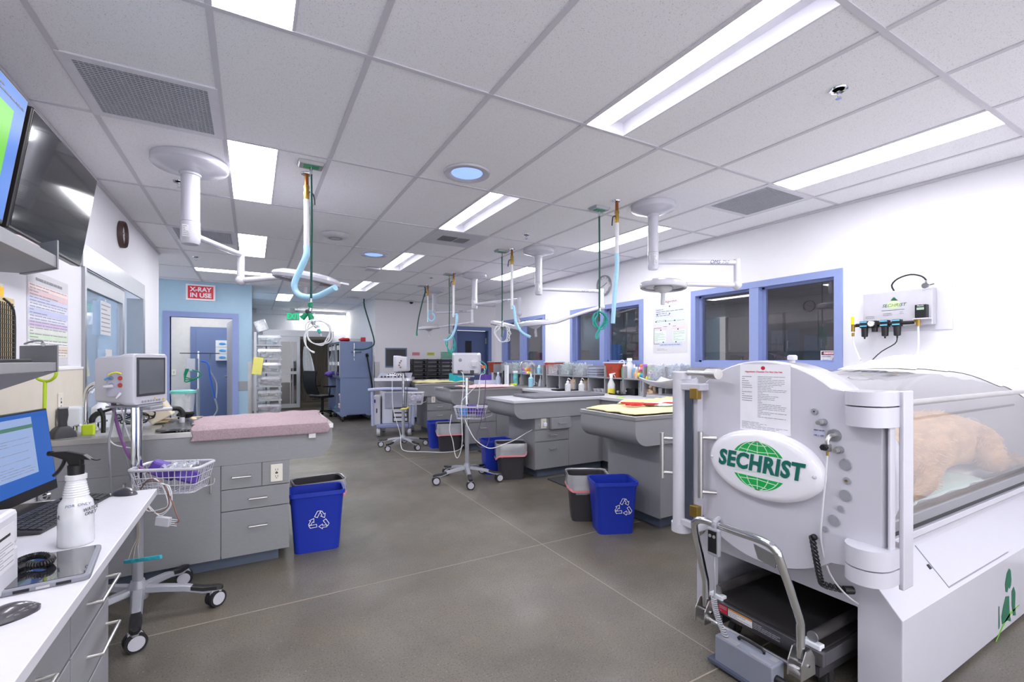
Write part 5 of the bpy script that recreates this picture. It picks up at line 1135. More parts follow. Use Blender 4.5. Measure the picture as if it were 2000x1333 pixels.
def basket(t, cx, cy, z, w, d, h, rz, m=WPL):
    T = Matrix.Translation((cx, cy, z)) @ Matrix.Rotation(rz, 4, 'Z')
    b = MB(); b.T = T; b.tube([(x, y, 0) for x, y in rrect(-w/2, w/2, -d/2, d/2, .03, 3)], .009, 8, close=True, smooth=0); k = fin('basket', b, m, t, smooth=True)
    b = MB(); b.T = T; q = .82
    for i in range(11):
        x = -w/2+.02+(w-.04)*i/10; b.tube([(x, -d/2, 0), (x*q, -d/2*q, -h), (x*q, d/2*q, -h), (x, d/2, 0)], .0022, 4, smooth=0)
    for i in range(7):
        y = -d/2+.02+(d-.04)*i/6; b.tube([(-w/2, y, 0), (-w/2*q, y*q, -h), (w/2*q, y*q, -h), (w/2, y, 0)], .0022, 4, smooth=0)
    for s in (.33, .66, 1): 
        kk = 1-(1-q)*s; b.tube([(x*kk, y*kk, -h*s) for x, y in rrect(-w/2, w/2, -d/2, d/2, .02, 1)], .0025, 4, close=True, smooth=0)
    fin('wire_mesh', b, m, k)
    b = MB(); b.T = T; b.tube([(w/2*q, -.05, -h*.9), (w/2+.05, -.05, -h*.75), (w/2+.06, -.05, -.5*h)], .0025, 5); fin('side_hook', b, m, k)
    return T
def monitor(t, T, w=.31, h=.25, d=.2):
    b = MB(); b.T = T   # local: screen faces +Y'... x right, y depth (back = -d), z up
    def rr(k, y, dz=0): return [(x*k, y, z*k+h/2+dz) for x, z in rrect(-w/2, w/2, -h/2, h/2, .02, 3)]
    b.rings([rr(.97, 0), rr(1, -.006), rr(1, -.05), rr(.93, -.075), rr(.86, -d+.01), rr(.82, -d)]); m = fin('monitor', b, WPL, t, smooth=True)
    return m
# ---- near left stand
S1 = thing('monitor_stand', 'rolling patient monitor stand on the left, in front of the towel covered island', 'monitor stand', (-.53, 3.12, 0))
stand_base(S1, .37, math.radians(-82), 1.13, math.radians(22))
sa = math.radians(28)
TM = Matrix.Translation((.0, .02, 1.135)) @ Matrix.Rotation(math.radians(-52)+PI, 4, 'Z')
# screen turned towards +X and slightly to the camera
TM = Matrix.Translation((.055, .015, 1.135)) @ Matrix.Rotation(math.radians(-114), 4, 'Z')
m = monitor(S1, TM, .27, .27, .20)
b = MB(); b.T = TM; b.box(-.112, .112, 0, .003, .045, .25); sc_ = fin('bezel', b, DKG, m, bevel=.002); b = MB(); b.T = TM; b.box(-.098, .098, .003, .0045, .058, .238); fin('screen', b, mat('grey_lcd', '63666c', .15, coat=.4), m)
b = MB(); b.T = TM
for i in range(7): b.box(-.07+i*.022, -.058+i*.022, 0, .003, .012, .022)
fin('button', b, GREYP, m); b = MB(); b.T = TM; b.box(-.10, -.092, 0, .0035, .012, .024); b.box(-.03, -.024, 0, .0035, .025, .032); fin('warning_mark', b, mat('amber', 'd8a92c', .5), m)
# side connector panel (on the side facing the camera)
TS_ = TM @ Matrix.Translation((.128, -.085, .115)) @ Matrix.Rotation(PI/2, 4, 'Z') @ Matrix.Rotation(PI/2, 4, 'X')
b = MB(); b.T = TS_; b.prism(rrect(-.045, .045, -.065, .065, .012, 3), 'z', -.02, .003); cp = fin('connector_panel', b, mat('lavender_panel', 'b6b3c6', .5), m)
b = MB(); b.T = TS_
for y in (.028, -.008): b.cyl((.022, y, .003), (.022, y, .007), .0115, n=16)
fin('red_socket', b, mat('socket_red', 'b5473f', .4), cp)
b = MB(); b.T = TS_
for x, y in ((-.022, .028), (-.022, -.008)): b.cyl((x, y, .003), (x, y, .008), .0115, n=16)
fin('grey_socket', b, GREYP, cp); b = MB(); b.T = TS_
b.cyl((-.018, -.012, .006), (-.03, -.014, .05), .010, .006, n=12); b.cyl((.02, -.05, .003), (.018, -.075, .03), .008, .004, n=10); fin('cable_plug', b, mat('pale_plug', 'c3c2c8', .5), cp, smooth=True)
b = MB(); b.T = TS_; b.tube([(.024, .05, .004), (.015, .058, .015), (-.005, .055, .022), (-.02, .045, .025)], .0045, 8); fin('yellow_lead', b, mat('lead_yellow', 'd8d84a', .5), cp, smooth=True)
b = MB(); b.T = TS_; b.tube([(-.022, .028, .008), (-.025, .03, .02), (-.035, .02, .03)], .005, 8); fin('blue_lead', b, mat('lead_blue', '4a7fb0', .5), cp, smooth=True)
b = MB(); b.T = TM; b.box(-.10, .10, -.16, -.0, -.012, -.001); b.cyl((0, -.06, -.012), (0, -.06, -.03), .035, n=16)
b.box(-.05, .05, -.03, .03, -.03, -.012); fin('mount_plate', b, SILV, S1, bevel=.003)
# rail handle with black ends behind
BZ = .80
TB = basket(S1, .16, -.045, BZ, .33, .21, .13, math.radians(-20))
def W(v): return Vector(v)-S1.location
def cab(pts, r, m, nm='cable', par=S1): b = MB(); b.tube([W(p) for p in pts], r, 8, smooth=5); return fin(nm, b, m, par, smooth=True)
dc = 2.45
cab([at(228, 735, dc), at(219, 760, dc), at(222, 800, dc), at(235, 850, dc), at(252, 890, dc), at(275, 915, dc), at(300, 925, dc)], .008, mat('purple_hose', '7d4f8a', .5), 'purple_hose')
cab([at(232, 745, dc), at(225, 790, dc), at(219, 830, dc-.02), at(213, 860, dc-.05), at(214, 900, dc-.05), at(217, 950, dc), at(218, 1000, dc)], .0055, GREYP, 'grey_cable')
cab([at(248, 780, dc), at(243, 820, dc), at(240, 850, dc), at(248, 900, dc), at(256, 940, dc)], .004, GREYP, 'grey_cable')
cab([at(222, 800, dc), at(213, 850, dc), at(222, 868, dc), at(245, 874, dc), at(262, 876, dc)], .003, WHOSE, 'white_cable')
cab([at(236, 790, dc), at(244, 830, dc), at(255, 860, dc), at(266, 880, dc), at(272, 900, dc+.05)], .003, WHOSE, 'white_cable')
dk = 2.3
for k, (a, q) in enumerate(((0, 0), (4, 3), (-5, -2), (8, 5))):
    cab([at(280+a, 945, dk+.1), at(300+q, 940+a, dk), at(322+a, 950, dk), at(330+q, 985, dk), at(315, 1000+a, dk), at(292+a, 998, dk), at(284, 975+q, dk+.05)], .0024, WHOSE if k else mat('brown_lead', '8a6458', .5), 'lead_wire')
cab([at(275, 955, dk+.08), at(290, 938, dk), at(312, 940, dk), at(330, 965, dk), at(345, 1005, dk), at(350, 1018, dk), at(342, 1022, dk)], .0035, mat('brown_lead'), 'lead_wire')
b = MB(); T = Matrix.Translation(W(at(320, 1019, dk))) @ Matrix.Rotation(math.radians(-28), 4, 'Z') @ Matrix.Rotation(math.radians(8), 4, 'Y'); b.T = T; b.box(-.035, .03, -.012, .012, -.022, .022)
for z in (-.015, -.005, .005, .015): b.box(.03, .065, -.003, .003, z-.002, z+.002)
fin('lead_connector', b, WPL2, S1, bevel=.003)
for k in (-6, 0, 7):
    cab([at(268+k*.3, 1020, dk+.12), at(270+k*.4, 1050, dk+.12), at(264+k*.8, 1070, dk+.08), at(260+k*1.6, 1095, dk+.02)], .002, mat('tan_lead', 'a8988c', .6), 'lead_wire')
b = MB(); b.T = Matrix.Translation(W(at(281, 1093, dk))) @ Matrix.Rotation(-ANG, 4, 'Z') @ Matrix.Rotation(math.radians(-8), 4, 'Y')
b.rbox(-.10, .09, -.008, .008, -.009, .009, .007); fin('teal_clip_bar', b, mat('teal_pattern', '35a5b5', .5, var=.5, scale=45), S1, bevel=.003)
for i, (x, y, z, m, lb, s) in enumerate(((-.06, .02, -.03, PURP, 'purple blood pressure cuff in the left wire basket', .05), (.06, .0, -.06, PURP, 'dark purple cuff lying right in the left wire basket', .045))):
    o = tag(fin('pressure_cuff', MB().rbox(-s*1.3, s*1.3, -s*.9, s*.9, -.03, .04, .02, 4), m, bevel=.01, smooth=True), lb, 'cuff', 'purple cuffs in the left basket'); o.matrix_world = Matrix.Translation(S1.location) @ TB @ Matrix.Translation((x, y, z)) @ Matrix.Rotation(.5*i+.3, 4, 'Z') @ Matrix.Rotation(.5, 4, 'Y')
b = MB(); rd = random.Random(4)
b.grid(lambda u, v: (-.03+u*.13, -.07+v*.13, .0+.03*noise.noise(Vector((u*6, v*6, 0)))), 14, 14)
o = tag(fin('plastic_pouch', b, CLEAR, solid=.002), 'crumpled clear pouch on top of the left wire basket', 'pouch'); o.matrix_world = Matrix.Translation(S1.location) @ TB
# ---- middle stand (back of monitor to camera)
S2 = thing('monitor_stand', 'rolling monitor stand in the middle of the floor, white monitor seen from behind', 'monitor stand', (2.13, 4.82, 0))
stand_base(S2, .38, math.radians(-108), 1.17, math.radians(-18))
TM = Matrix.Translation((0, .02, 1.20)) @ Matrix.Rotation(-ANG+math.radians(3), 4, 'Z')
m = monitor(S2, TM @ Matrix.Translation((0, .10, 0)), .33, .255, .17)
TR = TM @ Matrix.Translation((0, -.0705, .127)) @ Matrix.Rotation(PI/2, 4, 'X')
b = MB(); b.T = TR; b.lathe([(.02, 0), (.018, .003), (.003, .003)], (-.065, .045, 0), 18); fin('speaker_disc', b, GREYP, m)
b = MB(); b.T = TR; b.lathe([(.055, 0), (.05, .006), (.045, .004), (.01, .004)], (.085, -.0, 0), 24); b.box(.06, .115, -.03, .03, .004, .025); fin('cable_bracket', b, WPL2, m, bevel=.003)
b = MB(); b.T = TR; b.box(-.095, -.04, -.11, -.07, .0, .004); b.box(.045, .09, -.11, -.07, 0, .004); fin('socket_recess', b, DKG, m)
b = MB(); b.T = TR
for i in range(8): b.box(-.03+i*.008, -.026+i*.008, -.105, -.075, 0, .002)
fin('vent', b, GREYP, m)
b = MB(); b.T = TM; b.box(-.09, .09, -.06, .06, -.02, -.005); b.box(-.04, .04, -.03, .03, -.04, -.02); fin('mount_plate', b, SILV, S2)
TB2 = basket(S2, -.0, -.10, .85, .36, .17, .13, -ANG)
def cab2(pts, r, m, nm='cable'): b = MB(); b.tube([Vector(p)-S2.location for p in pts], r, 7, smooth=5); return fin(nm, b, m, S2, smooth=True)
d2_ = 5.05
cab2([at(900, 726, d2_), at(905, 735, d2_), at(904, 770, d2_), at(901, 800, d2_), at(903, 860, d2_), at(897, 890, d2_), at(890, 892, d2_), at(884, 860, d2_), at(878, 840, d2_), at(882, 810, d2_)], .0045, WHOSE, 'power_cable')
cab2([at(940, 705, d2_), at(948, 715, d2_), at(948, 760, d2_), at(945, 800, d2_), at(955, 850, d2_), at(950, 872, d2_), at(935, 872, d2_), at(930, 855, d2_), at(940, 820, d2_), at(948, 780, d2_)], .004, mat('mauve_cable', '6c5575', .5), 'mauve_cable')
cab2([at(937, 706, d2_), at(948, 712, d2_), at(949, 722, d2_), at(940, 730, d2_)], .005, TEALP, 'teal_lead'); cab2([at(937, 710, d2_), at(945, 718, d2_), at(946, 730, d2_), at(938, 735, d2_), at(936, 770, d2_), at(932, 800, d2_)], .004, WHOSE, 'white_lead')
b = MB(); b.T = Matrix.Translation(at(944, 717, d2_)-S2.location); b.box(-.02, .02, -.01, .01, -.015, .015); fin('orange_clip', b, mat('orange_clip', 'e07a3a', .5), S2)
P = [at(903, 790, d2_-.05), at(905, 780, d2_-.05), at(933, 752, d2_-.02), at(937, 748, d2_)]; cab2(P, .004, WHOSE, 'white_lead')
t = thing('power_cord', 'white power cord from the middle stand to the outlet of the white topped peninsula', 'cord', (2.6, 4.6, 0))
b = MB(); P = [at(908, 820, 5.1), at(925, 855, 5.0), at(945, 872, 4.95), at(962, 876, 4.95), at(985, 868, 5.0), at(1005, 860, 5.2), at(1030, 845, 5.35), at(1050, 835, 5.35), at(1053, 829, 5.33)]
b.tube([p-t.location for p in P], .0042, 7, smooth=5); fin('cable', b, WHOSE, t, smooth=True); pp = Vector((2.955, 4.46, .625))-t.location; b = MB(); b.box(pp.x-.02, pp.x+.02, pp.y-.01, pp.y+.015, pp.z-.02, pp.z+.02); fin('plug', b, CLEARF, t, bevel=.004)
for i, (x, m, lb) in enumerate(((-.08, mat('light_blue_item', '5a8fd6', .5), 'blue cuff in the left end of the middle basket'), (.02, PURP, 'purple cuff in the centre of the middle basket'), (.11, PURP, 'purple cuff at the right end of the middle basket'))):
    o = tag(fin('pressure_cuff', MB().rbox(-.045, .045, -.05, .05, -.05, .04, .02), m, bevel=.008), lb, 'cuff', 'cuffs in the middle basket'); o.matrix_world = Matrix.Translation(S2.location) @ TB2 @ Matrix.Translation((x, 0, -.055+.03*(i == 1)))
# ---- far stand
S3 = thing('monitor_stand', 'farther rolling monitor stand beside the ultrasound machine, monitor turned sideways', 'monitor stand', (2.07, 7.15, 0))
stand_base(S3, .38, math.radians(-144), 1.15, math.radians(-10))
TM = Matrix.Translation((-.04, .0, 1.18)) @ Matrix.Rotation(math.radians(60), 4, 'Z')
m = monitor(S3, TM @ Matrix.Translation((0, .08, 0)), .28, .26, .2)
b = MB(); b.T = TM @ Matrix.Translation((-.131, -.03, .13)) @ Matrix.Rotation(-PI/2, 4, 'Y')
for x, y, in ((.02, .01), (-.02, .02), (-.05, 0), (.05, -.01)): b.cyl((x, y, -.02), (x, y, .012), .012, n=10)
fin('socket', b, mat('socket_mix', '8a5a5a', .5, var=.6, scale=40), m)
b = MB(); b.T = TM; b.box(-.08, .08, -.06, .06, -.02, -.005); fin('mount_plate', b, SILV, S3)
basket(S3, .17, -.09, .86, .24, .2, .18, -ANG)
def cab3(pts, r, m, nm='cable'): b = MB(); b.tube([Vector(p)-S3.location for p in pts], r, 7, smooth=5); return fin(nm, b, m, S3, smooth=True)
d3_ = 7.15
cab3([at(784, 728, d3_), at(768, 725, d3_), at(766, 760, d3_), at(768, 800, d3_), at(778, 835, d3_), at(782, 850, d3_), at(784, 875, 7.0), at(796, 882, 6.8), at(830, 883, 6.5), at(870, 884, 6.1), at(895, 880, 5.6), at(905, 870, 5.3)], .005, WHOSE, 'floor_cable')
cab3([at(790, 728, d3_), at(795, 760, d3_), at(793, 800, d3_), at(798, 830, d3_), at(793, 845, d3_)], .006, mat('dark_lead', '4a4a50', .5), 'dark_lead'); cab3([at(783, 800, d3_-.1), at(795, 798, d3_-.1), at(798, 795, d3_-.1)], .014, mat('yellow_lead', 'd8c860', .5), 'yellow_clip')
o = tag(fin('supply_pouches', MB().rbox(-.09, .09, -.07, .07, -.1, -.02, .02), mat('lilac_pouches', 'bdb6d2', .6, var=.35, scale=30), bevel=.01), 'lilac and white pouches in the far stand basket', 'pouches'); o.location = (2.24, 7.06, .84); o['kind'] = 'stuff'
# ================================================================== ULTRASOUND MACHINE
U = thing('ultrasound_machine', 'white and blue grey ultrasound machine on wheels with a flat monitor', 'ultrasound machine', (2.33, 8.55, 0), math.radians(-22))
UB = mat('us_blue_grey', '7c84a8', .4)
b = MB(); b.rbox(-.30, .34, -.36, .36, .16, .22, .06, 4); fin('base', b, UB, U, bevel=.01)
b = MB(); b.rbox(-.22, .30, -.24, .30, .22, .80, .05, 4); fin('body', b, mat('us_light_grey', 'c2c4d0', .4), U, bevel=.01)
fin('front_panel', MB().box(-.16, .27, -.262, -.24, .5, .78), mat('us_grey', '9c9fae', .4), U, bevel=.006)
b = MB()
for k in range(3): b.rbox(.0, .24, -.29, -.24, .27+k*.08, .325+k*.08, .02, 3)
fin('probe_port', b, WPL, U, bevel=.006); b = MB(); b.rbox(-.02, .26, -.262, -.24, .25, .52, .02, 3); fin('port_recess', b, DKG, U)
b = MB(); b.rbox(-.40, -.24, -.26, .18, .20, .72, .03, 4); sp = fin('side_cabinet', b, WPL, U, bevel=.008); b = MB(); b.box(-.36, -.32, -.2615, -.26, .6, .66); fin('badge', b, mat('navy_badge', '2f3a80', .5), sp); b = MB(); b.box(-.31, -.29, -.262, -.26, .42, .5); fin('slot', b, INK, sp)
b = MB(); b.tube([(-.42, -.38, .84), (-.2, -.44, .86), (.25, -.44, .86), (.42, -.38, .84)], .03, 10); b.cyl((-.36, -.3, .2), (-.36, -.38, .84), .028, n=12); b.cyl((.34, -.3, .2), (.36, -.38, .84), .028, n=12); fin('bumper_handle', b, mat('us_lilac', 'a9aecb', .4), U, smooth=True)
b = MB(); b.rings([[(x, y, z) for x, y in rrect(-w, w, y0, y1, .04)] for w, y0, y1, z in ((.25, -.05, .22, .80), (.27, -.28, .24, .95), (.33, -.40, .24, 1.0), (.33, -.38, .26, 1.05))]); fin('console', b, WPL, U, smooth=True)
b = MB(); b.T = Matrix.Translation((0, -.1, 1.08)) @ Matrix.Rotation(math.radians(12), 4, 'X'); b.box(-.30, .30, -.26, .26, -.02, .0); cn = fin('control_deck', b, mat('us_deck', 'a2a5b6', .4), U, bevel=.01)
b = MB(); b.T = Matrix.Translation((0, -.1, 1.08)) @ Matrix.Rotation(math.radians(12), 4, 'X'); b.prism([(-.16, .02), (.16, .02), (.10, .22), (-.10, .22)], 'z', 0, .004); fin('key_panel', b, WHT, cn)
b = MB(); b.T = Matrix.Translation((0, -.1, 1.085)) @ Matrix.Rotation(math.radians(12), 4, 'X')
for i in range(7): b.cyl((-.12+i*.04, .07+.05*math.sin(i), 0), (-.12+i*.04, .07+.05*math.sin(i), .014), .013, n=10)
for i in range(8): b.cyl((-.22+i*.06, -.12, 0), (-.22+i*.06, -.12, .02), .018, n=10)
fin('knob', b, DKG, cn)
b = MB(); b.cyl((0, .12, 1.05), (0, .14, 1.24), .03, n=12); b.tube([(0, .14, 1.22), (.05, .1, 1.26), (0, .12, 1.32)], .02, 8); fin('neck', b, CHROME, U, smooth=True)
b = MB(); b.rbox(-.20, .20, .06, .11, 1.23, 1.60, .012); mo = fin('display', b, mat('us_bezel', '4f5f78', .4), U); fin('screen', MB().box(-.18, .18, .054, .06, 1.26, 1.575), SCREENOFF, mo)
for x in (-.26, .28):
    for y in (-.26, .30):
        b = MB(); b.cyl((x-.03, y, .085), (x+.03, y, .085), .085, n=20); w_ = fin('caster', b, mat('grey_wheel', 'b0b3ba', .5), U, smooth=True); b = MB(); b.cyl((x-.032, y, .085), (x+.032, y, .085), .04, n=14); b.box(x-.012, x+.012, y-.02, y+.02, .09, .18); fin('wheel_hub', b, ALU, w_)
# ================================================================== SLATE BLUE CAGE
G = thing('oxygen_cage', 'tall slate blue wheeled cage unit with glass doors beside the far recess', 'cage', (2.045, 10.75, 0))
b = MB(); b.box(-.345, .345, 0, 1.85, .16, .97); b.box(-.345, .345, 0, 1.85, .98, 1.775); 
bm0 = b; b.box(-.345, .345, .0, .02, .10, .16)
b.bm.free()
b = MB(); b.box(-.345, .345, 0, .02, .16, .965); b.box(-.345, .345, 0, .02, .975, 1.775); b.prism([(-.345, .12), (-.22, .12), (-.19, .16), (-.345, .16)], 'y', 0, .02); b.prism([(.345, .12), (.22, .12), (.19, .16), (.345, .16)], 'y', 0, .02); b.box(-.345, .345, 1.83, 1.85, .12, 1.775); b.box(.325, .345, .02, 1.83, .12, 1.775); b.box(-.345, .345, 0, 1.85, 1.775, 1.79); b.box(-.345, .345, .02, 1.83, .96, .98); b.box(-.345, .345, .02, 1.83, .14, .16)
for y in (.61, 1.22): b.box(-.34, .325, y, y+.02, .16, 1.775)
fin('cabinet', b, CAGEB, G)
for i in range(3):
    b = MB(); y0 = .03+i*.6
    b.box(-.36, -.345, y0, y0+.03, .99, 1.765); b.box(-.36, -.345, y0+.54, y0+.57, .99, 1.765); b.box(-.36, -.345, y0+.03, y0+.54, .99, 1.02); b.box(-.36, -.345, y0+.03, y0+.54, 1.735, 1.765); d = fin('glass_door', b, ALU, G)
    b = MB(); b.box(-.354, -.350, y0+.03, y0+.54, 1.02, 1.735); fin('pane', b, PANE, d)
    b = MB(); b.box(-.385, -.36, y0+.05, y0+.09, 1.25, 1.33); b.box(-.385, -.36, y0+.2, y0+.3, 1.6, 1.7); fin('latch', b, CHROME, d)
for x in (-.29, .29):
    for y in (.06, 1.0, 1.78):
        b = MB(); b.cyl((x-.015, y, .05), (x+.015, y, .05), .05, n=16); w_ = fin('caster', b, RUB, G, smooth=True); b = MB(); b.box(x-.02, x+.02, y-.02, y+.02, .06, .14); fin('fork', b, ALU, w_)
b = MB(); b.cyl((-.05, -.01, 1.45), (-.05, -.01, 1.75), .016, n=10); b.cyl((-.05, -.01, 1.54), (-.05, -.01, 1.57), .035, n=12); b.cyl((-.12, -.03, 1.555), (.10, -.03, 1.555), .012, n=8); b.cyl((-.05, -.01, 1.36), (-.05, -.01, 1.42), .012, n=8); fin('flowmeter', b, CHROME, G, smooth=True)
t = thing('power_cord', 'black cord hanging down the side of the slate blue cage', 'cord', (2.35, 10.74, 0)); b = MB(); b.cyl((-.08, -.01, 1.5), (-.08, -.05, 1.46), .035, n=12); b.tube([(-.08, -.04, 1.46), (-.04, -.04, 1.2), (.03, -.03, .8), (.04, -.03, .4)], .016, 8); fin('cable', b, BLK, t, smooth=True)
for i, (x, y, z, m, lb, s) in enumerate(((-.2, .3, 1.79, REDF, 'red cloth heaped on top of the slate blue cage', (.14, .2, .04)), (.0, .2, 1.79, WPL2, 'white box on top of the slate blue cage', (.12, .1, .035)), (.17, .12, 1.79, mat('red_item', 'c0303a', .4), 'small red container at the right end of the cage top', (.05, .05, .05)))):
    b = MB(); b.ball((0, 0, s[2]), 1, 12, s) if i == 0 else b.rbox(-s[0], s[0], -s[1], s[1], 0, s[2]*2, .02)
    if i == 0:
        for v in b.bm.verts: v.co += Vector((noise.noise(v.co*30), noise.noise(v.co*25+Vector((3, 0, 0))), abs(noise.noise(v.co*20))))*.03
    o = tag(fin(['red_cloth', 'white_box', 'red_container'][i], b, m, smooth=(i == 0), bevel=0 if i == 0 else .008), lb, ['cloth', 'box', 'container'][i]); o.location = (G.location.x+x, G.location.y+y, z)
rd = random.Random(2)
for i in range(8):
    o = tag(fin('folded_towel', MB().rbox(-.14, .13, -.2, .2, 0, .05, .02), PINKF if i % 3 else mat('white_towel', 'e2dcde', .9), bevel=.012), 'folded pink or white towel stacked in the lower shelf of the slate blue cage', 'towel', 'towels in the cage'); o.location = (G.location.x-.16+rd.uniform(-.02, .02), G.location.y+.27, .165+i*.055)
for i, (c, lb) in enumerate((('b02438', 'red cloth lying low in the second bay of the cage'), ('b02438', 'red loop of cloth higher in the second bay of the cage'), ('3f9f98', 'teal and white bundle at the bottom of the cage'))):
    b = MB(); b.ball((0, 0, 0), .12, 12, (1, 1.2, .6))
    for v in b.bm.verts: v.co += Vector((noise.noise(v.co*20), noise.noise(v.co*18+Vector((9, 0, 0))), noise.noise(v.co*20)))*.03
    o = tag(fin('cloth_bundle', b, mat('bundle_'+c, c, .8, var=.2), smooth=True), lb, 'cloth'); o.location = (G.location.x-.2, G.location.y+[.78, .8, .05+.5][i], [.235, .55, .235][i]) if i < 2 else (G.location.x-.2, G.location.y+1.0, .235)
# office chair
O = thing('office_chair', 'black office chair beside the slate blue cage', 'chair', (1.50, 12.1, 0), math.radians(-60))
b = MB(); b.rbox(-.24, .24, -.24, .24, .46, .52, .08, 5); fin('seat', b, BLK, O, bevel=.02)
b = MB(); b.grid(lambda u, v: (-.22+.44*u, -.26-.06*math.sin(PI*v)-.08*v+.1*(u-.5)**2, .56+.55*v), 8, 10); fin('backrest', b, mat('black_mesh', '1f1f22', .8), O, solid=.03)
b = MB(); b.cyl((0, 0, .12), (0, 0, .46), .03); fin('gas_lift', b, BLK, O)
for s in (-1, 1): b = MB(); b.tube([(s*.25, .0, .5), (s*.3, -.02, .62), (s*.3, .0, .72), (s*.3, .16, .73), (s*.28, -.18, .74)], .018, 8); fin('armrest', b, BLK, O, smooth=True)
for k in range(5):
    a = 2*PI*k/5; b = MB(); b.tube([(0, 0, .13), (.16*math.cos(a), .16*math.sin(a), .12), (.31*math.cos(a), .31*math.sin(a), .08)], .022, 8); fin('leg', b, BLK, O, smooth=True); b = MB(); x, y = .31*math.cos(a), .31*math.sin(a); b.cyl((x-.02, y, .03), (x+.02, y, .03), .03, n=14); fin('caster', b, BLK, O, smooth=True)
b = MB(); b.ball((0, 0, 0), .11, 12, (1.1, .9, .6))
for v in b.bm.verts: v.co += Vector((noise.noise(v.co*18), noise.noise(v.co*16), noise.noise(v.co*20)))*.03
o = tag(fin('purple_jacket', b, PURP, smooth=True), 'purple bundle hanging at the open front of the slate blue cage', 'clothing'); o.location = (1.64, 11.9, 1.03)
b = MB(); b.ball((0, 0, 0), .08, 12, (1.1, .9, .7)); 
for v in b.bm.verts: v.co += Vector((noise.noise(v.co*28), noise.noise(v.co*26), noise.noise(v.co*20)))*.02
o = tag(fin('teal_cap', b, TEALP, smooth=True), 'teal cloth on the ledge of the slate blue cage', 'cloth'); o.location = (1.78, 11.85, 1.03)
# gown hanging in the opening
def gown(u, v):
    x = 1.30+.20*v+ (u-.5)*(.08+.20*math.sin(PI*min(1, v*1.05))**.8)
    return (x, 14.03+.02*math.sin(u*11+v*5), 1.74-1.43*v+.02*math.sin(u*9))
t = thing('patterned_gown', 'pale patterned gown knotted and hanging in the far opening', 'gown', (1.1, 14.03, 1.0)); b = MB(); b.T = Matrix.Translation((-1.1, -14.03, -1.0)); b.grid(gown, 24, 50); fin('cloth', b, mat('patterned_cotton', 'eeeff2', .85, var=.22, scale=45), t, solid=.004, smooth=True)
b = MB(); b.cyl((.22, -.0, .72), (.20, .08, 1.1), .012); fin('hanging_tie', b, WHT, t)
# ================================================================== BASKET TOWER beside the blue wall
t = thing('supply_shelf', 'grey shelf tower carrying six translucent supply bins beside the blue wall', 'shelf', (.27, 9.42, 0)); b = MB(); b.box(-.24, -.20, -.22, .22, 0, 1.86); b.box(.16, .20, .18, .22, 0, 1.86)
for k in range(6): b.box(-.20, .2, -.2, .22, .40+k*.245, .412+k*.245)
fin('rack', b, ALU, t)
SB = glassmat('frosted_bin', (.95,.96,.98), .13, (.93,.94,.98), .05, .2)
ct = ['purple and white boxes', 'pale paper packets', 'red and white packets', 'white pouches', 'small grey tubing packs', 'pale blue pouches']; cc = [('b9a9cf', .5), ('dcd8cc', .2), ('d8b4b4', .5), ('e4e4ea', .2), ('c9cdd4', .3), ('c6d6e6', .25)]
for k in range(6):
    z = .413+k*.245; b = MB()
    P0 = [(-.18, -.17), (.17, -.17), (.17, .17), (-.18, .17)]
    b.rings([[(x*.9, y*.92, z) for x, y in P0], [(x*1.0+(.03 if x > 0 else 0), y-.02*(y < 0), z+.13) for x, y in P0], [(x*.96, y*.98, z+.175) for x, y in P0]], False); b.f([b.v((x*.9, y*.92, z)) for x, y in P0])
    o = fin('supply_bin', b, SB, solid=.004); o.location = (.27, 9.42, 0); tag(o, 'translucent bin holding %s, number %s from the floor in the tower' % (ct[k], ['one', 'two', 'three', 'four', 'five', 'six'][k]), 'bin', 'translucent bins in the tower')
    b = MB(); rd = random.Random(k)
    for i in range(16):
        x = rd.uniform(-.12, .1); y = rd.uniform(-.12, .1); b.T = Matrix.Translation((x, y*.6-.04, z+.03+rd.uniform(0, .08))) @ Matrix.Rotation(rd.uniform(-.5, .5), 4, 'Z') @ Matrix.Rotation(rd.uniform(-.3, .3), 4, 'X'); b.box(-.05, .05, -.03, .03, -.015, .015)
    o = fin('packaged_supplies', b, mat('supplies_%d' % k, cc[k][0], .6, var=cc[k][1], scale=25)); o.location = (.27, 9.42, 0); o['kind'] = 'stuff'; tag(o, '%s inside bin number %s of the tower' % (ct[k], ['one', 'two', 'three', 'four', 'five', 'six'][k]), 'supplies')
b = MB(); b.T = Matrix.Translation((.14, 9.36, 1.98)) @ Matrix.Rotation(-.35, 4, 'Y'); b.rbox(-.09, .10, -.08, .08, -.10, .10, .03); tag(fin('supply_pouch', b, CLEAR, bevel=.01), 'clear pouch leaning on top of the bin tower', 'pouch')
b = MB(); b.T = Matrix.Translation((.14, 9.37, 1.97)) @ Matrix.Rotation(-.35, 4, 'Y')
for i in range(6): b.box(-.07, .07, -.03+i*.01, -.028+i*.01, -.08+i*.01, .06)
tag(fin('paper_packets', b, mat('pale_packets', 'dcd6d0', .7, var=.3)), 'pale paper packets on top of the bin tower', 'packets')
b = MB(); b.box(-.075, .075, -.01, .0, -.15, .15); o = fin('yellow_folder', b, mat('pale_yellow_paper', 'ded873', .7)); o.location = (.085, 9.20, 1.27); o.rotation_euler = (0, .12, 0); tag(o, 'pale yellow paper hanging at the left of the bin tower', 'paper')
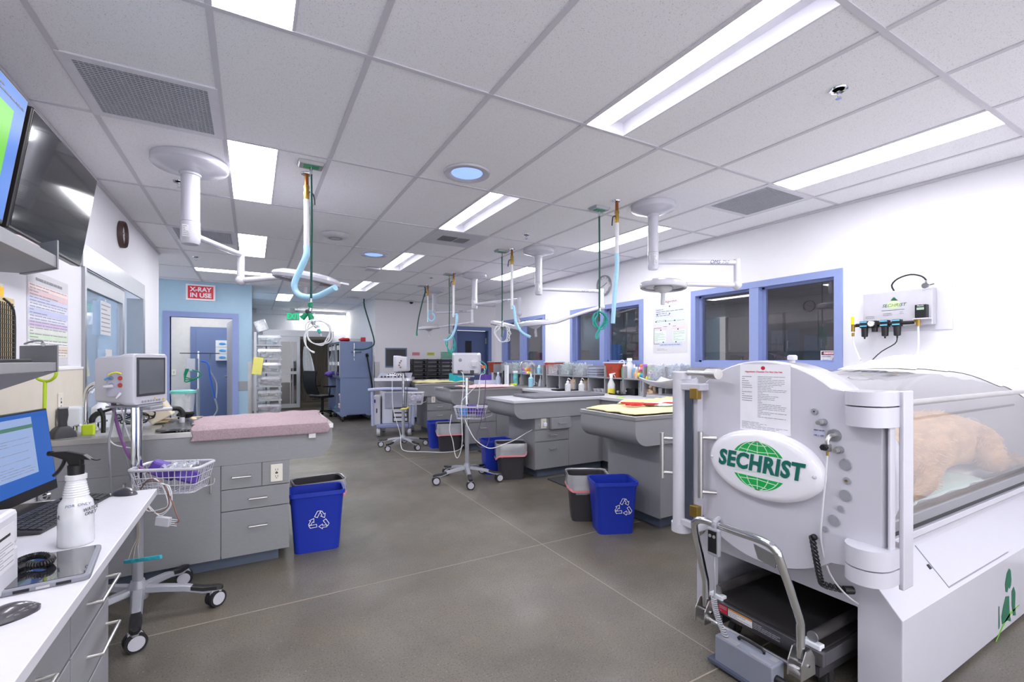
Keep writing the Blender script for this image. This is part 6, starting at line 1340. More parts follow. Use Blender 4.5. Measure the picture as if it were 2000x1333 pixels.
# ================================================================== X-RAY ROOM: anaesthesia stand, glove boxes
t = thing('anesthesia_stand', 'wheeled anaesthesia stand with blue hose standing inside the X-ray room', 'medical stand', (-.93, 11.15, 0))
b = MB()
for k in range(5):
    a = 2*PI*k/5+.3; b.tube([(0, 0, .1), (.3*math.cos(a), .3*math.sin(a), .06)], .02, 8, smooth=0)
fin('base', b, BLK, t); b = MB(); b.cyl((0, 0, .1), (0, 0, 1.55), .022); fin('pole', b, CHROME, t, smooth=True)
for k in range(5):
    a = 2*PI*k/5+.3; b = MB(); b.ball((.3*math.cos(a), .3*math.sin(a), .035), .035, 10); fin('caster', b, BLK, t)
b = MB(); b.box(-.3, .35, -.12, .12, 1.5, 1.515); fin('tray', b, DKG, t); b = MB(); b.box(-.2, -.05, -.1, .0, 1.15, 1.4); fin('vaporizer', b, WPL2, t, bevel=.01)
b = MB()
for k in range(3): b.tube([(-.2+.02*k, -.1, 1.2), (-.22, -.12, 1.05-.05*k), (-.05, -.14, 1.0), (.05, -.12, 1.1), (-.1, -.1, 1.18)], .012, 7, smooth=4)
fin('green_hose', b, GREEN, t, smooth=True)
b = MB(); b.tube([(.05, -.1, 1.35), (.16, -.12, 1.3), (.2, -.12, 1.0), (.28, -.12, .6)], .018, 8, smooth=5); fin('blue_hose', b, mat('royal_hose', '2f62c0', .4), t, smooth=True); b = MB(); b.tube([(.28, -.12, .6), (.32, -.12, .35), (.15, -.12, .12), (0, -.1, .2), (-.02, -.1, .8)], .018, 8, smooth=5); b.tube([(.2, 0, 1.5), (.18, 0, 1.2), (.3, 0, .9), (.3, -.1, .6)], .014, 8, smooth=4); fin('clear_hose', b, mat('grey_hose', 'a3a8b2', .4), t, smooth=True)
b = MB(); b.ball((-.17, -.1, .72), .05, 12, (1, 1, 1.6)); fin('breathing_bag', b, mat('grey_bag', '7a7a80', .6), t, smooth=True)
for i in range(3):
    t = thing('glove_box', 'box of blue gloves, %s of three in the rack on the blue door' % ['lowest', 'middle', 'top'][i], 'box', (-.55, 11.655, 1.36+i*.145), 0, 'glove boxes'); fin('carton', MB().box(-.12, .12, -.09, 0, 0, .14), PAPER, t, bevel=.003); b = MB(); b.T = FR('-y', (0, -.0905, .07)); b.prism(ell(0, 0, .06, .022, 20), 'z', 0, .012); fin('glove', b, mat('glove_blue', '3f8fd0', .6, var=.2), t)
t = thing('wall_switch', 'ivory switch plates on the X-ray room wall', 'switch', (-1.4, 11.69, 1.12)); outlet(t, FR('-y', (0, 0, 0)), 'plate')
# ================================================================== TOWELS AND MATS
def towel(lb, x0, x1, y0, y1, z, m, seed=0, amp=.008, th=.02, rz=0, nm='towel', drop=None, n=60, edge=.008):
    cx, cy = (x0+x1)/2, (y0+y1)/2
    def fn(u, v):
        x = (x1-x0)*(u-.5)+edge*math.sin(v*17+seed)+edge*.6*math.sin(v*41+seed*2); y = (y1-y0)*(v-.5)+edge*math.sin(u*13+seed)+edge*.7*math.sin(u*37+seed)
        h = th+amp*noise.noise(Vector((u*5+seed, v*5, seed)))+amp*.6*abs(noise.noise(Vector((u*13, v*9+seed, 2))))
        e = min(u, 1-u, v, 1-v); h = h*min(1, .25+e*18)
        if drop and y+cy < drop[0]: h -= (drop[0]-(y+cy))*drop[1]; y = drop[0]-cy-.012-(drop[0]-cy-y)*.12
        return (x, y, h)
    b = MB(); b.grid(fn, n, n); o = fin(nm, b, m, solid=.006, smooth=True); o.location = (cx, cy, z); o.rotation_euler = (0, 0, rz); return tag(o, lb, nm.replace('_', ' '))
b = MB()
def tw(u, v):
    L = 1.0; x = (u-.5)*.80+.012*math.sin(v*9)+.008*math.sin(v*30); s = v*1.0-.14      # across: hangs over front edge then lies on top
    bump = .010*noise.noise(Vector((u*7, v*6, 0)))+.008*abs(noise.noise(Vector((u*18, v*14, 4))))
    if s < 0: return (x, -.452-.004*abs(math.sin(u*7))-bump*.3, s*.45+.025)
    e = min(1, s*14)
    return (x, -.445+s*.80, .026+.008*e+bump*.7+.004*math.sin(u*5+v*4))
b.grid(tw, 90, 60); t = fin('terry_towel', b, PINKT, solid=.014, smooth=True); t.location = (.065, 3.94, .900); tag(t, 'dusty pink terry towel spread over the steel top of the left island', 'towel')
b = MB(); b.box(-.022, .022, -.002, 0, -.03, .0); o = fin('care_tag', b, PAPER, t); o.location = (.30, -.462, -.04)
towel('black slatted tray corner showing at the left end of the pink terry towel', -.52, -.30, 3.56, 4.3, .922, mat('black_ribbed_mat', '3c3d42', .3, var=.3, scale=30, stretch=(6, .3, 1)), 3, .004, .006, nm='ribbed_mat', n=20)
towel('pale yellow towel on the chamber side peninsula', 2.60, 4.25, 2.66, 3.24, .938, YEL, 1, .02, .014)
towel('second fold of yellow towel lying rumpled at the back of the chamber side peninsula', 3.0, 4.1, 3.02, 3.30, .955, mat('yellow_towel_fold', 'e9dca0', .85, bump=.3, bscale=200), 6, .03, .02)
towel('mint green cloth on the yellow towel of the chamber side peninsula', 3.05, 3.75, 2.82, 3.12, .975, MINT, 2, .012, .012)
towel('pale yellow towel on the farthest peninsula', 2.64, 3.75, 8.28, 8.84, .94, YEL, 4, .03, .02)
towel('pale pink towel on the peninsula behind the middle monitor stand', 2.85, 3.7, 6.45, 6.98, .94, PINKF, 5, .02, .014)
towel('black folded cloth at the front corner of the pink towel peninsula', 2.62, 2.88, 6.45, 6.8, .938, mat('dark_cloth', '3a3a40', .8), 7, .006, .01)
b = MB()
rd = random.Random(11); P = []
for i in range(12): P.append((2.84+.30*rd.random(), 2.96+.11*rd.uniform(-1, 1), .985+.015*rd.random()))
b.tube(P, .010, 6, smooth=3)
for v in b.bm.verts: v.co.z = .985+(v.co.z-.985)*.7
b.tube([(2.84, 3.02, .985), (3.0, 2.92, .99), (3.1, 2.86, .985), (3.22, 2.93, .985), (3.3, 2.88, .985)], .010, 6)
tag(fin('red_straps', b, REDF, smooth=True), 'tangled red strap or leash on the yellow towel of the chamber side peninsula', 'leash')
# grey mat on white peninsula
def gm(u, v): return None
b = MB(); b.rbox(2.86, 3.95, 4.56, 5.07, .917, .945, .03); tag(fin('exam_mat', b, mat('grey_vinyl', '707078', .45), bevel=.01), 'smooth grey vinyl mat on the white topped peninsula', 'mat')
# ================================================================== RIGHT WALL ORGANIZERS
def organizer(lb, y0, y1, n, zs=1.12):
    t = thing('counter_organizer', lb, 'organizer', (4.20, (y0+y1)/2, .916)); h = (y1-y0)/2; s = (y1-y0)/n
    fin('shelf', MB().box(0, .31, -h, h, zs-.916, zs-.900), ORGP, t); fin('back', MB().box(.30, .312, -h, h, 0, .37), ORGP, t)
    for i in range(n+1): fin('divider', MB().box(0, .30, -h+i*s-.008, -h+i*s+.008, 0, .375), ORGP, t)
    return [y0+i*s for i in range(n+1)]
o1 = organizer('grey counter organizer unit between the chamber side and white topped peninsulas', 3.45, 6.30, 8)
o2 = organizer('grey counter organizer unit behind the pink towel peninsula sink', 6.42, 8.20, 5)
def clear_bin(y, w, lb, col, seed, x=4.22, z=1.138, h=.17):
    b = MB(); P0 = rrect(0, .2, 0, w, .008, 1); b.rings([[(a, c, 0) for a, c in P0], [(a, c, h) for a, c in P0]], False); b.f([b.v((a, c, 0)) for a, c in P0])
    o = fin('clear_bin', b, CLEAR, solid=.003); o.location = (x, y, z); tag(o, 'clear bin of %s' % lb, 'bin', 'clear supply bins on the organizer')
    b = MB(); rd = random.Random(seed)
    for i in range(60):
        b.T = Matrix.Translation((rd.uniform(.02, .18), rd.uniform(.02, w-.02), rd.uniform(.015, h+.005))) @ Matrix.Rotation(rd.uniform(0, 3), 4, 'X') @ Matrix.Rotation(rd.uniform(0, 3), 4, 'Z'); b.box(-.035, .035, -.008, .008, -.006, .006)
    o = fin('packaged_syringes', b, mat('packets_'+col, col, .5, var=.12, scale=60)); o.location = (x, y, z); o['kind'] = 'stuff'; tag(o, lb+' piled in a clear bin', 'supplies')
def ypx(u, x=4.3): return on_x(u, 700, x).y
binspec = [(1138, 'white packets, left of the grey folded cloths bay', 'ccd0d6'), (1112, 'green capped packets at the right of the far sharps container', 'b8cdc8'), (1088, 'white packets beside the middle red sharps container', 'cfd3d8'), (1290, 'clear wrapped items directly right of the coloured bandages', 'd2d3d8'), (1322, 'blue and white packets beside the chamber post', 'b9c2d6'), (1010, 'green striped packets behind the gooseneck tap', 'a8c2bb'), (1030, 'pale packets right of the far gooseneck tap', 'c3c8cc'), (992, 'blue grey packets at the far end of the organizer', 'aab8bd'), (1270, 'loose white packets', 'd5d5da')][:8]
for i, (u, lb, c) in enumerate(binspec): clear_bin(ypx(u)-.1, .24, lb, c, i, z=1.138)
# sharps containers
def sharps(u, lb, s=1.0):
    y = ypx(u, 4.3); t = thing('sharps_container', lb, 'sharps container', (4.31, y, 1.121), 0, 'red sharps containers'); s_ = s
    b = MB(); b.rings([[(a, c, z) for a, c in rrect(-w, w, -d, d, .02, 3)] for w, d, z in ((.075, .11*s, 0), (.085, .125*s, .12), (.088, .13*s, .12), (.095, .15*s, .205))]); fin('body', b, ORG, t, smooth=True)
    b = MB(); b.rbox(-.10, .10, -.165*s, .165*s, .205, .222, .02, 3); fin('lid', b, WPL2, t, bevel=.004)
    T = FR('-x', (-.088, 0, .15)); b = MB(); b.T = T @ Matrix.Rotation(-.1, 4, 'X')
    for k in range(3):
        q = Matrix.Rotation(2*PI*k/3, 4, 'Z'); b.T = T @ q; b.rings([[(r*math.cos(a), .012+r*math.sin(a), .004) for a in [(-1.0+ i/10*5.2) for i in range(11)]] for r in (.012, .009)], False, close=False)
    fin('biohazard_mark', b, INK, t)
sharps(1202, 'nearest red sharps container, beside the green liquid bottle'); sharps(1081, 'middle red sharps container on the organizer'); sharps(966, 'farthest red sharps container, next to the dark blue door')
# bottles etc
def px(u, v, z):
    p = on_z(u, v, z)
    if p.x > 4.32: r = ray(u, v); t = 4.32/r[0]; return (4.32, r[1]*t, z)
    return (p.x, p.y, z)
def bottle(nm, lb, cat, loc, prof, m, cap=None, capm=WHT, extra=None, grp=None, n=18):
    t = thing(nm, lb, cat, loc, 0, grp); b = MB(); b.lathe(prof, (0, 0, 0), n); fin('body', b, m, t, smooth=True)
    if cap: b = MB(); b.lathe(cap, (0, 0, 0), n); fin('cap', b, capm, t, smooth=True)
    return t
# on organizer shelf near the nearest sharps
z = 1.121
def up(u, x=4.3): return (x, ypx(u, x), z)
t = bottle('wash_bottle', 'green liquid wash bottle with bent white straw beside the nearest sharps container', 'bottle', up(1219), [(.036, 0), (.038, .01), (.038, .14), (.02, .165), (.018, .17)], mat('green_liquid', '46b07c', .3), [(.022, .168), (.022, .19), (.008, .195)]); b = MB(); b.tube([(0, 0, .19), (0, 0, .23), (0, .03, .25), (0, .08, .235), (0, .095, .225)], .005, 7); fin('straw', b, WHT, t, smooth=True)
bottle('saline_jug', 'large clear bottle with white cap right of the green wash bottle', 'bottle', up(1229.5, 4.33), [(.06, 0), (.062, .01), (.062, .17), (.03, .22), (.028, .24)], CLOUDY, [(.034, .238), (.034, .27), (.03, .275)])
bottle('peroxide_bottle', 'blue labelled white squeeze bottle right of the large clear bottle', 'bottle', up(1239), [(.024, 0), (.026, .01), (.026, .13), (.012, .155)], mat('blue_label_bottle', '79b2e2', .4, var=.3), [(.016, .15), (.005, .2)])
bottle('lotion_bottle', 'white and orange bottle at the right end of the nearest shelf bay', 'bottle', up(1243.5, 4.24), [(.022, 0), (.023, .01), (.023, .12), (.012, .14)], mat('orange_label_bottle', 'd9b7a6', .4, var=.3), [(.014, .138), (.012, .165)])
bottle('small_bottle', 'small white bottle beside the middle sharps container', 'bottle', up(1045), [(.03, 0), (.03, .1), (.014, .12)], WPL2, [(.016, .118), (.016, .145)])
bottle('small_bottle', 'pale blue bottle beside the middle sharps container', 'bottle', up(1053), [(.036, 0), (.036, .12), (.018, .14)], mat('aqua_liquid', '8fc4d8', .3), [(.02, .138), (.02, .165)])
# bandages pile (countable rolls)
rd = random.Random(9); cols = ['f2df4a', 'e36aa8', 'a06ad0', '3aa7d8', 'f08a4a', '9ad060', 'f5c8d8']
yb = ypx(1262)
k = 0
for r in range(5):
    for c in range(7-r):
        cl = rd.choice(cols); b = MB(); b.cyl((0, -.027, 0), (0, .027, 0), .026, n=12)
        o = fin('bandage_roll', b, mat('wrap_'+cl, cl, .7, var=.15), smooth=True); o.location = (4.24+rd.uniform(0, .05), yb-.19+c*.056+r*.028, 1.143+r*.038); o.rotation_euler = (rd.uniform(-.3, .3), 0, rd.uniform(-1.2, 1.2)); k += 1
        tag(o, 'small bright bandage roll in the coloured heap on the nearest organizer bay', 'bandage', 'coloured bandage rolls')
yb = ypx(1033)
for i in range(8):
    cl = cols[i % 5]; b = MB(); b.cyl((0, -.03, 0), (0, .03, 0), .028, n=10); o = fin('bandage_roll', b, mat('wrap_'+cl), smooth=True); o.location = (4.24, yb-.09+(i % 4)*.06, 1.15+(i//4)*.06); tag(o, 'bright bandage roll in the far coloured heap by the tap', 'bandage', 'far coloured bandage rolls')
for i in range(4):
    b = MB(); b.rbox(-.09, .09, -.11, .11, 0, .035, .03); o = fin('folded_cloth', b, mat('grey_cloth', '9aa0b2', .85, var=.1), bevel=.015); o.location = (4.29, ypx(1165), 1.122+i*.036); tag(o, 'grey folded cloth stacked left of the nearest sharps container', 'cloth', 'grey folded cloths')
zc = .916
t = bottle('spray_bottle', 'clear spray bottle of yellow liquid with white trigger on the near white worktop', 'spray bottle', px(1194, 770, zc), [(.048, 0), (.05, .01), (.05, .13), (.02, .20), (.018, .215)], CLOUDY, [(.022, .213), (.022, .235)])
b = MB(); b.cyl((0, 0, .004), (0, 0, .075), .0505, n=18); fin('liquid', b, mat('yellow_liquid', 'e8d84a', .3), t, smooth=True); b = MB(); b.prism([(-.02, .235), (.02, .235), (.03, .27), (-.055, .285), (-.06, .275), (-.02, .262)], 'y', -.01, .01); b.tube([(-.03, 0, .265), (-.05, 0, .235), (-.06, 0, .215)], .005, 6); fin('trigger', b, WHT, t, bevel=.003)
t.rotation_euler = (0, 0, 2.2)
t = bottle('hand_sanitizer', 'aqua liquid pump bottle standing near the corner of the white worktop', 'bottle', px(1037, 757, zc), [(.042, 0), (.044, .01), (.044, .15), (.02, .175)], mat('aqua_liquid'), [(.014, .17), (.014, .21), (.006, .23)])
b = MB(); b.tube([(0, 0, .225), (0, 0, .24), (-.04, 0, .238)], .005, 6); fin('pump', b, WHT, t)
for (u, lb) in ((1109, 'white squeeze bottle on the left of the black tray on the worktop'), (1135.5, 'white squeeze bottle standing right of the black tray')):
    t = bottle('squeeze_bottle', lb, 'bottle', px(u, 768, zc), [(.038, 0), (.04, .01), (.04, .12), (.018, .14)], CLOUDY, [(.02, .138), (.02, .16), (.006, .17)]); b = MB(); b.tube([(0, 0, .165), (0, 0, .19), (0, -.02, .205), (0, -.055, .185)], .0045, 6); fin('spout', b, WHT, t)
bottle('dispenser_bottle', 'tall white bottle in the organizer bay left of the spray bottle', 'bottle', px(1153.5, 760, zc), [(.03, 0), (.03, .16), (.014, .18)], WPL2, [(.018, .178), (.014, .205)])
bottle('glass_cruet', 'cone shaped clear bottle near the middle of the far worktop', 'bottle', px(1056, 750, zc), [(.055, 0), (.05, .02), (.025, .12), (.014, .14)], CLEARF, [(.012, .138), (.014, .19)])
def clipper(loc, rz, lb, s=1.0, m=DKG):
    t = thing('hair_clipper', lb, 'hair clipper', loc, rz); b = MB(); b.rings([[(x*s, y*s, z*s) for x, y in rrect(-w, w, -d, d, .015, 3)] for w, d, z in ((.065, .05, 0), (.062, .048, .03), (.045, .04, .06), (.032, .03, .075))]); fin('charging_stand', b, m, t, smooth=True)
    b = MB(); b.rings([[(x*s, (y+dy)*s, z*s) for x, y in rrect(-w, w, -d, d, .012, 3)] for w, d, z, dy in ((.024, .02, .07, 0), (.022, .019, .10, 0), (.028, .024, .15, .003), (.027, .022, .175, .0), (.026, .014, .20, -.004))]); h = fin('clipper_body', b, m, t, smooth=True)
    b = MB(); b.box(-.024*s, .024*s, -.028*s, .006*s, .196*s, .208*s); fin('blade', b, STEEL, h, bevel=.002); return t
clipper(px(1074, 756, zc), .2, 'black hair clipper in its charger on the white worktop', 1.1, BLK)
t = tag(fin('phone_base', MB().rbox(-.06, .06, -.05, .05, 0, .04, .02), BLK, bevel=.01), 'low black charger base right of the hair clipper on the worktop', 'charger'); t.location = px(1094, 756, zc)
def tray(u, v, lb, w=.3, d=.2, z_=zc, x=None):
    t = thing('instrument_tray', lb, 'tray', px(u, v, z_), -.1); b = MB(); b.rings([[(a, c, z) for a, c in rrect(-w*k/2, w*k/2, -d*k/2, d*k/2, .02, 3)] for k, z in ((.93, 0), (1, .018), (1.02, .018), (.95, .004))], False); b.f([b.v((a, c, .003)) for a, c in rrect(-w*.465, w*.465, -d*.465, d*.465, .02, 3)]); b.f([b.v((a, c, 0)) for a, c in rrect(-w*.465, w*.465, -d*.465, d*.465, .02, 3)]); fin('pan', b, BLK, t); return t
tray(1106, 763, 'black tray behind the two white squeeze bottles', .42, .22); tray(1224, 770.5, 'black tray holding white gauze and cups on the near worktop', .42, .26)
b = MB(); b.ball((0, 0, .03), .06, 10, (1.3, 1, .6))
for v in b.bm.verts: v.co += Vector((noise.noise(v.co*40), noise.noise(v.co*38), noise.noise(v.co*30)))*.03
o = tag(fin('gauze', b, WHT), 'crumpled white gauze on the near black tray', 'gauze'); o.location = px(1230, 766, zc+.02)
for u, lb in ((1207, 'small steel cup on the near black tray'), (1215, 'second small cup on the near black tray')):
    b = MB(); b.lathe([(.016, 0), (.022, .035), (.02, .035), (.014, .004)], (0, 0, 0), 14); o = tag(fin('small_cup', b, STEEL, smooth=True), lb, 'cup', 'small cups on the tray'); o.location = px(u, 769, zc+.02)
bottle('marker_tube', 'tall white tube standing behind the near black tray', 'tube', px(1214, 764, zc), [(.016, 0), (.016, .17), (.012, .18)], WPL2, [(.013, .178), (.013, .2)], GREEN)
tag(fin('black_box', MB().rbox(-.07, .09, -.1, .1, 0, .085, .01), BLK, bevel=.006), 'black box in the organizer bay behind the near tray', 'box').location = px(1236, 764, zc)
tag(fin('sticky_pad', MB().box(-.035, .035, -.035, .035, 0, .008), mat('lime_pad', 'b8e84a', .5)), 'lime green sticky pad in front of the near black tray', 'note pad').location = px(1212, 777, zc)
for i, (u, w) in enumerate(((1164, .05), (1172, .06), (1180, .045))):
    b = MB(); b.lathe([(w*.6, 0), (w, .05), (w*.9, .05), (w*.5, .006)], (0, 0, 0), 16); o = tag(fin('ceramic_bowl', b, WPL2, smooth=True), ['leftmost', 'middle', 'rightmost'][i]+' of the small white bowls left of the yellow spray bottle', 'bowl', 'small white bowls'); o.location = px(u, 765+i, zc)
t = thing('jar_of_tongue_depressors', 'clear jar of wooden tongue depressors left of the tall white bottle', 'jar', px(1145, 763, zc)); b = MB(); b.lathe([(.05, 0), (.05, .14)], (0, 0, 0), 20, False); fin('jar', b, CLEAR, t, smooth=True); b = MB(); rd = random.Random(3)
for i in range(22): a = rd.uniform(0, 6.3); q = rd.uniform(0, .03); b.cyl((q*math.cos(a), q*math.sin(a), .004), (q*1.4*math.cos(a+.5), q*1.4*math.sin(a+.5), .165), .006, n=5)
o = fin('wooden_sticks', b, mat('birch_sticks', 'd8b48c', .7), t)
o = dup(t, px(1119, 763, zc), 0, 'clear jar of wooden sticks behind the left squeeze bottle'); o = dup(t, px(1019, 748, zc), .5, 'clear jar of wooden sticks beside the far tap')
t = thing('tubing_jar', 'clear jar of white swabs below the coloured bandages', 'jar', px(1256, 768, zc)); b = MB(); b.lathe([(.06, 0), (.06, .2)], (0, 0, 0), 20, False); fin('jar', b, CLEAR, t, smooth=True); b = MB()
for i in range(24): a = rd.uniform(0, 6.3); q = rd.uniform(0, .045); b.cyl((q*math.cos(a), q*math.sin(a), .004), (q*math.cos(a), q*math.sin(a), .21), .005, n=5)
fin('swabs', b, PAPER, t)
b = MB(); rd = random.Random(8)
for i in range(26): b.T = Matrix.Translation((rd.uniform(-.06, .06), rd.uniform(-.09, .09), rd.uniform(.02, .14))) @ Matrix.Rotation(rd.uniform(0, 3), 4, 'X'); b.cyl((0, 0, -.03), (0, 0, .03), .02, n=8)
o = tag(fin('elastic_wraps', b, mat('beige_wraps', 'cdb497', .8, var=.3, scale=40), smooth=True), 'heap of beige bandage wraps in the bay left of the baby scale', 'bandages'); o.location = px(1272, 768, zc); o['kind'] = 'stuff'
t = thing('small_animal_scale', 'white tray scale on the near worktop beside the chamber post', 'scale', (4.0, 3.60, zc), 0)
b = MB(); b.rbox(-.17, .17, -.19, .19, .0, .03, .05); b.rbox(-.165, .165, -.18, .18, .028, .07, .05); fin('base', b, WPL2, t, bevel=.008)
for yy in (-.1, .1): fin('support', MB().cyl((0, yy, .07), (0, yy, .14), .02), WPL2, t)
b = MB(); b.grid(lambda u, v: ((u-.5)*.36, (v-.5)*.5, .14+.16*(v-.5)**2+.3*(u-.5)**2), 12, 16); fin('pan', b, WPL2, t, solid=.014, smooth=True)
# faucets on the sink ends
def faucet(lb, x, y, z, rz, h=.34, r=.011, reach=.2):
    t = thing('gooseneck_tap', lb, 'tap', (x, y, z), rz); b = MB(); b.tube([(0, 0, 0), (0, 0, h*.7), (reach*.15, 0, h*.93), (reach*.5, 0, h), (reach*.85, 0, h*.93), (reach, 0, h*.78)], r, 10, smooth=5); b.cyl((0, 0, 0), (0, 0, .03), r*2, n=16); fin('spout', b, CHROME, t, smooth=True)
    for s in (-1, 1): b = MB(); b.cyl((0, s*.08, 0), (0, s*.08, .05), .014); b.cyl((0, s*.08, .05), (.05, s*.1, .06), .007); fin('tap_handle', b, CHROME, t, smooth=True)
    return t
faucet('chrome gooseneck tap behind the pink towel peninsula', 4.25, 6.75, .936, PI, .42, .014, .3)
b = MB(); b.box(3.9, 3.94, 7.10, 7.19, .918, 1.28); tag(fin('clear_splash_guard', b, CLEARF), 'narrow upright white post guard beside the far sink', 'splash guard')
o = bottle('wipes_canister', 'teal and white wipes canister beside the far tap', 'canister', (4.1, 7.15, .94), [(.045, 0), (.045, .2)], mat('teal_white_label', '6fb8b8', .4, var=.5, scale=15), [(.046, .2), (.046, .23), (.04, .235)])
tag(fin('yellow_sponge', MB().rbox(-.05, .05, -.035, .035, 0, .03, .01), YELL), 'yellow sponge by the far sink', 'sponge').location = (3.95, 6.95, .937)
b = MB(); b.rbox(-.12, .12, -.14, .14, 0, .17, .02); o = tag(fin('aqua_bin', b, mat('aqua_box', '22b4c4', .4), bevel=.006), 'bright aqua box on the counter right of the middle monitor', 'box'); o.location = (3.52, 8.45, .94)
b = MB(); b.rbox(-.1, .1, -.06, .06, 0, .1, .01); o = tag(fin('glove_carton', b, PURP), 'purple carton on the counter by the far sink', 'carton'); o.location = (3.9, 7.95, .99)
b = MB(); b.rbox(-.2, .2, -.1, .1, 0, .07, .01); o = tag(fin('pouch_tray', b, mat('lilac_tray', 'cfd2e6', .5), bevel=.004), 'pale lilac tray under the purple carton', 'tray'); o.location = (3.9, 7.95, .918)
bottle('spray_bottle', 'black bottle with a slim neck next to the white post guard', 'bottle', (4.0, 7.4, .918), [(.03, 0), (.03, .12), (.018, .18), (.02, .26)], BLK)
bottle('disinfectant_bottle', 'grey blue bottle beside the purple carton', 'bottle', (4.0, 7.62, .918), [(.05, 0), (.05, .12), (.02, .17), (.02, .2)], mat('grey_blue_bottle', 'a9b2c8', .4), [(.02, .198), (.02, .23)])
# ================================================================== LEFT ISLAND / SINK THINGS
zt = .922
def pl(u, v, z=zt): return px(u, v, z)
clipper((-.955, 3.60, zt), math.radians(35), 'black hair clipper on its charging stand at the left end of the island', .86)
t = faucet('tall chrome gooseneck tap at the left wall', -.90, 3.80, zt, math.radians(-25), .31, .013, .2)
o = bottle('squirt_bottle', 'white squirt bottle behind the chrome tap on the left', 'bottle', (-.88, 4.05, zt), [(.05, 0), (.052, .01), (.052, .13), (.02, .16)], CLEARF, [(.02, .158), (.02, .185), (.006, .2)]); b = MB(); b.tube([(0, 0, .2), (0, 0, .24), (-.03, 0, .26), (-.05, 0, .23)], .005, 6); fin('spout', b, WHT, o)
b = MB(); b.tube([(0, 0, 0), (.0, 0, .10), (-.02, 0, .15)], .012, 8); b.cyl((-.0, 0, .13), (.055, .0, .15), .008); tag(fin('sprayer_handle', b, BLK, smooth=True), 'small black sprayer handle beside the chrome tap', 'sprayer').location = (-.80, 3.72, zt)
tag(fin('sponge', MB().rbox(-.03, .03, -.018, .018, 0, .062, .008), YELL, bevel=.004), 'lime yellow sponge between clipper and tap', 'sponge').location = (-.855, 3.66, zt)
b = MB(); b.rbox(-.06, .06, -.06, .06, 0, .16, .02); o = tag(fin('liquid_jug', b, CLEARF, bevel=.01), 'cloudy plastic jug behind the hair clipper', 'jug'); o.location = (-.97, 3.82, zt)
b = MB(); b.rbox(-.38, .30, -.22, .22, -.16, .0, .03); 
b.bm.free()
b = MB(); b.box(-.98, -.55, 3.64, 3.66, .9, .924); b.box(-.98, -.55, 4.15, 4.17, .9, .924); b.bm.free()
# carry bar (white rod with black corners)
t = thing('carry_handle', 'white carry bar with black bent ends lying behind the left monitor stand', 'handle', (-.68, 3.80, zt)); b = MB(); b.tube([(-.13, 0, .115), (.20, .12, .115)], .013, 10, smooth=0); fin('bar', b, WPL, t, smooth=True)
b = MB(); b.tube([(-.13, 0, .115), (-.165, -.012, .112), (-.185, -.02, .085), (-.185, -.02, .06)], .017, 10); b.tube([(.20, .12, .115), (.235, .132, .112), (.255, .14, .085), (.255, .14, .05)], .017, 10); fin('grip', b, BLK, t, smooth=True); b = MB(); b.cyl((-.185, -.02, .07), (-.185, -.02, 0), .016); b.cyl((.255, .14, .06), (.255, .14, 0), .016); fin('post', b, WPL2, t, smooth=True)
b = MB(); b.rbox(-.14, .14, -.10, .10, 0, .012, .01); o = tag(fin('wooden_board', b, mat('pale_board', 'd2b98e', .6), bevel=.003), 'pale wooden board under the cables on the island', 'board'); o.location = (-.47, 4.22, zt)
b = MB(); b.T = Matrix.Rotation(-.5, 4, 'Y'); b.box(-.07, .07, -.08, .08, 0, .15); o = tag(fin('cream_box', b, mat('cream_plastic', 'd9cfb8', .6), bevel=.01), 'cream coloured box behind the left monitor stand pole', 'box'); o.location = (-.56, 4.18, zt+.02)
b = MB(); rd = random.Random(5)
P = [(rd.uniform(-.14, .06), rd.uniform(-.05, .05), rd.uniform(.01, .13)) for _ in range(26)]; b.tube(P, .004, 6, smooth=4); o = tag(fin('tangled_cables', b, BLK, smooth=True), 'black tangled cables heaped behind the left monitor stand', 'cables'); o.location = (-.66, 4.05, zt)
b = MB(); P = [(rd.uniform(-.06, .06), rd.uniform(-.05, .05), rd.uniform(.01, .05)) for _ in range(10)]; b.tube(P, .01, 7, smooth=4); o = tag(fin('extension_cord', b, BLK, smooth=True), 'thick black coiled cord on the wooden board', 'cord'); o.location = (-.42, 4.12, zt+.015)
t = thing('clear_canister', 'clear canister with aqua lid on the far side of the island', 'canister', (-.46, 4.32, zt)); b = MB(); b.lathe([(.06, 0), (.075, .15), (.078, .2)], (0, 0, 0), 20, False); b.f([b.v((.06*math.cos(2*PI*i/20), .06*math.sin(2*PI*i/20), 0)) for i in range(20)]); fin('cup', b, CLEAR, t, smooth=True); b = MB(); b.lathe([(.082, .195), (.085, .2), (.085, .215), (.06, .22)], (0, 0, 0), 20); fin('lid', b, mat('aqua_lid', '6cc4b8', .4), t, smooth=True)
# holders on the sliding door glass
for i, (y, z, w, h, lb) in enumerate(((4.93, 1.71, .30, .27, 'two white cards clipped to the sliding door glass'), (5.02, 1.29, .20, .34, 'white printed list on the sliding door glass below the cards'))):
    t, R = sheet_thing('paper_notice', lb, 'notice', FR('+x', (XL-.005, y, z)), w, h); R3 = R @ Matrix.Translation((0, 0, .0022)); printlines(R3, -w*.45, w*.45, -h*.45, h*.45, 7, 1, t, seed=i+30, t=.0004, h=.25)
    if i == 0: b = MB(); b.T = R @ Matrix.Translation((-.02, h/2, .004)); b.rings([[(r*math.cos(2*PI*k/12), r*math.sin(2*PI*k/12), 0) for k in range(12)] for r in (.02, .012)], False); fin('hook', b, STEEL, t)
t = thing('dispenser_box', 'small white dispenser on the sliding door glass below the list', 'dispenser', (XL-.0, 5.0, 1.04)); fin('case', MB().box(0, .06, -.11, .10, -.05, .06), WPL2, t, bevel=.008); fin('lid', MB().box(-.0, .07, -.12, .11, .06, .075), WPL2, t, bevel=.004)
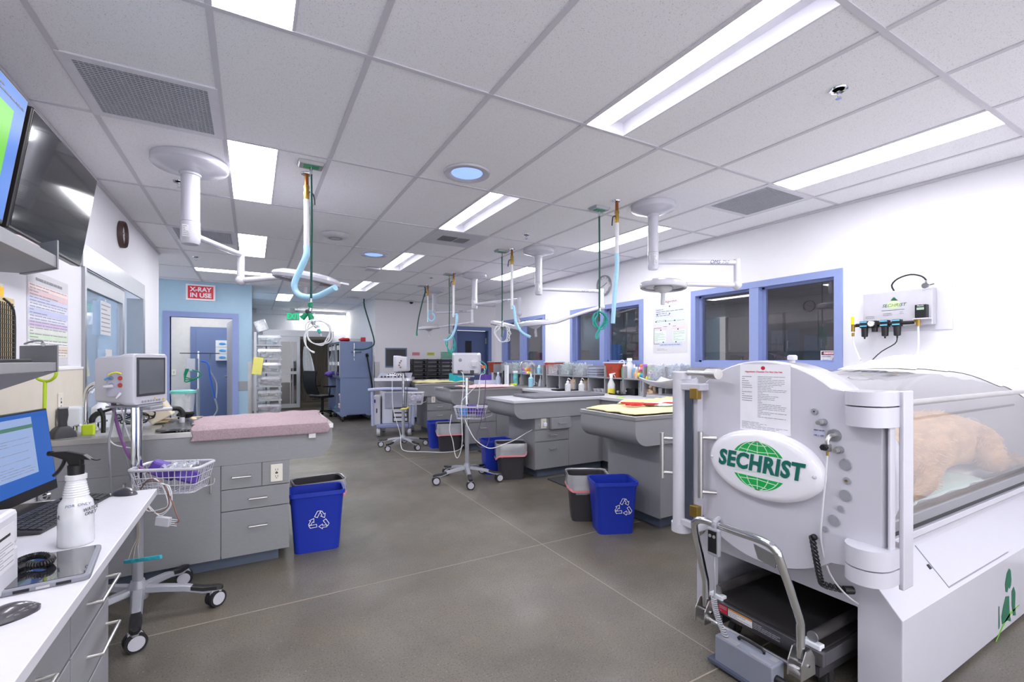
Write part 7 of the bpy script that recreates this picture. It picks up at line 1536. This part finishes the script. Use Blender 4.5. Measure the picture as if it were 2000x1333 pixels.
t = thing('wall_outlet', 'ivory outlet plate on the beige wall behind the hair clipper', 'outlet', (XL+.009, 3.84, 1.11)); outlet(t, FR('+x', (0, 0, 0)), 'plate')
# ================================================================== LEFT SHELVES, SCREENS
def tv(lb, y0, on=False):
    t = thing('wall_monitor', lb, 'television', (-.85, y0, 1.90), 0, None); L = .895; tl = math.atan2(.074, .5)
    T = frame2((0, 1, 0), (.074, 0, .5), (0, 0, 0)); b = MB(); b.T = T; b.box(-L, 0, 0, .51, -.045, -.0); fin('casing', b, mat('dark_tv_casing', '201e20', .3), t, bevel=.006)
    b = MB(); b.T = T; b.box(-L+.012, -.012, .016, .50, -.0, .0015); sc_ = fin('screen', b, mat('tv_off_glass', '17181c', .08, var=.01, coat=.3) if not on else mat('tv_blue', '0e1016', .3, var=.03, emit='5a8ce6', estr=.42, spec=.05), t)
    b = MB(); b.box(-.19, -.04, -L*.7, -L*.3, .1, .4); fin('wall_bracket', b, BLK, t)
    if on:
        G_ = mat('tv_green', '0c120c', .3, emit='74d63e', estr=.42, spec=.05)
        b = MB(); b.T = T @ Matrix.Translation((0, 0, .002)); b.box(-.62, -.10, .30, .42, 0, .0008); b.box(-.62, -.50, .08, .30, 0, .0008); b.box(-.22, -.10, .08, .30, 0, .0008); b.box(-.42, -.30, .03, .16, 0, .0008); fin('screen_graphic', b, G_, sc_); printlines(T @ Matrix.Translation((0, 0, .002)), -.3, -.03, .43, .48, 3, 1, sc_, seed=3)
    return t
tv('black switched off television above the left shelf', 3.49); tv('television with blue and green picture at the left edge of the photo', 2.55, True)
SH = LAM
def shelf_unit(lb, z0, z1, zp, wedge):
    t = thing('wall_shelf', lb, 'shelf', (-.70, 2.57, z0)); P = [(0, -1.6), (0, 0), (-.17, .235), (-.335, .235), (-.335, -1.6)]
    b = MB(); b.prism(P, 'z', 0, z1-z0); fin('board', b, SH, t, bevel=.002)
    b = MB(); b.prism([(0.004, -.004), (.004, .012), (-.17, .255), (-.185, .24)], 'z', -.004, zp-z0); fin('end_panel', b, SH, t, bevel=.002)
    if wedge: b = MB(); b.rings([[(x, y, z) for x, y, z in ((0, 0, -.001), (-.01, 0, -.001), (-.01, -1.6, -.001), (0, -1.6, -.001))], [(x, y, z) for x, y, z in ((-.0, -.0, -.003), (-.01, -.0, -.003), (-.01, -1.6, -.16), (0, -1.6, -.16))]]); fin('valance', b, mat('shaded_laminate', '55555c', .5), t)  # valance coloured darker than the shelf to stand for its shaded side
    return t
shelf_unit('upper grey shelf on the left wall under the televisions', 1.750, 1.80, 1.865, False)
shelf_unit('lower grey shelf on the left wall holding folders', 1.326, 1.362, 1.433, True)
o = tag(fin('binder_stack', MB().rbox(-.93, -.74, 2.35, 2.55, 1.802, 1.83, .01), mat('burgundy_binder', 'b7a4a8', .5, var=.3), bevel=.004), 'pinkish folder lying on the upper left shelf', 'folder')
# divider, folders
tag(fin('shelf_divider', MB().box(-.955, -.945, 2.50, 2.72, 1.364, 1.60), ALU), 'upright steel divider on the lower left shelf behind the folders', 'divider')
t = thing('document_holder', 'black wire mesh holder full of folders on the lower left shelf', 'file holder', (-.74, 2.34, 1.363)); b = MB(); b.box(-.16, .02, -.25, .06, 0, .012); fin('base', b, BLK, t, bevel=.003)
b = MB(); b.tube([(.01, -.06, .01), (.01, -.06, .16), (.01, -.09, .20), (.01, -.14, .215)], .004, 6)
for i in range(12): b.tube([(.01, -.24+i*.015, .01), (.01, -.24+i*.015, .205)], .0016, 4, smooth=0)
for i in range(12): b.tube([(.01, -.24, .02+i*.016), (.01, -.06, .02+i*.016)], .0016, 4, smooth=0)
fin('wire_mesh', b, BLK, t)
for i, (x, y1, h, m, lb) in enumerate(((-.020, .0, .215, TAN, 'kraft envelope in the mesh holder'), (-.04, -.02, .255, mat('amber_folder', 'f2b720', .6), 'orange yellow folder behind the kraft envelope'), (-.055, .02, .27, mat('clear_sleeve', 'e2ddd0', .5), 'cream plastic sleeve in the mesh holder'), (-.075, .045, .30, mat('white_binder', 'e0e3ea', .4), 'white binder with vertical lettering in the mesh holder'))):
    b = MB(); b.box(0, .012, -.24, y1-.004, 0, h); o = fin('file_folder', b, m, bevel=.002); o.location = (-.74+x, 2.34, 1.376); tag(o, lb, 'folder')
    if i == 3: text('Dry  Air  Line  of  Treatment', .022, INK, FR('+x', (.0125, y1-.02, h*.45)) @ Matrix.Rotation(-PI/2, 4, 'Z'), o)
b = MB(); b.tube([(-.75, 2.60, 1.436), (-.76, 2.63, 1.45), (-.80, 2.67, 1.45), (-.84, 2.72, 1.44)], .004, 6); b.cyl((-.745, 2.59, 1.434), (-.755, 2.62, 1.44), .007, n=8); tag(fin('short_cable', b, ALU, smooth=True), 'short grey cable resting on the end panel of the lower shelf', 'cable')
# stethoscope hanging from shelf
t = thing('stethoscope', 'lime green stethoscope hanging from the end of the lower shelf', 'stethoscope', (-.70, 2.60, 1.32)); ds = D(-.72, 2.60)+.22
def sp_(u, v, d=ds): return at(u, v, d)-t.location
b = MB(); b.tube([sp_(110, 727), sp_(108, 736), sp_(98, 744), sp_(88, 745)], .0065, 8, smooth=4); b.tube([sp_(70, 735), sp_(76, 742), sp_(88, 745)], .0065, 8, smooth=4); b.tube([sp_(88, 745), sp_(87, 790), sp_(85, 850), sp_(90, 900), sp_(91, 958)], .0075, 8, smooth=5); fin('tubing', b, mat('lime_tubing', 'b9d628', .4), t, smooth=True)
b = MB(); p = sp_(91, 968); b.cyl(p, p+Vector((SA*-.015, CA*-.015, 0)), .021, n=22); b.cyl(p+Vector((SA*-.015, CA*-.015, 0)), p+Vector((SA*-.024, CA*-.024, 0)), .016, .008, n=18); b.cyl(p+Vector((0, 0, .025)), p+Vector((0, 0, .01)), .006, n=8); fin('chest_piece', b, CHROME, t, smooth=True)
# ================================================================== DESK THINGS
zt = .765
t = thing('desktop_monitor', 'black desktop monitor showing a blue desktop with a document window', 'monitor', (-.80, 2.53, zt)); dirv = Vector((.165, .986, 0)); T = frame2(dirv, (-.11, .02, .99), (.0, .0, .035)); b = MB(); b.T = T
fin('casing', (b.box(-.27, .27, 0, .36, -.03, 0), b)[1], BLK, t, bevel=.004)
b = MB(); b.T = T; b.box(-.262, .262, .042, .352, 0, .001); s_ = fin('screen', b, mat('desktop_blue', '0c1018', .25, var=.05, emit='2f62b8', estr=.40, spec=.15), t)
b = MB(); b.T = T @ Matrix.Translation((0, 0, .0014)); b.box(-.262, .15, .10, .335, 0, .0006); w_ = fin('window', b, mat('doc_window', '14161c', .3, emit='98aeda', estr=.40, spec=.15), s_); b = MB(); b.T = T @ Matrix.Translation((0, 0, .0022)); b.box(-.262, .15, .29, .305, 0, .0005); fin('title_bar', b, mat('excel_green', '101812', .4, emit='4c7a6c', estr=.4), w_)
printlines(T @ Matrix.Translation((0, 0, .0022)), -.25, .13, .11, .28, 16, 1, w_, name='window_text', h=.18, seed=15, t=.0004)
b = MB(); b.cyl((-.12, .0, 0), (-.10, 0, .2), .02); fin('neck', b, BLK, t); b = MB(); b.rbox(-.14, .09, -.12, .12, 0, .012, .03); fin('foot', b, BLK, t, bevel=.003)
# keyboard
t = thing('keyboard', 'black keyboard on the white desk under the monitor', 'keyboard', (-.665, 2.44, zt), -math.radians(11.5)); b = MB(); b.rings([[(x, y, z) for x, z in ((-.075, 0), (.075, 0), (.075, .012), (-.075, .028))] for y in (-.235, .235)]); fin('body', b, DKG, t, bevel=.004)
b = MB(); T = Matrix.Rotation(math.radians(6.1), 4, 'Y') @ Matrix.Translation((0, 0, .0205))
b.T = T
for i in range(6):
    for j in range(20):
        if (i == 0 and 5 <= j <= 9): continue
        if j == 15: continue
        b.box(.055-i*.023, .073-i*.023, -.225+j*.0226, -.206+j*.0226, 0, .005)
b.box(.055, .073, -.112, .0, 0, .005); fin('keys', b, mat('key_grey', '2c2c30', .5), t)
def mouse(lb, x, y, rz, s=1):
    t = thing('computer_mouse', lb, 'mouse', (x, y, zt), rz); b = MB(); b.grid(lambda u, v: (s*.034*math.cos(PI*u)*math.sin(PI*v)**.5*(1-.12*v), s*(.06-.12*v), s*.034*math.sin(PI*u)*max(0, math.sin(PI*min(1, v*.93+.04)))**.7), 14, 18); b2 = b; fin('shell', b, mat('mouse_graphite', '3f3c42', .3, coat=.4), t, smooth=True)
    b = MB(); b.prism(ell(0, 0, .032*s, .058*s, 24), 'z', 0, .003); fin('base', b, BLK, t); return t
mouse('near computer mouse cut by the left edge of the photo', -.50, 1.52, math.radians(-55)); mouse('far computer mouse at the corner of the white desk', -.50, 2.665, math.radians(60), .95)
# spray bottle
t = thing('spray_bottle', 'large cloudy spray bottle with black trigger and handwriting on the desk', 'spray bottle', (-.505, 2.03, zt))
b = MB(); b.lathe([(.043, 0), (.046, .006), (.045, .125), (.042, .14), (.033, .155), (.026, .205), (.024, .212), (.028, .214), (.028, .228), (.024, .23)], (0, 0, 0), 28); fin('body', b, CLOUDY, t, smooth=True)
b = MB()
for i in range(6): b.lathe([(.0335-i*.0014, .160+i*.0075), (.0345-i*.0014, .1625+i*.0075), (.0335-i*.0014, .165+i*.0075)], (0, 0, 0), 24, False)
fin('neck_ribs', b, CLOUDY, t, smooth=True)
b = MB(); b.lathe([(.041, .004), (.0435, .01), (.043, .082)], (0, 0, 0), 28); fin('liquid', b, mat('cloudy_liquid', 'd3d8e2', .4), t, smooth=True)
b = MB(); b.lathe([(.021, .228), (.022, .26), (.014, .263)], (0, 0, 0), 20); fin('collar', b, BLK, t, smooth=True)
R_ = Matrix.Rotation(math.radians(152), 4, 'Z'); b = MB(); b.T = R_; b.prism([(-.02, .255), (.015, .255), (.025, .275), (.078, .293), (.078, .303), (.03, .306), (-.03, .295), (-.055, .277), (-.02, .28)], 'y', -.009, .009); fin('trigger_head', b, BLK, t, bevel=.003)
b = MB(); b.T = R_; b.tube([(.035, 0, .283), (.042, 0, .262), (.058, 0, .238), (.072, 0, .225)], .0055, 7); b.cyl((.076, 0, .298), (.088, 0, .298), .008, n=12); b.tube([(-.03, 0, .29), (-.06, 0, .276), (-.078, 0, .278)], .0018, 5); fin('trigger', b, BLK, t)
vd = Vector((-.505, 2.03)).normalized(); a0 = math.atan2(-vd.y, -vd.x)
def onb(deg, z): a = a0+math.radians(deg); return frame2((-math.sin(a), math.cos(a), 0), (0, 0, 1), (.0468*math.cos(a), .0468*math.sin(a), z))
text('FOR  ONLY', .012, mat('marker_blue', '54648f', .6), onb(5, .137), t, shear=.2); text('WATER\nONLY', .016, mat('marker_grey', '6a6c78', .6), onb(48, .11), t, shear=.2); text('R', .02, mat('marker_grey'), onb(-62, .1), t, shear=.2)
# tablet
t = thing('tablet', 'tablet in a grey rubber case lying on the white desk', 'tablet', (-.492, 1.80, zt), math.radians(7)); b = MB(); b.rbox(-.092, .088, -.132, .132, 0, .016, .014, 5); fin('case', b, mat('grey_rubber_case', '82848e', .6), t, bevel=.004); b = MB(); b.rbox(-.080, .076, -.12, .12, .0155, .0172, .008, 4); fin('screen', b, mat('tablet_glass', '24242a', .04, var=.01, coat=1), t)
b = MB(); b.box(-.06, -.03, -.1335, -.131, .004, .011); b.box(.02, .05, -.1335, -.131, .004, .011); fin('port_cover', b, BLK, t); b = MB(); b.box(-.018, .008, -.1335, -.131, .004, .011); fin('port', b, STEEL, t)
# printer box
t = thing('label_printer', 'white box shaped printer at the left edge of the desk', 'printer', (-.745, 1.54, zt)); fin('lower_case', MB().box(-.19, .19, -.22, .22, 0, .105), WPL2, t, bevel=.008); fin('upper_case', MB().box(-.19, .19, -.22, .22, .108, .205), WPL2, t, bevel=.012)
b = MB(); T = FR('+x', (.1905, .145, .12)); rectT(b, T, -.05, .045, -.06, .055, .0006); o = fin('label', b, PAPER, t); b = MB(); rectT(b, T @ Matrix.Translation((0, 0, .0007)), -.04, .02, .025, .032, .0004); fin('barcode', b, INK, o); printlines(T @ Matrix.Translation((0, 0, .0007)), -.045, .04, -.05, .015, 9, 1, o, seed=4, t=.0003, h=.25)
# coiled handset cord over the tablet
b = MB(); P = []; n = 40
path = spline([on_z(u, v, .797) for u, v in ((30, 1102), (48, 1092), (74, 1085), (97, 1088), (99, 1096), (80, 1103), (52, 1104), (30, 1112))], 12)
for i in range(n*7+1):
    s = i/(n*7)*(len(path)-1.001); k = int(s); c = path[k].lerp(path[k+1], s-k); a = 2*PI*n*i/(n*7); d = (path[k+1]-path[k]).normalized(); q = Vector((-d.y, d.x, 0)); P.append(c+q*(.0075*math.cos(a))+Vector((0, 0, .0075*math.sin(a))))
b.tube(P, .003, 5, smooth=0); tag(fin('telephone_cord', b, BLK, smooth=True), 'black coiled handset cord lying over the tablet', 'cord')
# laptop dock tray behind keyboard
t = thing('laptop_stand', 'dark edged grey tray behind the keyboard under the monitor', 'tray', (-.86, 2.12, zt), -math.radians(11)); fin('plate', MB().rbox(-.14, .11, -.2, .2, .012, .022, .02), SILV, t, bevel=.003); fin('foot', MB().rbox(-.13, .12, -.21, .19, 0, .012, .02), BLK, t)
b = MB(); b.tube([(-.80, 2.2, .767), (-.70, 2.35, .80), (-.72, 2.5, .775), (-.6, 2.62, .768), (-.52, 2.66, .768)], .002, 6); tag(fin('mouse_cable', b, BLK, smooth=True), 'thin black mouse cable on the white desk', 'cable')
